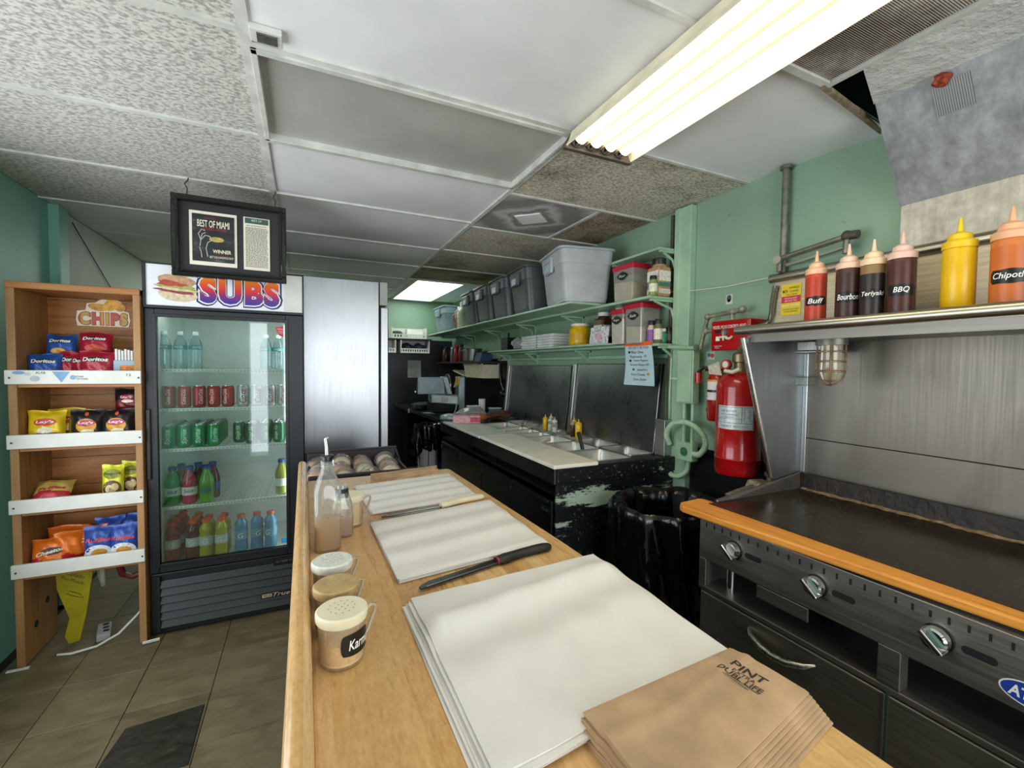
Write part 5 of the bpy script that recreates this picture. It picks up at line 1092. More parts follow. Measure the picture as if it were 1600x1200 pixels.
# back trash can
def bin_(label, x, y, r, h, bag_h, canm, loc_rz=0, seed=1, spill=.34):
    t = thing('trash_can', label, 'trash can', (x, y, 0)); rnd = random.Random(seed); p = [rnd.uniform(0, 6) for _ in range(8)]
    MB().lathe([(r*.80, 0), (r*.82, .01), (r*.97, h-.02), (r*1.0, h), (r*.95, h), (r*.80, .03), (.001, .03)], (x, y, 0), 28, cap=False).build('can', canm, t)
    def bagf(u, v):
        a = 2*PI*u; k = (.030*math.sin(7*a+p[0])+.022*math.sin(13*a+p[1]+3*v)+.012*math.sin(23*a+p[2]+8*v))*min(1, r/.2)
        if v < .5: q = v/.5; rad = r*(1.06+.04*q)+.016+k*(.35+.9*(1-q)); z = h+.012-(spill+.07*math.sin(3*a+p[3])+.04*math.sin(5*a+p[4]))*(1-q)
        elif v < .6: q = (v-.5)/.1; rad = r*(1.10-.18*q)+.016+k*.35; z = h+.012+.018*math.sin(PI*q)+.006*math.sin(5*a+p[5])
        else: q = (v-.6)/.4; rad = r*(.92-.10*q)+k*.3; z = h+.010-.42*q
        return (x+rad*math.cos(a), y+rad*math.sin(a), z)
    b = MB(); b.grid(bagf, 110, 26); b.build('bin_bag', 'binbag', t, smooth=50)
    return t
bin_('grey trash can with a black bag in the dark back aisle', 1.10, 4.30, .105, .86, 0, 'gray_bin', seed=3, spill=.26)
bin_('black-bagged trash can between the prep table and the griddle', 1.585, 1.585, .235, .80, 0, 'black', seed=5, spill=.46)
# ================================================================ WALL SHELVES on the right
def bracket(mb, y, z, x0, d=.17, th=.008):
    mb.box(XR-.012, XR, y-th, y+th, z-d, z); mb.box(x0, XR, y-th, y+th, z-.012, z); mb.tube([(x0+.03, y, z-.012), (XR-.05, y, z-.05), (XR-.008, y, z-d+.02)], .008, 6)
ws1 = thing('wall_shelf', 'short pale green top shelf nearest the ceiling on the right-hand wall', 'shelf', (1.92, 2.3, 2.15)); ws1['label'] = 'narrow pale green top shelf, empty, just above the spice jars'
MB().box(1.838, XR-.001, 1.966, 2.425, 2.140, 2.155).build('board', 'greengloss', ws1, smooth=0, bevel=.003)
b = MB(); bracket(b, 1.975, 2.139, 1.85); b.build('bracket', 'greengloss', ws1, smooth=0)
b = MB(); bracket(b, 2.405, 2.139, 1.85, .05); b.build('bracket', 'greengloss', ws1, smooth=0)
ws2 = thing('wall_shelf', 'long green shelf carrying the row of grey storage totes', 'shelf', (1.8, 4.0, 1.88))
MB().box(1.775, XR-.001, 1.966, 6.2, 1.858, 1.874).build('board', 'greengloss', ws2, smooth=0, bevel=.003)
MB().box(1.560, XR-.03, 2.455, 6.2, 1.8745, 1.890).build('board', 'greengloss', ws2, smooth=0, bevel=.003, label='wider loose board on top of the shelf')
for y in (1.975, 2.95, 3.75, 4.55, 5.4): b = MB(); bracket(b, y, 1.857, 1.79, .20); b.build('bracket', 'greengloss', ws2, smooth=0)
ws3 = thing('wall_shelf', 'lower green shelf with mustard jar, foam trays and flour tubs', 'shelf', (1.85, 3.0, 1.61))
MB().box(1.845, XR-.001, 1.966, 4.35, 1.590, 1.606).build('board', 'greengloss', ws3, smooth=0, bevel=.003)
MB().box(1.750, XR-.03, 2.345, 4.35, 1.6065, 1.620).build('board', 'greengloss', ws3, smooth=0, bevel=.003)
for y in (1.975, 2.85, 3.7, 4.32): b = MB(); bracket(b, y, 1.589, 1.86, .10); b.build('bracket', 'greengloss', ws3, smooth=0)
b = MB().box(XR-.03, XR-.002, 1.966, 4.6, 1.525, 1.545); b.build('wall_rail', 'greengloss', ws3, smooth=0)
ws4 = thing('wall_shelf', 'dark low shelf in the back corner holding bottles and a pot', 'shelf', (1.85, 5.3, 1.5))
MB().box(1.70, XR-.001, 4.45, 6.3, 1.497, 1.515).build('board', plain('dark_board', '#20261f', .5), ws4, smooth=0, bevel=.002)
for y in (4.6, 6.0): b = MB(); bracket(b, y, 1.496, 1.74, .12); b.build('bracket', 'blackmetal', ws4, smooth=0)
# totes
def tote(label, x, y, z, Lx, Wy, H, rz, mt, group, first, sticker=True):
    t = thing('storage_tote', label, 'storage tote', (x, y, z), group); tp = 1.16
    def rr(a0, a1, c0, c1, r, zz):
        out = []
        for cx, cy_, s0 in ((a1-r, c1-r, 0), (a0+r, c1-r, PI/2), (a0+r, c0+r, PI), (a1-r, c0+r, 1.5*PI)):
            for i in range(6): a = s0+i*PI/10; out.append((x+cx+r*math.cos(a), y+cy_+r*math.sin(a), z+zz))
        return out
    # corner nearest the aisle is the local origin; the tote runs towards +x (wall) and +y
    g = lambda s_: (-(s_)*.045, Lx+s_*.03, -(s_)*.03, Wy+s_*.03)
    prof = [(0.0, 0), (.05, .012), (.66, H*.70), (.80, H*.705), (1.0, H*.955), (1.35, H*.96), (1.35, H), (1.22, H), (.9, H*.95), (.15, .02)]
    rs = [rr(*g(s_), .05, hh) for s_, hh in prof]; n_ = len(rs[0]); b = MB()
    b.raw([p for r_ in rs for p in r_], [(j*n_+i, j*n_+(i+1) % n_, (j+1)*n_+(i+1) % n_, (j+1)*n_+i) for j in range(len(rs)-1) for i in range(n_)]+[tuple(range(n_-1, -1, -1)), tuple((len(rs)-1)*n_+i for i in range(n_))])
    b.build('tub', mt, t, smooth=40)
    xa = x-.045*1.02; yc = y+Wy*.55
    hb = MB(); hb.hexa([(xa-.012, yc-.075, z+H*.60), (xa+.01, yc-.075, z+H*.60), (xa+.01, yc+.075, z+H*.60), (xa-.012, yc+.075, z+H*.60), (xa-.02, yc-.09, z+H*.90), (xa+.01, yc-.09, z+H*.90), (xa+.01, yc+.09, z+H*.90), (xa-.02, yc+.09, z+H*.90)])
    ho = hb.build('handle', mt, t, smooth=0, bevel=.008); b = MB().box(xa-.0175, xa-.0145, yc-.06, yc+.06, z+H*.80, z+H*.87); b.build('handle_slot', 'rubber', ho, smooth=0)
    if sticker: s_ = MB().box(xa-.0180, xa-.0148, yc-.045, yc+.04, z+H*.63, z+H*.78).build('sticker', plain('tote_sticker', '#a9c0cc', .4, var=.3, vscale=60), t, smooth=0)
    place(t, None, rz); return t
tz = 1.891
tt = [('largest pale grey storage tote at the near end of the shelf row', 1.535, 2.475, .300, .40, .345, -.20, 'gray_bin'),
      ('dark grey storage tote standing next to the pale grey one', 1.550, 3.02, .34, .33, .335, -.08, 'gray_bin_dark'), ('dark grey storage tote, middle of the five on the shelf', 1.555, 3.43, .34, .32, .330, -.05, 'gray_bin_dark'),
      ('dark grey storage tote, fourth from the spice jars', 1.555, 3.83, .34, .31, .325, -.04, 'gray_bin_dark'), ('dark grey storage tote at the far end, beside the blue tub', 1.555, 4.21, .34, .31, .320, -.03, 'gray_bin_dark')]
for k, (lb, x, y, Lx, Wy, H, rz_, mt) in enumerate(tt): tote(lb, x, y, tz, Lx, Wy, H, rz_, mt, 'storage totes on the shelf', k)
tote('blue-grey open tub at the dim far end of the tote shelf', 1.57, 5.22, tz, .33, .46, .30, 0, 'bluegray', None, 5, False)
for lb, x, y, h, cc, nm in (('brown syrup jug beside the blue-grey tub', 1.66, 5.02, .24, '#7a4632', 'syrup_jug'), ('pale oil jug beside the last dark tote', 1.63, 4.83, .27, '#c9cbb0', 'oil_jug')):
    t = thing(nm, lb, 'jug', (x, y, tz)); MB().lathe([(.055, 0), (.06, .01), (.06, h*.65), (.03, h*.86), (.024, h*.88), (.024, h)], (x, y, tz), 18).build('jug_body', plain('jug_'+cc, cc, .35), t); MB().lathe([(.027, h*.93), (.027, h+.02), (.02, h+.025)], (x, y, tz), 12).build('cap', 'whiteplastic', t); MB().tube([(x-.055, y-.01, tz+h*.75), (x-.085, y-.01, tz+h*.66), (x-.085, y-.01, tz+h*.45), (x-.058, y-.01, tz+h*.38)], .009, 7).build('handle', plain('jug_'+cc, cc, .35), t)
# tubs, jars, spices
def flour_tub(label, x, y, z, wx, wy, h, fill, fillc, rz):
    t = thing('flour_tub', label, 'tub', (x, y, z), 'clear tubs with red lids')
    MB().hexa([(x-wx*.92, y-wy*.92, z+.001), (x+wx*.92, y-wy*.92, z+.001), (x+wx*.92, y+wy*.92, z+.001), (x-wx*.92, y+wy*.92, z+.001), (x-wx, y-wy, z+h), (x+wx, y-wy, z+h), (x+wx, y+wy, z+h), (x-wx, y+wy, z+h)]).build('tub', clear('tub_clear', '#ecebe2', .06, .08, .22), t, smooth=0, bevel=.010)
    MB().hexa([(x-wx*.88, y-wy*.88, z+.005), (x+wx*.88, y-wy*.88, z+.005), (x+wx*.88, y+wy*.88, z+.005), (x-wx*.88, y+wy*.88, z+.005), (x-wx*.92, y-wy*.92, z+h*fill), (x+wx*.92, y-wy*.92, z+h*fill*.8), (x+wx*.92, y+wy*.92, z+h*fill), (x-wx*.92, y+wy*.92, z+h*fill*1.1)]).build('contents', plain('flour_'+fillc, fillc, .9), t, smooth=0, bevel=.004)
    MB().box(x-wx*1.05, x+wx*1.05, y-wy*1.05, y+wy*1.05, z+h-.012, z+h+.022).build('lid', 'redplastic', t, smooth=0, bevel=.008)
    b = MB(); yy, zz_ = y-.002, z+h*.76; pts = []
    for i in range(28): a = 2*PI*i/28; k = 1+.08*math.cos(4*a); pts.append((yy+.046*k*math.cos(a), zz_+.024*k*math.sin(a)))
    b.prism(pts, x-wx-.0035, x-wx-.0012, 'x'); lo = b.build('chalk_label', 'chalk', t, smooth=0)
    b = MB(); text(b, {0: 'Flour', 1: 'Sugar', 2: 'Salt'}[rz], .060, .016, on_x(x-wx-.0042, yy, zz_), shear=.2); b.build('lettering', 'whiteink', lo, smooth=0)
    return t
flour_tub('red-lidded clear tub on the upper shelf beside the pale tote', 1.865, 2.235, 1.8745, .070, .095, .205, .55, '#d9cdae', 0)
flour_tub('red-lidded clear tub full of white flour on the lower shelf', 1.860, 2.295, 1.6067, .055, .060, .205, .80, '#efece6', 1)
flour_tub('larger red-lidded clear tub behind the white flour one', 1.885, 2.150, 1.6067, .072, .078, .225, .45, '#d9d4c2', 2)
def jar(name, label, x, y, z, r, h, bodyc, capc, caph=.2, sq=False, bands=(), cat='jar', group=None, labelw=.8, capr=.8):
    t = thing(name, label, cat, (x, y, z), group); hb = h*(1-caph)
    bm2 = bodyc if not isinstance(bodyc, str) else plain('jar_'+bodyc, bodyc, .3, var=.10, vscale=40)
    if sq: MB().box(x-r, x+r, y-r, y+r, z, z+hb*.92).build('jar_body', bm2, t, smooth=0, bevel=r*.25); MB().lathe([(r*.9, hb*.90), (r*.75, hb)], (x, y, z), 16).build('shoulder', bm2, t)
    else: MB().lathe([(r*.92, 0), (r, r*.12), (r, hb*.80), (r*.75, hb*.97), (r*.75, hb)], (x, y, z), 18).build('jar_body', bm2, t)
    MB().lathe([(r*capr, hb), (r*capr*1.03, hb+.004), (r*capr*1.03, h-.003), (r*capr*.95, h)], (x, y, z), 18).build('lid', capc if capc in M else plain('lid_'+capc, capc, .4), t)
    for k, (za, zb2, cc) in enumerate(bands):
        if sq: MB().box(x-r-.0012, x-r+.001, y-r*.9, y+r*.9, z+h*za, z+h*zb2).build('label_band', plain('band_'+cc, cc, .5, var=.12, vscale=90), t, smooth=0); MB().box(x-r*.9, x+r*.9, y-r-.0012, y-r+.001, z+h*za, z+h*zb2).build('label_band', plain('band_'+cc, cc, .5, var=.12, vscale=90), t, smooth=0)
        else: MB().lathe([(r+.0009, h*za), (r+.0009, h*zb2)], (x, y, z), 18, cap=False).build('label_band', plain('band_'+cc, cc, .5, var=.12, vscale=90), t)
    return t
jar('spice_jar', 'large square tan spice jar with black lid on the upper shelf', 1.885, 2.015, 1.8745, .048, .225, '#b58e62', 'black', .16, True, ((.08, .20, '#d9cfc0'), (.26, .36, '#3d7d7a'), (.40, .66, '#e6e2d8')), group='spice jars')
jar('spice_jar', 'small green spice jar standing in front of the large tan one', 1.815, 1.965+.02, 1.8745, .024, .115, '#8a9a4a', 'black', .2, False, ((.2, .6, '#dfe0c8'),), group='spice jars')
jar('mustard_jar', 'big yellow mustard jar with a white lid on the lower shelf', 1.865, 2.80, 1.6205, .082, .165, '#d3ab17', 'whiteplastic', .12, False, ((.25, .55, '#c79a12'),), capr=.80)
jar('pickle_jar', 'tall brown jar with a white lid behind the speckled card', 1.90, 2.555, 1.6205, .052, .225, '#4f2c1d', 'whiteplastic', .12, True, ((.25, .60, '#d8d4cc'),))
jar('pickle_jar', 'dark green jar with a white lid, partly hidden by the red lids', 1.93, 2.405, 1.6205, .046, .245, '#3d4a40', 'whiteplastic', .12, False, ((.3, .6, '#5a6058'),))
for lb, x, y, r, h, cc, bands in (('small clear spice bottle with purple label beside the big tub', 1.865, 2.045, .024, .135, '#c9b9a0', ((.1, .6, '#8a5aa0'),)), ('small spice bottle with cream label and black cap', 1.870, 1.995, .024, .140, '#6a6a48', ((.15, .6, '#e3dcc4'),)), ('little green-labelled spice bottle near the post', 1.900, 1.955+.028, .018, .085, '#2f6a52', ((.1, .65, '#2f8a68'),)), ('little dark pepper bottle closest to the post', 1.945, 1.990, .018, .095, '#3a3630', ((.2, .6, '#6a6458'),))):
    jar('spice_jar', lb, x, y, 1.6065, r, h, cc, 'black' if 'green-' not in lb else 'whiteplastic', .2, False, bands, group='spice jars')
cdx = thing('speckled_card', 'white speckled card with a pink picture leaning on jars of the lower shelf', 'card', (1.80, 2.47, 1.6205))
MB().hexa([(1.792, 2.375, 1.6207), (1.800, 2.375, 1.6207), (1.800, 2.575, 1.6207), (1.792, 2.575, 1.6207), (1.806, 2.375, 1.735), (1.814, 2.375, 1.735), (1.814, 2.575, 1.735), (1.806, 2.575, 1.735)]).build('card', (lambda m: (m.col(m.ramp(m.noise(m.coord(), 70, 3), [(.42, '#9a98a2'), (.5, '#e0dfe0')])).set(rough=.6), m.m)[1])(Mat('speckle_card')), cdx, smooth=0)
b = MB(); b.disc(lambda u, v: (1.7945+.0009*v, 2.47-.030*u, 1.668+.026*v), 16, 1); b.build('pink_print', plain('print_pink', '#d9a0ae', .5, var=.2, vscale=90), cdx, smooth=0)
b = MB(); text(b, 'SWEET', .075, .012, on_x(1.7985, 2.49, 1.708)); b.build('lettering', plain('rose_ink', '#b87486', .5), cdx, smooth=0)
foam = plain('foam_white', '#dfe2df', .7)
for k, (y0, y1, lb) in enumerate(((3.335, 3.62, 'white foam tray stack, middle of the lower shelf'), (3.05, 3.325, 'white foam tray stack nearest the mustard jar'))):
    t = thing('foam_trays', lb, 'foam trays', (1.85, (y0+y1)/2, 1.6205))
    for q in range(5): MB().hexa([(1.785, y0+.015, 1.621+q*.022), (1.955, y0+.015, 1.621+q*.022), (1.955, y1-.015, 1.621+q*.022), (1.785, y1-.015, 1.621+q*.022), (1.775, y0, 1.6405+q*.022), (1.965, y0, 1.6405+q*.022), (1.965, y1, 1.6405+q*.022), (1.775, y1, 1.6405+q*.022)]).build('tray', foam, t, smooth=0, bevel=.004)
crumple('bagged white foam cups at the far end of the lower shelf', 1.85, 3.76, 1.6205, .08, .11, .055, clear('bag_cups', '#c9cdca', .1, .25, .55), 9)
# dim things on the low back shelf
for k, (lb, x, y, r, h, cc, capc, nm, cat) in enumerate((('dark brown bottle on the dim back shelf', 1.80, 6.05, .05, .22, '#3a1f18', 'black', 'sauce_bottle', 'bottle'), ('grey bottle between brown and red ones on the back shelf', 1.80, 5.72, .035, .20, '#6a6d78', 'white', 'sauce_bottle', 'bottle'), ('red bottle on the dim back shelf', 1.80, 5.55, .045, .22, '#8a2a22', 'red', 'sauce_bottle', 'bottle'), ('second red bottle on the dim back shelf, by the pot', 1.80, 5.38, .035, .22, '#7a2a22', 'black', 'sauce_bottle', 'bottle'))):
    jar(nm, lb, x, y, 1.5155, r, h, cc, capc, .15, cat=cat, group='bottles on the dim back shelf')
t = thing('cooking_pot', 'dull steel pot on the dim back shelf', 'pot', (1.83, 5.05, 1.515)); MB().lathe([(.11, 0), (.12, .01), (.12, .15), (.125, .155), (.115, .155), (.112, .02), (.001, .02)], (1.83, 5.05, 1.5155), 24, cap=False).build('pot', 'steel_dark', t); MB().tube([(1.71, 5.02, 1.64), (1.68, 5.02, 1.64), (1.68, 5.08, 1.64), (1.71, 5.08, 1.64)], .006, 6).build('handle', 'steel_dark', t)
tag(MB().hexa([(1.76, 4.62, 1.516), (1.90, 4.62, 1.516), (1.90, 4.80, 1.516), (1.76, 4.80, 1.516), (1.79, 4.62, 1.62), (1.93, 4.62, 1.58), (1.93, 4.80, 1.58), (1.79, 4.80, 1.62)]).build('blue_carton', plain('carton_navy', '#33456a', .5), smooth=0, bevel=.003), 'small slate blue carton at the near end of the dim shelf', 'box')
t = thing('knife_holder', 'black block of utensils near the foam trays on the lower shelf', 'utensil holder', (1.87, 4.1, 1.62)); MB().box(1.81, 1.93, 4.0, 4.14, 1.6205, 1.75).build('block', 'black', t, smooth=0, bevel=.005); MB().tube([(1.86, 4.06, 1.74), (1.86, 4.07, 1.80)], .010, 7).build('utensil', 'black', t)
# hanging basket and tool
hb_ = thing('hanging_basket', 'white slotted plastic basket hanging under the dim back shelf', 'basket', (1.88, 4.9, 1.42))
for nm, p in (('back', (1.80, 1.812)),):
    MB().box(1.79, 1.97, 4.56, 5.16, 1.330, 1.342).build('base', 'cream', hb_, smooth=0)
    MB().box(1.965, 1.977, 4.56, 5.5, 1.33, 1.493).build('back_wall', 'cream', hb_, smooth=0)
    for q in range(13): y = 4.57+q*.047; MB().hexa([(1.785, y, 1.342), (1.793, y, 1.342), (1.793, y+.028, 1.342), (1.785, y+.028, 1.342), (1.765, y, 1.475), (1.773, y, 1.475), (1.773, y+.028, 1.475), (1.765, y+.028, 1.475)]).build('front_slat', 'cream', hb_, smooth=0)
    MB().box(1.758, 1.777, 4.55, 5.18, 1.472, 1.493).build('rim', 'cream', hb_, smooth=0, bevel=.003)
    MB().hexa([(1.76, 5.17, 1.34), (1.97, 5.17, 1.34), (1.97, 5.60, 1.40), (1.76, 5.60, 1.40), (1.76, 5.17, 1.35), (1.97, 5.17, 1.35), (1.97, 5.60, 1.41), (1.76, 5.60, 1.41)]).build('scoop_end', 'cream', hb_, smooth=0)
    MB().box(1.78, 1.965, 4.56, 4.57, 1.342, 1.48).build('end_wall', 'cream', hb_, smooth=0)
    MB().box(1.87, 1.89, 4.7, 4.72, 1.49, 1.50).build('hook', 'cream', hb_, smooth=0)
ht = thing('hanging_ladle', 'black ladle hanging on the green wall beside the far steel lid', 'ladle', (1.97, 4.40, 1.5))
MB().tube([(1.975, 4.52, 1.555), (1.965, 4.50, 1.42), (1.95, 4.44, 1.28), (1.95, 4.36, 1.20)], [.010, .012, .012, .010], 8).build('handle', 'black', ht); MB().sphere((1.945, 4.36, 1.17), .05, 14, .8).build('bowl', 'blackmetal', ht)
tag(MB().box(1.9835, 1.9925, 4.515, 4.535, 1.55, 1.57).build('wall_hook', 'pipe'), 'small metal hook holding the black ladle', 'hook')
# back wall: shelf with baskets, paper
bs = thing('back_shelf', 'black shelf on the back wall with white baskets above and below', 'shelf', (1.3, 6.25, 1.83))
MB().box(.55, 1.62, 6.12, 6.391, 1.815, 1.830).build('board', 'blackpaint', bs, smooth=0)
for x in (.62, 1.602): MB().box(x, x+.012, 6.2, 6.391, 1.70, 1.815).build('bracket', 'blackpaint', bs, smooth=0)
def basket(label, x0, x1, y0, y1, z0, z1, mats_='whiteplastic', n=12):
    t = thing('plastic_basket', label, 'basket', ((x0+x1)/2, y0, z0), 'white baskets at the back wall')
    MB().box(x0, x1, y0, y1, z0, z0+.008).build('base', mats_, t, smooth=0); MB().box(x0, x1, y1-.008, y1, z0+.008, z1).build('back', mats_, t, smooth=0)
    MB().box(x0, x0+.012, y0, y1-.008, z0+.008, z1).build('side', mats_, t, smooth=0); MB().box(x1-.012, x1, y0, y1-.008, z0+.008, z1).build('side', mats_, t, smooth=0)
    MB().box(x0+.012, x1-.012, y0, y0+.01, z0+.008, z0+.02).build('front_rail', mats_, t, smooth=0)
    for k in range(n): x = x0+.02+(x1-x0-.05)*k/(n-1); MB().box(x, x+(x1-x0)/n*.45, y0+.001, y0+.008, z0+.02, z0+.05).build('front_slat', mats_, t, smooth=0)
    MB().box(x0+.012, x1-.012, y0, y0+.01, z0+.05, z0+.062).build('front_rail', mats_, t, smooth=0); return t
basket('white basket hung under the back shelf, full of dark things', 1.19, 1.59, 6.13, 6.38, 1.635, 1.813)
basket('white basket under the back shelf, mostly hidden by the steel refrigerator', .72, 1.13, 6.13, 6.38, 1.635, 1.813)
basket('white basket standing on the back shelf with folded papers', 1.07, 1.55, 6.14, 6.38, 1.8305, 1.985)
for x, y, rr, cc, lb in ((1.30, 6.25, .085, '#1d2338', 'dark blue bundle in the hanging back basket, first'), (1.47, 6.25, .085, '#24304a', 'dark blue bundle in the hanging back basket, second')): crumple(lb, x, y, 1.644, rr, .07, rr*.75, plain('bundle_'+cc, cc, .6, var=.3), int(x*100), 'bundle', 'cloth_bundle')
tag(MB().hexa([(1.28, 6.16, 1.85), (1.50, 6.16, 1.84), (1.50, 6.30, 1.84), (1.28, 6.30, 1.85), (1.29, 6.19, 1.97), (1.51, 6.19, 1.93), (1.51, 6.33, 1.93), (1.29, 6.33, 1.97)]).build('folded_paper', 'white', smooth=0, bevel=.002), 'folded white papers in the basket on the back shelf', 'papers')
crumple('dark rag in the basket on the back shelf', 1.17, 6.25, 1.84, .07, .06, .05, plain('rag_dark', '#3b4440', .7, var=.4, vscale=30), 15, 'cloth', 'cloth')
nt_ = thing('wall_notice', 'white printed notice pinned on the black back wall', 'notice', (1.42, 6.39, 1.42)); MB().box(1.34, 1.53, 6.387, 6.391, 1.29, 1.535).build('paper', plain('notice_paper', '#b9bdb9', .6), nt_, smooth=0)
b = MB(); rnd = random.Random(8)
for k in range(14): b.box(1.36, 1.36+rnd.uniform(.08, .15), 6.3855, 6.3868, 1.505-k*.015, 1.509-k*.015)
b.build('text_lines', 'pipe', nt_, smooth=0)
# taped menu sign
sg_ = thing('paper_sign', 'pale blue paper sign listing extras, taped with orange to the lower shelf', 'sign', (1.84, 2.12, 1.60))
def sgn(u, v, e=0): return (1.838-e+.012*math.sin(2.2*v)+.006*math.sin(3*u)*v, 2.250-.236*u-.022*v*u+.02*v*v*(1-u)*.8, 1.617-.262*v)
b = MB(); b.grid(lambda u, v: sgn(u, v), 8, 14); b.grid(lambda u, v: sgn(u, v, -.0008), 8, 14); so = b.build('paper', plain('paper_pale_blue', '#b7d3dc', .6, var=.03), sg_, smooth=60)
b = MB(); b.grid(lambda u, v: sgn(u*1.02-.01, v*.09-.01, .0018), 6, 3); b.build('orange_tape', plain('tape_orange', '#e8641c', .45), sg_, smooth=0)
rows = [('ADD ONS TO BE EXTRA', .125, .5, .76, 'red'), ('Black Olives', .225, .46, .44, ''), ('Mushrooms', .33, .40, .42, ''), ('Green Peppers', .425, .56, .52, ''), ('Banana Peppers', .525, .47, .56, ''), ('Jalapeños', .64, .60, .36, ''), ('Extra Cheese', .745, .46, .46, ''), ('Extra Sauce', .855, .52, .42, '')]
b = MB(); br_ = MB()
for tx, v0, u0, wd, cc in rows:
    text(br_ if cc else b, tx, wd*.236, .016, lambda a, c: sgn(u0+a/.236, v0-c/.262, .0014))
b.build('lettering', 'ink', so, smooth=0); br_.build('lettering', plain('faded_red_ink', '#a4554c', .5), so, smooth=0)
for cc, pts in (('#23282a', ((.16, .225), (.19, .425))), ('#3d6b3a', ((.30, .63),)), ('#b98f2a', ((.80, .735),)), ('#8fa79a', ((.74, .32), (.80, .515)))):
    for u0, v0 in pts: b = MB(); b.disc(lambda u, v: sgn(u0+.045*u, v0+.03*v, .0016), 12, 1); b.build('food_drawing', plain('draw_'+cc, cc, .5), so, smooth=0)
# ================================================================ PIPES AND BOXES ON THE POST
G = 'greengloss'
eb = thing('electrical_box', 'tall pale green electrical box on the post above the junction box', 'electrical box', (1.93, 1.82, 1.42))
MB().box(1.905, 1.954, 1.762, 1.880, 1.268, 1.560).build('box', G, eb, smooth=0, bevel=.004); 
for z in (1.53, 1.45, 1.36, 1.30): MB().lathe([(.006, 1.9005), (.006, 1.9055)], (0, 1.82, z), 8, 'x').build('screw', screw, eb)
MB().box(1.899, 1.9052, 1.772, 1.872, 1.275, 1.552).build('cover', G, eb, smooth=0, bevel=.003)
MB().tube([(1.90, 1.865, 1.40), (1.885, 1.89, 1.405), (1.885, 1.905, 1.395)], .006, 6).build('latch', G, eb)
jb = thing('junction_box', 'square pale green junction box with coiled conduit at the foot of the post', 'electrical box', (1.93, 1.81, 1.0))
MB().box(1.905, 1.954, 1.758, 1.870, .950, 1.052).build('box', G, jb, smooth=0, bevel=.004)
b = MB(); b.disc(lambda u, v: (1.9035, 1.812-.026*u, 1.0+.026*v), 14, 1); b.build('green_knockout', plain('knockout', '#2f6a3a', .5, var=.4, vscale=70), jb, smooth=0)
for y in (1.785, 1.845): tag(MB().tube([(1.935, y, 1.052), (1.935, y, 1.268)], .010, 8).build('conduit', G), 'straight green conduit joining the two green boxes, %s' % ('towards the griddle' if y < 1.8 else 'towards the prep table'), 'conduit')
def flex(name, label, pts, r, mt, cat='conduit', n=160):
    # corrugated hose through a smooth curve
    P = [Vector(p) for p in pts]; m_ = len(P)-1; out = []; rr = []
    for i in range(n+1):
        t_ = i/n*m_; k = min(int(t_), m_-1); f = t_-k; p0, p1, p2, p3 = P[max(0, k-1)], P[k], P[k+1], P[min(m_, k+2)]
        out.append(tuple(.5*((2*p1)+(p2-p0)*f+(2*p0-5*p1+4*p2-p3)*f*f+(3*p1-p0-3*p2+p3)*f**3))); rr.append(r*(1.0 if i % 2 else .84))
    return tag(MB().tube(out, rr, 8).build(name, mt), label, cat)
flex('flexible_conduit', 'ribbed pale green conduit looping round the junction box', [(1.93, 1.945, 1.02), (1.90, 1.94, 1.08), (1.88, 1.87, 1.15), (1.88, 1.76, 1.165), (1.885, 1.675, 1.12), (1.89, 1.655, 1.06), (1.90, 1.70, 1.005), (1.92, 1.757, .995)], .0165, G)
flex('flexible_conduit', 'ribbed pale green conduit curling under the junction box', [(1.93, 1.80, .95), (1.925, 1.81, .89), (1.92, 1.86, .85), (1.93, 1.93, .843), (1.95, 1.955, .86)], .0150, G, n=90)
flex('flexible_conduit', 'ribbed pale conduit running straight down beside the post', [(1.985, 1.985, 1.85), (1.975, 1.985, 1.60), (1.965, 1.985, 1.30), (1.962, 1.98, 1.16)], .010, G, n=140)
tag(MB().tube([(1.978, 2.005, .80), (1.978, 2.005, 2.36)], .014, 8).build('standpipe', plain('dark_pipe', '#4c463c', .55, .3, var=.3, vscale=12)), 'dark rusty pipe running up the wall behind the post', 'pipe')
tag(MB().tube([(1.93, 2.02, 1.588), (1.93, 1.80, 1.575), (1.93, 1.757, 1.575)], .010, 8).build('green_rod', G), 'green rod from the lower shelf to the gas pipe elbow', 'rod')
gp = thing('gas_pipe', 'dull galvanised pipe run with elbows beside the red control box', 'pipe', (1.92, 1.6, 1.7))
pm = plain('old_pipe', '#8a8d78', .5, .4, var=.22, vscale=30)
MB().tube([(1.925, 1.735, 1.575), (1.925, 1.692, 1.735), (1.925, 1.52, 1.745), (1.925, 1.49, 1.748)], .0115, 10).build('pipe', pm, gp)
MB().tube([(1.925, 1.700, 1.66), (1.925, 1.63, 1.655)], .011, 8).build('branch', pm, gp); MB().tube([(1.925, 1.544, 1.744), (1.925, 1.544, 1.69)], .011, 8).build('branch', pm, gp)
for y, z in ((1.738, 1.572), (1.692, 1.733), (1.544, 1.744), (1.49, 1.75), (1.70, 1.66)): b = MB(); b.sphere((1.925, y, z), .018, 10); b.build('fitting', pm, gp)
MB().lathe([(.018, 1.898), (.014, 1.906)], (0, 1.742, 1.575), 8, 'x').build('union_nut', 'pipe', gp)
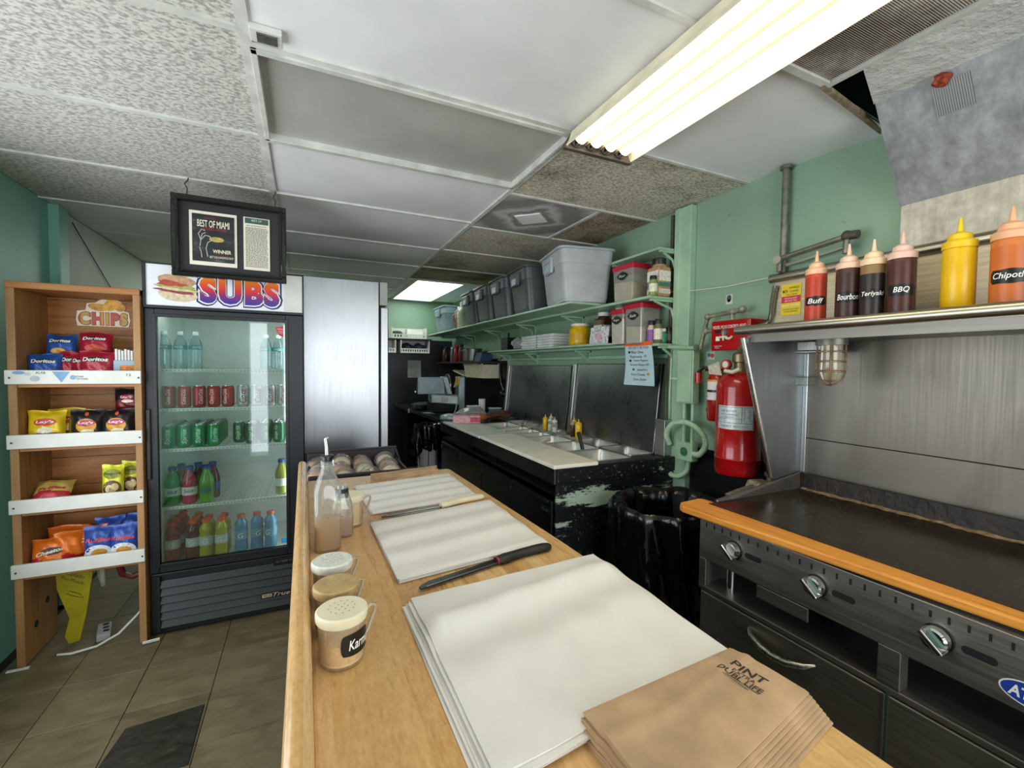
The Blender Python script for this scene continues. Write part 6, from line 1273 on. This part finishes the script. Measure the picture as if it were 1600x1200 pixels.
# red control box
cb = thing('control_box', 'red fire-system control box with white lettering on the green wall', 'control box', (1.92, 1.52, 1.62))
MB().box(1.885, 1.998, 1.415, 1.632, 1.552, 1.700).build('box', 'red', cb, smooth=0, bevel=.004)
MB().box(1.879, 1.8855, 1.420, 1.627, 1.558, 1.694).build('cover', 'red', cb, smooth=0, bevel=.002)
b = MB(); text(b, 'MODEL MCH3 CONTROL HEAD', .185, .016, on_x(1.8785, 1.525, 1.668)); text(b, 'PULL', .025, .005, on_x(1.8785, 1.59, 1.566)); text(b, 'SYSTEM ARMED', .045, .005, on_x(1.8785, 1.585, 1.574)); b.build('lettering', 'whiteink', cb, smooth=0)
MB().box(1.8765, 1.8792, 1.575, 1.598, 1.600, 1.622).build('white_plate', 'whiteink', cb, smooth=0); MB().box(1.8765, 1.8792, 1.570, 1.605, 1.640, 1.654).build('window', 'rubber', cb, smooth=0)
MB().lathe([(.016, 1.868), (.018, 1.879)], (0, 1.545, 1.640), 14, 'x').build('pin_boss', 'pipe', cb)
b = MB(); b.tube([(1.872, 1.550, 1.60), (1.872, 1.548, 1.645)], .005, 6); b.tube([(1.872, 1.575, 1.618), (1.872, 1.53, 1.618)], .005, 6); b.tube([(1.872, 1.535, 1.612), (1.872, 1.515, 1.608), (1.872, 1.500, 1.618)], .006, 6); b.build('lever', 'cream', cb)
# big suppression cylinder
ex = thing('suppression_cylinder', 'big red fire suppression cylinder with a white data label beside the steel panel', 'fire cylinder', (1.865, 1.455, .96))
cxx, cyy, r_ = 1.872, 1.452, .100
MB().lathe([(.082, .958), (.094, .964), (r_, .985), (r_, 1.035), (r_+.0025, 1.040), (r_, 1.046), (r_, 1.175), (r_+.0015, 1.18), (r_, 1.186), (r_, 1.375), (.092, 1.408), (.070, 1.432), (.040, 1.446), (.030, 1.448)], (cxx, cyy, 0), 36).build('cylinder', 'red', ex)
aL = math.atan2(-cyy, -cxx)-.16
def exl(u, v, e): a = aL+u/r_; return (cxx+(r_+e)*math.cos(a), cyy+(r_+e)*math.sin(a), 1.237+v)
b = MB(); b.grid(lambda p, q: exl((p-.5)*.165, (q-.5)*.108, .0012), 20, 4); lb = b.build('data_label', plain('label_silver', '#c9d4d6', .3, .2, var=.08, vscale=40), ex)
b = MB()
for u0, u1, v0, v1 in ((-.080, .080, .0475, .0495), (-.080, .080, -.0255, -.0235), (.028, .0305, -.0255, .0495), (-.080, .028, -.006, -.0045), (-.045, -.0435, -.0255, -.006), (-.080, -.078, -.0255, .0495), (.078, .080, -.050, .0495)):
    for q in range(8): a0, a1 = u0+(u1-u0)*q/8, u0+(u1-u0)*(q+1)/8; b.raw([exl(a0, v0, .002), exl(a1, v0, .002), exl(a1, v1, .002), exl(a0, v1, .002)], [(0, 1, 2, 3)])
rnd = random.Random(3)
for k in range(9):
    u0 = .036; b.raw([exl(u0, .040-k*.0066, .002), exl(u0+rnd.uniform(.025, .038), .040-k*.0066, .002), exl(u0+.03, .0420-k*.0066, .002), exl(u0, .0420-k*.0066, .002)], [(0, 1, 2, 3)])
b.build('label_rules', plain('label_blue_ink', '#4a6a80', .5), lb, smooth=0)
b = MB(); text(b, 'FIRE SYSTEM', .070, .010, lambda u, v: exl(u-.028, v+.030, .002)); text(b, 'WET CHEMICAL', .080, .009, lambda u, v: exl(u-.026, v+.014, .002)); text(b, 'CYLINDER', .050, .007, lambda u, v: exl(u-.028, v+.002, .002)); text(b, 'INSPECT MONTHLY', .12, .010, lambda u, v: exl(u, v-.040, .002)); b.build('lettering', plain('label_blue_ink', '#4a6a80', .5), lb, smooth=0)
brs = plain('brass_dull', '#857a5e', .4, .7, var=.15)
MB().lathe([(.032, 1.446), (.026, 1.455), (.026, 1.49), (.034, 1.495), (.034, 1.53), (.020, 1.54)], (cxx, cyy, 0), 16).build('valve', brs, ex)
MB().lathe([(.024, 1.805), (.024, 1.822)], (0, 1.478, 1.482), 16, 'x').build('gauge', plain('gauge_red', '#a3303a', .3), ex)
MB().lathe([(.016, 1.803), (.016, 1.8055)], (0, 1.478, 1.482), 14, 'x').build('gauge_face', 'cream', ex)
MB().tube([(cxx, cyy, 1.53), (cxx-.005, cyy-.005, 1.56), (cxx-.02, cyy-.05, 1.585), (cxx-.03, cyy-.09, 1.56), (cxx-.03, cyy-.12, 1.525)], .014, 9).build('outlet_pipe', brs, ex)
b = MB(); b.tube([(1.80, 1.475, 1.452), (1.795, 1.43, 1.446), (1.80, 1.395, 1.462)], .009, 7); b.build('lever', 'cream', ex)
MB().hexa([(1.795, 1.56, 1.435), (1.798, 1.49, 1.43), (1.799, 1.49, 1.43), (1.796, 1.56, 1.435), (1.800, 1.575, 1.475), (1.803, 1.515, 1.495), (1.804, 1.515, 1.495), (1.801, 1.575, 1.475)]).build('inspection_tag', plain('tag_grey', '#b9b4a4', .6, var=.15, vscale=60), ex, smooth=0)
MB().box(cxx+.02, XR-.0005, cyy-.05, cyy+.05, 1.10, 1.13).build('wall_bracket', 'pipe', ex, smooth=0)
e2 = thing('fire_extinguisher', 'small red hand extinguisher half hidden behind the big red cylinder', 'fire extinguisher', (1.94, 1.65, 1.19))
MB().lathe([(.040, 1.19), (.046, 1.20), (.046, 1.40), (.038, 1.43), (.018, 1.447)], (1.945, 1.640, 0), 20).build('cylinder', 'red', e2)
MB().lathe([(.0465, 1.30), (.0465, 1.40)], (1.945, 1.640, 0), 20, cap=False).build('label', 'whiteink', e2); MB().lathe([(.0470, 1.395), (.0470, 1.405)], (1.945, 1.640, 0), 20, cap=False).build('yellow_band', plain('band_yellow', '#d9a51e', .4), e2); MB().lathe([(.0472, 1.340), (.0472, 1.352)], (1.945, 1.640, 0), 20, cap=False).build('black_band', 'black', e2)
MB().box(1.92, 1.97, 1.60, 1.70, 1.447, 1.465).build('lever', 'red', e2, smooth=0, bevel=.004); MB().tube([(1.92, 1.66, 1.455), (1.90, 1.69, 1.47), (1.89, 1.715, 1.44), (1.895, 1.715, 1.40)], .010, 7).build('hose', 'black', e2); MB().lathe([(.018, 1.385), (.020, 1.44)], (1.895, 1.717, 0), 10).build('nozzle', 'red', e2)
MB().box(1.985, XR-.0005, 1.62, 1.66, 1.30, 1.36).build('wall_bracket', 'pipe', e2, smooth=0)
def sticker(label, y, z, w, h, base, prints):
    t = thing('wall_sticker', label, 'sticker', (XR, y, z)); MB().box(XR-.0022, XR-.0004, y-w/2, y+w/2, z-h/2, z+h/2).build('backing', plain('stick_'+base, base, .5), t, smooth=0)
    for cc, dy_, dz, ry_, rz_ in prints: b = MB(); b.disc(lambda u, v: (XR-.0026, y+dy_-ry_*u, z+dz+rz_*v), 14, 1); b.build('print', plain('stickp_'+cc, cc, .5), t, smooth=0)
sticker('small white sticker with a blue head above the red box', 1.625, 1.822, .040, .050, '#c6cdc6', (('#44506a', 0, .004, .014, .018), ('#7a6a74', .002, -.008, .009, .008)))
sticker('small torn sticker with red and blue print under the pipe elbow', 1.730, 1.532, .050, .042, '#b9c2b4', (('#4a6a8a', .012, .004, .010, .012), ('#b8484a', -.010, 0, .013, .012)))
sticker('small white sticker with dark digits beside the hand extinguisher', 1.737, 1.310, .040, .032, '#c2c6bc', (('#3a3a3a', .008, 0, .006, .009), ('#3a3a3a', -.007, 0, .006, .009)))
sticker('torn red sticker scrap low on the wall beside the hand extinguisher', 1.733, 1.235, .040, .022, '#a0402f', (('#c2c6bc', .006, .004, .008, .005),))
tag(MB().tube([(1.965, 2.20, 1.935), (1.965, 1.90, 1.90), (1.965, 1.62, 1.883), (1.965, 1.36, 1.889)], .0026, 5).build('string', 'cream'), 'pale string stretched along the green wall to the steel shelf', 'string')
vp = thing('vertical_conduit', 'galvanised vertical pipe rising to the ceiling behind the sauce bottles', 'pipe', (1.975, 1.325, 2.1))
MB().tube([(1.972, 1.325, 1.90), (1.972, 1.325, 2.372)], .0155, 10).build('pipe', 'pipe', vp); MB().lathe([(.026, 2.362), (.026, 2.3745)], (1.972, 1.325, 0), 12).build('flange', 'pipe', vp); MB().box(1.972, XR-.0005, 1.318, 1.332, 2.10, 2.12).build('clamp', 'pipe', vp, smooth=0)
g2 = thing('gas_pipe', 'dark pipe run with a tee fitting above the sauce bottles', 'pipe', (1.93, 1.2, 1.96))
MB().tube([(1.935, 1.318, 1.90), (1.935, 1.318, 1.945), (1.935, 1.305, 1.958), (1.935, 1.06, 1.985)], .0115, 9).build('pipe', 'pipe', g2); MB().tube([(1.945, 1.29, 1.925), (1.945, 1.04, 1.952)], .009, 8).build('pipe', plain('grey_conduit', '#93988c', .5, .3), g2); MB().tube([(1.935, 1.045, 1.99), (1.935, 1.047, 1.92)], .0115, 9).build('drop_pipe', 'pipe', g2)
b = MB(); b.sphere((1.935, 1.045, 1.988), .021, 10); b.tube([(1.935, 1.055, 1.99), (1.935, 1.005, 1.985)], .017, 9); b.build('tee_fitting', plain('iron_dark', '#4d4b44', .6, .3), g2)
MB().lathe([(.019, 1.918), (.017, 1.928)], (0, 1.320, 1.952), 10, 'x').build('union_nut', plain('nut_pale', '#b9b6a2', .4, .5), g2)
flex('steel_flex_hose', 'ribbed steel flexible hose curving down the wall behind the sticker plate', [(1.94, 1.335, 1.84), (1.938, 1.345, 1.77), (1.938, 1.352, 1.70), (1.93, 1.365, 1.672), (1.925, 1.40, 1.66)], .0125, 'steel', 'hose', 90)
# ================================================================ STEEL OVERSHELF, SPLASH PANELS, HOOD
SY, SE = 1.206, -.20
sp_ = thing('steel_splash', 'stainless steel wall panels behind the griddle with a slanted end panel', 'splash panel', (1.97, .6, 1.3))
MB().box(1.972, 1.994, SE, SY, 1.168, 1.60).build('back_sheet', 'steel_splash', sp_, smooth=0)
MB().box(1.970, 1.994, SE, SY, .90, 1.164).build('back_sheet', 'steel_splash', sp_, smooth=0)
b = MB(); b.prism([(1.572, 1.585), (1.994, 1.585), (1.994, .96), (1.785, .96), (1.770, 1.01)], SY, SY+.006, 'y'); b.build('end_panel', brushed('steel_end_panel', '#b9bdc2', 2, .36, .08), sp_, smooth=0)
MB().tube([(1.568, SY+.003, 1.585), (1.766, SY+.003, 1.012)], .0115, 10).build('edge_trim', brushed('trim_bright', '#d5d5d2', 2, .25, .05), sp_)
MB().box(1.955, 1.9715, SY-.018, SY-.001, .96, 1.53).build('corner_angle', brushed('trim_bright2', '#d8dadc', 2, .25, .05), sp_, smooth=0, bevel=.002)
MB().box(1.902, 1.9715, SY-.05, SY-.001, 1.395, 1.43).build('bracket', 'steel', sp_, smooth=0, bevel=.002)
os_ = thing('steel_overshelf', 'stainless overshelf with rounded front edge holding the sauce bottles', 'shelf', (1.8, .6, 1.61))
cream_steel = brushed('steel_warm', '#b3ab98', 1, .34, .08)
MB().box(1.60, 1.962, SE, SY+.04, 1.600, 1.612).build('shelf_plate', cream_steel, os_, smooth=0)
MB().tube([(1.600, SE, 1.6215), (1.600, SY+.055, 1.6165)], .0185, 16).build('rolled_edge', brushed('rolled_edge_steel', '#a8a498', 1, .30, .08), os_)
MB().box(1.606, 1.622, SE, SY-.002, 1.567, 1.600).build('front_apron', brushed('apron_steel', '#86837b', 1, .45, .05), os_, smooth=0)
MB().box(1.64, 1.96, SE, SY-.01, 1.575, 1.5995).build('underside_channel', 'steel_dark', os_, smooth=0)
MB().box(1.952, 1.969, SE, SY+.14, 1.6125, 1.872).build('back_panel', (lambda m: (m.col(m.ramp(m.noise(m.coord((1, 1, 14)), 6, 4), [(.3, '#b3a78c'), (.7, '#d4c8ab')])).set(metal=.35, rough=.42), m.m)[1])(Mat('panel_warm')), os_, smooth=0)
MB().tube([(1.950, SE, 1.887), (1.950, SY+.16, 1.876)], .0205, 14).build('top_rail', brushed('top_rail_steel', '#a7a08f', 1, .30, .08), os_)
lb_ = MB().box(1.9485, 1.9515, 1.225, 1.312, 1.702, 1.838).build('cleaning_label', plain('label_yellow_bright', '#ead02c', .4, var=.03), os_, smooth=0)
MB().box(1.9475, 1.9487, 1.226, 1.311, 1.757, 1.786).build('red_band', plain('label_red', '#cc2f4a', .4), lb_, smooth=0)
b = MB(); text(b, 'MCH', .022, .014, on_x(1.9475, 1.295, 1.808), offset=.02); text(b, 'AUTHORIZED', .045, .009, on_x(1.9475, 1.255, 1.822)); text(b, 'CLEANED', .040, .009, on_x(1.9475, 1.255, 1.807)); text(b, 'CALL TODAY', .05, .007, on_x(1.9475, 1.265, 1.793)); text(b, 'KEEP FILTERS CLEAN', .072, .006, on_x(1.9475, 1.268, 1.728)); text(b, 'DO NOT REMOVE', .06, .006, on_x(1.9475, 1.268, 1.718)); b.build('lettering', plain('label_ink', '#6a4a1e', .5), lb_, smooth=0)
b = MB(); text(b, 'HOOD & DUCT', .055, .007, on_x(1.9470, 1.268, 1.776)); text(b, 'SERVICE TAG', .055, .006, on_x(1.9470, 1.268, 1.765)); text(b, 'DUE DATE', .075, .008, on_x(1.9475, 1.268, 1.745)); b.build('lettering', 'whiteink', lb_, smooth=0)
# caged lamp and its box under the shelf
cl_ = thing('caged_lamp', 'rusty caged lamp hanging unlit under the steel overshelf', 'lamp', (1.755, .985, 1.57))
rust = plain('rusty_cage', '#8a6f52', .5, .5, var=.3, vscale=40); lx, ly = 1.755, .985
MB().lathe([(.050, 1.552), (.050, 1.5745)], (lx, ly, 0), 20).build('collar', 'pipe', cl_)
gl_ = clear('lamp_glass', '#cfc3a0', .10, .10, .45)
MB().lathe([(.034, 1.552), (.035, 1.45), (.026, 1.425), (.008, 1.416)], (lx, ly, 0), 18).build('glass_jar', gl_, cl_)
for zz_ in (1.528, 1.492, 1.456): MB().tube([(lx+.044*math.cos(a*PI/12), ly+.044*math.sin(a*PI/12), zz_) for a in range(24)], .003, 6, closed=True).build('cage_ring', rust, cl_)
for k in range(4):
    a = k*PI/2+.5; c, s_ = math.cos(a), math.sin(a); MB().tube([(lx+.043*c, ly+.043*s_, 1.555), (lx+.043*c, ly+.043*s_, 1.45), (lx+.033*c, ly+.033*s_, 1.422), (lx+.012*c, ly+.012*s_, 1.407), (lx, ly, 1.405)], .0034, 6).build('cage_rod', rust, cl_)
jx = thing('steel_junction_box', 'small steel junction box beside the caged lamp under the shelf', 'electrical box', (1.86, 1.06, 1.54))
MB().box(1.80, 1.92, 1.03, 1.14, 1.535, 1.574).build('box', 'steel', jx, smooth=0, bevel=.004); MB().box(1.795, 1.925, 1.025, 1.145, 1.528, 1.535).build('lid', 'steel', jx, smooth=0, bevel=.002)
# hood
hd_ = thing('exhaust_hood', 'weathered galvanised exhaust hood sloping down to the wall above the sauces', 'hood', (1.9, .3, 2.3))
HY = .892
def drip(name, c):
    m = Mat(name); v = m.coord((9, 9, .7)); n1 = m.noise(v, 2.2, 6, .65); n2 = m.noise(m.coord(), 26, 3, .6); n3 = m.noise(m.coord((1, 1, .6)), 3.2, 5)
    cc = m.ramp(m.mix(.45, n1, n2), [(.30, shade(c, .78)), (.5, c), (.68, shade(c, 1.2))]); cc = m.mix(m.ramp(n3, [(.48, 0.0), (.75, .4)]), cc, shade(c, .6))
    m.col(cc).set(rough=.5, metal=.35); m.bump(n2, .12, .004); return m.m
dm = drip('hood_galvanised', '#989a9b')
b = MB(); b.prism([(1.782, ZC), (1.794, ZC+.004), (1.990, 2.066), (1.972, 2.058)], SE, HY, 'y'); b.build('sloped_face', dm, hd_, smooth=0)
b = MB(); b.box(1.9705, 1.990, SE, HY-.004, 1.905, 2.058); b.build('lower_face', drip('hood_lower', '#b5b1a5'), hd_, smooth=0)
b = MB(); b.prism([(1.79, ZC), (1.998, ZC), (1.998, 2.056), (1.975, 2.056)], HY-.006, HY, 'y'); b.build('end_cheek', dm, hd_, smooth=0)
mm = Mat('hood_lip_paint'); n = mm.noise(mm.coord(), 16, 5, .6); mm.col(mm.ramp(mm.noise(mm.coord(), 8, 5), [(.3, '#d0d0cc'), (.6, '#e8e8e4')])).set(rough=.6); mm.bump(n, .7, .02)
b = MB(); b.grid(lambda u, v: (1.552+.232*u, SE+(HY-.075+.085*u-SE)*v, ZC-.003), 4, 24); b.grid(lambda u, v: (1.552+.232*u, SE+(HY-.075+.085*u-SE)*v, ZC+.03), 4, 24); b.prism([(1.552, HY-.075), (1.784, HY+.010), (1.784, HY+.004), (1.552, HY-.081)], ZC-.003, ZC+.03); b.build('painted_lip', mm.m, hd_, smooth=0)
for k, y in enumerate((.62, .36)):
    MB().tube([(1.795, y, ZC-.005), (1.972, y, 2.062)], .0035, 5).build('seam', dm, hd_)
nrm = Vector((-.322, 0, -.19)).normalized(); ax = Vector((.19, 0, -.322)).normalized()
def hs(y, d, e=.003): p = Vector((1.782, y, ZC))+ax*d+nrm*e; return (p.x, p.y, p.z)
pm2 = Mat('hood_mesh'); wv_ = pm2.n('ShaderNodeTexWave', wave_type='BANDS', bands_direction='Y'); wv_.inputs['Scale'].default_value = 55; pm2.l(pm2.coord(), wv_.inputs['Vector']); pm2.col(pm2.ramp(wv_.outputs['Fac'], [(.3, '#6d706e'), (.7, '#9fa19d')])).set(rough=.5, metal=.5)
b = MB(); P4 = [hs(.745, .03), hs(.655, .03), hs(.655, .125), hs(.745, .125)]; Q4 = [hs(.745, .03, .0), hs(.655, .03, .0), hs(.655, .125, .0), hs(.745, .125, .0)]; b.hexa(Q4+P4); gg = b.build('mesh_patch', pm2.m, hd_, smooth=0)
c_ = Vector(hs(.715, .020, .010)); b = MB(); b.sphere(tuple(c_), .021, 12, .8); b.v = [(x+.004*math.sin(300*y), y+.005*math.sin(260*z), z+.004*math.sin(280*x)) for x, y, z in b.v]; b.build('rusty_nozzle', plain('rust_red', '#8a3a22', .8, var=.4, vscale=80), hd_, smooth=20)
# ================================================================ GRIDDLE
gr = thing('griddle', 'wide steel flat-top griddle with chrome knobs and a wooden front rail', 'griddle', (1.6, .6, 0))
GX, GY0, GY1 = 1.320, -.15, 1.170; GT = 1.198
plate = Mat('griddle_plate'); v = plate.coord(); n = plate.noise(v, 4.5, 6, .6); xs_ = plate.sep(v)
ed = plate.ramp(xs_[0], [(0.0, 0.0), (1.0, 1.0)])
plate.col(plate.ramp(n, [(.3, '#241c12'), (.5, '#3a2f20'), (.72, '#4c4131')])).set(rough=plate.ramp(n, [(.3, .16), (.7, .36)]), metal=.55)
b = MB(); b.box(GX+.06, 1.928, GY0, GT-.012, .925, .953); b.build('plate', plate.m, gr, smooth=0)
rim = Mat('griddle_rim'); rim.col(rim.ramp(rim.noise(rim.coord(), 8, 6, .7), [(.36, '#6e6c68'), (.52, '#8a8885'), (.66, '#a27a4c')])).set(rough=.34, metal=.85)
crust = Mat('griddle_crust'); vv = crust.coord(); zc_ = crust.sep(vv)[2]
crust.col(crust.mix(crust.math('MULTIPLY', crust.ramp(crust.math('MULTIPLY', crust.math('ADD', crust.sep(vv)[1], -1.02), 5.0), [(0, 0.0), (.9, 1.0)]), crust.ramp(crust.noise(vv, 22, 5, .7), [(.35, .25), (.6, 1.0)])), crust.ramp(crust.math('ADD', crust.noise(vv, 14, 6, .7), crust.math('MULTIPLY', zc_, .1)), [(.38, '#0d0b0a'), (.6, '#1c1612'), (.8, '#2a1c12')]), '#7a3d1a')).set(rough=.45, metal=.3); crust.bump(crust.noise(vv, 40, 4), .4, .01)
MB().hexa([(1.926, GY0, .950), (1.934, GY0, .950), (1.934, GT, .950), (1.926, GT, .950), (1.936, GY0, 1.018), (1.944, GY0, 1.018), (1.944, GT, 1.018), (1.936, GT, 1.018)]).build('back_splash', crust.m, gr, smooth=0, bevel=.002)
b = MB(); rnd = random.Random(2)
b.grid(lambda u, v: (1.905+.024*u+.006*math.sin(40*v)*(1-u), GY0+(GT-.02-GY0)*v, .9535+.006*u*u+.0015*math.sin(90*v)), 3, 70); b.build('grease_edge', plain('grease_pale', '#7d684c', .7, var=.45, vscale=60), gr, smooth=40)
b = MB(); b.hexa([(1.43, GT-.014, .940), (1.944, GT-.014, .940), (1.944, GT, .940), (1.43, GT, .940), (1.43, GT-.008, .958), (1.944, GT-.004, 1.018), (1.944, GT+.004, 1.018), (1.43, GT+.002, .958)]); b.build('side_splash', rim.m, gr, smooth=0, bevel=.002, label='grey steel side splash rising to the back')
gm = brushed('griddle_steel', '#8f8c85', 1, .44, .10); gd = brushed('griddle_steel_dark', '#8d8a84', 1, .48, .10)
MB().box(GX, GX+.05, GY0, GY1, .768, .918).build('control_panel', gm, gr, smooth=0, bevel=.002)
MB().box(GX+.02, 1.94, GY0, GY1, .905, .924).build('under_plate', 'blacksheet', gr, smooth=0)
MB().box(GX+.012, 1.94, GY1-.014, GY1, .02, .905).build('end_panel', gd, gr, smooth=0, bevel=.002)
MB().box(1.50, 1.93, GY0, GY1-.016, .66, .90).build('firebox', 'rubber', gr, smooth=0)
MB().box(GX, GX+.18, GY0, GY1, .652, .668).build('slot_sill', gd, gr, smooth=0, bevel=.002)
MB().box(GX, GX+.03, GY1-.030, GY1, .668, .768).build('slot_post', gm, gr, smooth=0, bevel=.002); MB().box(GX, GX+.04, .556, .604, .668, .768).build('slot_post', gm, gr, smooth=0, bevel=.002)
MB().lathe([(.015, .668), (.015, .735), (.012, .768)], (GX+.05, 1.072, 0), 12).build('adjustable_leg', 'chrome', gr)
MB().box(GX+.012, GX+.02, .785, .948, .718, .760).build('grease_tray', gm, gr, smooth=0, bevel=.002)
# the ventilation slots along the top of the panel
for k in range(30):
    y = 1.140-k*.0335
    if y < GY0+.03: break
    MB().box(GX-.0012, GX+.001, y-.0025, y+.0025, .887, .903).build('vent_slot', 'rubber', gr, smooth=0)
for k, y in enumerate((1.025, .757, .489, .221)):
    kb = MB().lathe([(.030, GX-.004), (.031, GX-.0005)], (0, y, .846), 24, 'x').build('knob_bezel', 'black', gr)
    b = MB(); b.lathe([(.028, GX-.005), (.0265, GX-.022), (.022, GX-.026)], (0, y, .846), 24, 'x'); ko = b.build('knob', 'chrome', gr)
    b = MB(); c, s_ = math.cos(.75), math.sin(.75)
    def kp(a, b_, x): return (x, y+a*c-b_*s_, .846+a*s_+b_*c)
    b.hexa([kp(-.029, -.008, GX-.012), kp(.029, -.008, GX-.012), kp(.029, .008, GX-.012), kp(-.029, .008, GX-.012), kp(-.031, -.0055, GX-.044), kp(.026, -.0055, GX-.044), kp(.026, .0055, GX-.044), kp(-.031, .0055, GX-.044)]); b.build('knob_grip', 'chrome', ko, smooth=0, bevel=.003)
    pts = []
    for i in range(20): a = 2*PI*i/20; pts.append((y-.070+.020*(1 if math.cos(a) > 0 else -1)*1+.009*math.cos(a), .846+.009*math.sin(a)))
    MB().prism(pts, GX-.0012, GX+.001, 'x').build('pilot_slot', 'rubber', gr, smooth=0)
lg = MB(); lg.disc(lambda u, v: (GX-.0015, .335-.050*u, .808+.023*v), 28, 1); lo = lg.build('logo_plate', plain('logo_blue', '#243f9c', .3), gr, smooth=0)
b = MB(); b.disc(lambda u, v: (GX-.0010, .335-.053*u, .808+.026*v), 28, 1); b.build('logo_rim', 'whiteink', lo, smooth=0)
b = MB(); text(b, 'ATOSA', .078, .024, on_x(GX-.0022, .335, .808), offset=.03, shear=.2); b.build('lettering', 'whiteink', lo, smooth=0)
for a, c in ((1.156, .584), (.576, GY0)):
    d = MB().box(GX-.004, GX+.02, c, a, .03, .648).build('drawer_front', gd, gr, smooth=0, bevel=.003)
    ym = .855 if a > 1 else .22
    MB().tube([(GX-.004, ym+.105, .612), (GX-.022, ym+.085, .604), (GX-.034, ym+.04, .592), (GX-.036, ym, .588), (GX-.034, ym-.04, .592), (GX-.022, ym-.085, .606), (GX-.004, ym-.105, .616)], [.004, .009, .011, .011, .011, .009, .004], 10).build('handle', 'steel', d)
    MB().box(GX-.007, GX-.003, c+.0, c+.004, .03, .648).build('edge_strip', 'steel', d, smooth=0)
MB().box(GX+.02, 1.90, GY0, GY1-.02, .03, .05).build('cabinet_floor', gd, gr, smooth=0)
for y in (.1, 1.1): MB().lathe([(.022, .0), (.022, .03)], (1.4, y, 0), 10).build('foot', 'pipe', gr); MB().lathe([(.022, .0), (.022, .03)], (1.88, y, 0), 10).build('foot', 'pipe', gr)
b = MB(); b.prism([(1.268, 1.206), (1.276, 1.226), (1.300, 1.246), (1.400, 1.256), (1.418, 1.245), (1.468, .40), (1.510, -.15), (1.372, -.15), (1.334, .36)], .926, .951); b.build('wooden_rail', 'plank', gr, smooth=0, bevel=.006)
# gas valve clutter beside the griddle
gv = thing('gas_valve', 'old brassy gas valve and fitting on the floor pipe behind the griddle end', 'valve', (1.86, 1.32, .96))
MB().tube([(1.885, 1.29, .0), (1.885, 1.29, 1.05)], .017, 10).build('riser', plain('riser_rusty', '#5e5444', .6, .4, var=.35, vscale=20), gv); b = MB(); b.sphere((1.885, 1.29, 1.055), .030, 12, 1.1); b.build('elbow', plain('elbow_rusty', '#57503f', .6, .4, var=.3), gv)
MB().tube([(1.885, 1.29, 1.0), (1.885, 1.29, .985)], .026, 8).build('nut', 'pipe', gv); MB().hexa([(1.78, 1.27, .925), (1.88, 1.25, .925), (1.90, 1.34, .925), (1.80, 1.36, .925), (1.79, 1.28, .965), (1.87, 1.27, .965), (1.88, 1.33, .965), (1.81, 1.35, .965)]).build('valve_body', plain('valve_pale', '#8d8874', .6, .3, var=.35, vscale=40), gv, smooth=0, bevel=.008); MB().tube([(1.80, 1.31, .94), (1.72, 1.33, .92), (1.68, 1.35, .90)], .014, 8).build('spur', 'pipe', gv)
# ================================================================ SAUCE BOTTLES ON THE OVERSHELF
zs = 1.6125
SB = [('squeeze bottle of orange red buffalo sauce, first beside the yellow label', 1.03, '#c4472a', '#e6b99a', 'Buff', .034, .288, ('#b83c20', .93)),
      ('squeeze bottle of dark brown sauce with label reading Bourbon', .922, '#4a2a26', '#e2c2ae', 'Bourbon', .036, .288, ('#3e2420', .90)),
      ('squeeze bottle of near-black sauce, amber at its top, label reading Teriyaki', .847, '#8a6f4c', '#e8cfae', 'Teriyaki', .0355, .285, ('#2c2220', .84)),
      ('squeeze bottle of reddish brown sauce with tattered BBQ label', .768, '#552a24', '#e2bfb2', 'BBQ', .036, .290, ('#4c2620', .94)),
      ('plain yellow mustard squeeze bottle without a label on the overshelf', .632, '#e6b70e', '#eac41a', None, .0375, .292, None),
      ('squeeze bottle of orange chipotle sauce with label reading Chipotle', .527, '#d2763a', '#e6b08a', 'Chipotle', .0385, .292, ('#cb6c30', .90))]
for k, (lb, y, bc, lc, wd, r_, h, lq) in enumerate(SB):
    o = squeeze(lb, 1.725, y, zs, r_, h, bc, lc, 'sauce bottles on the steel overshelf', wd, lq)
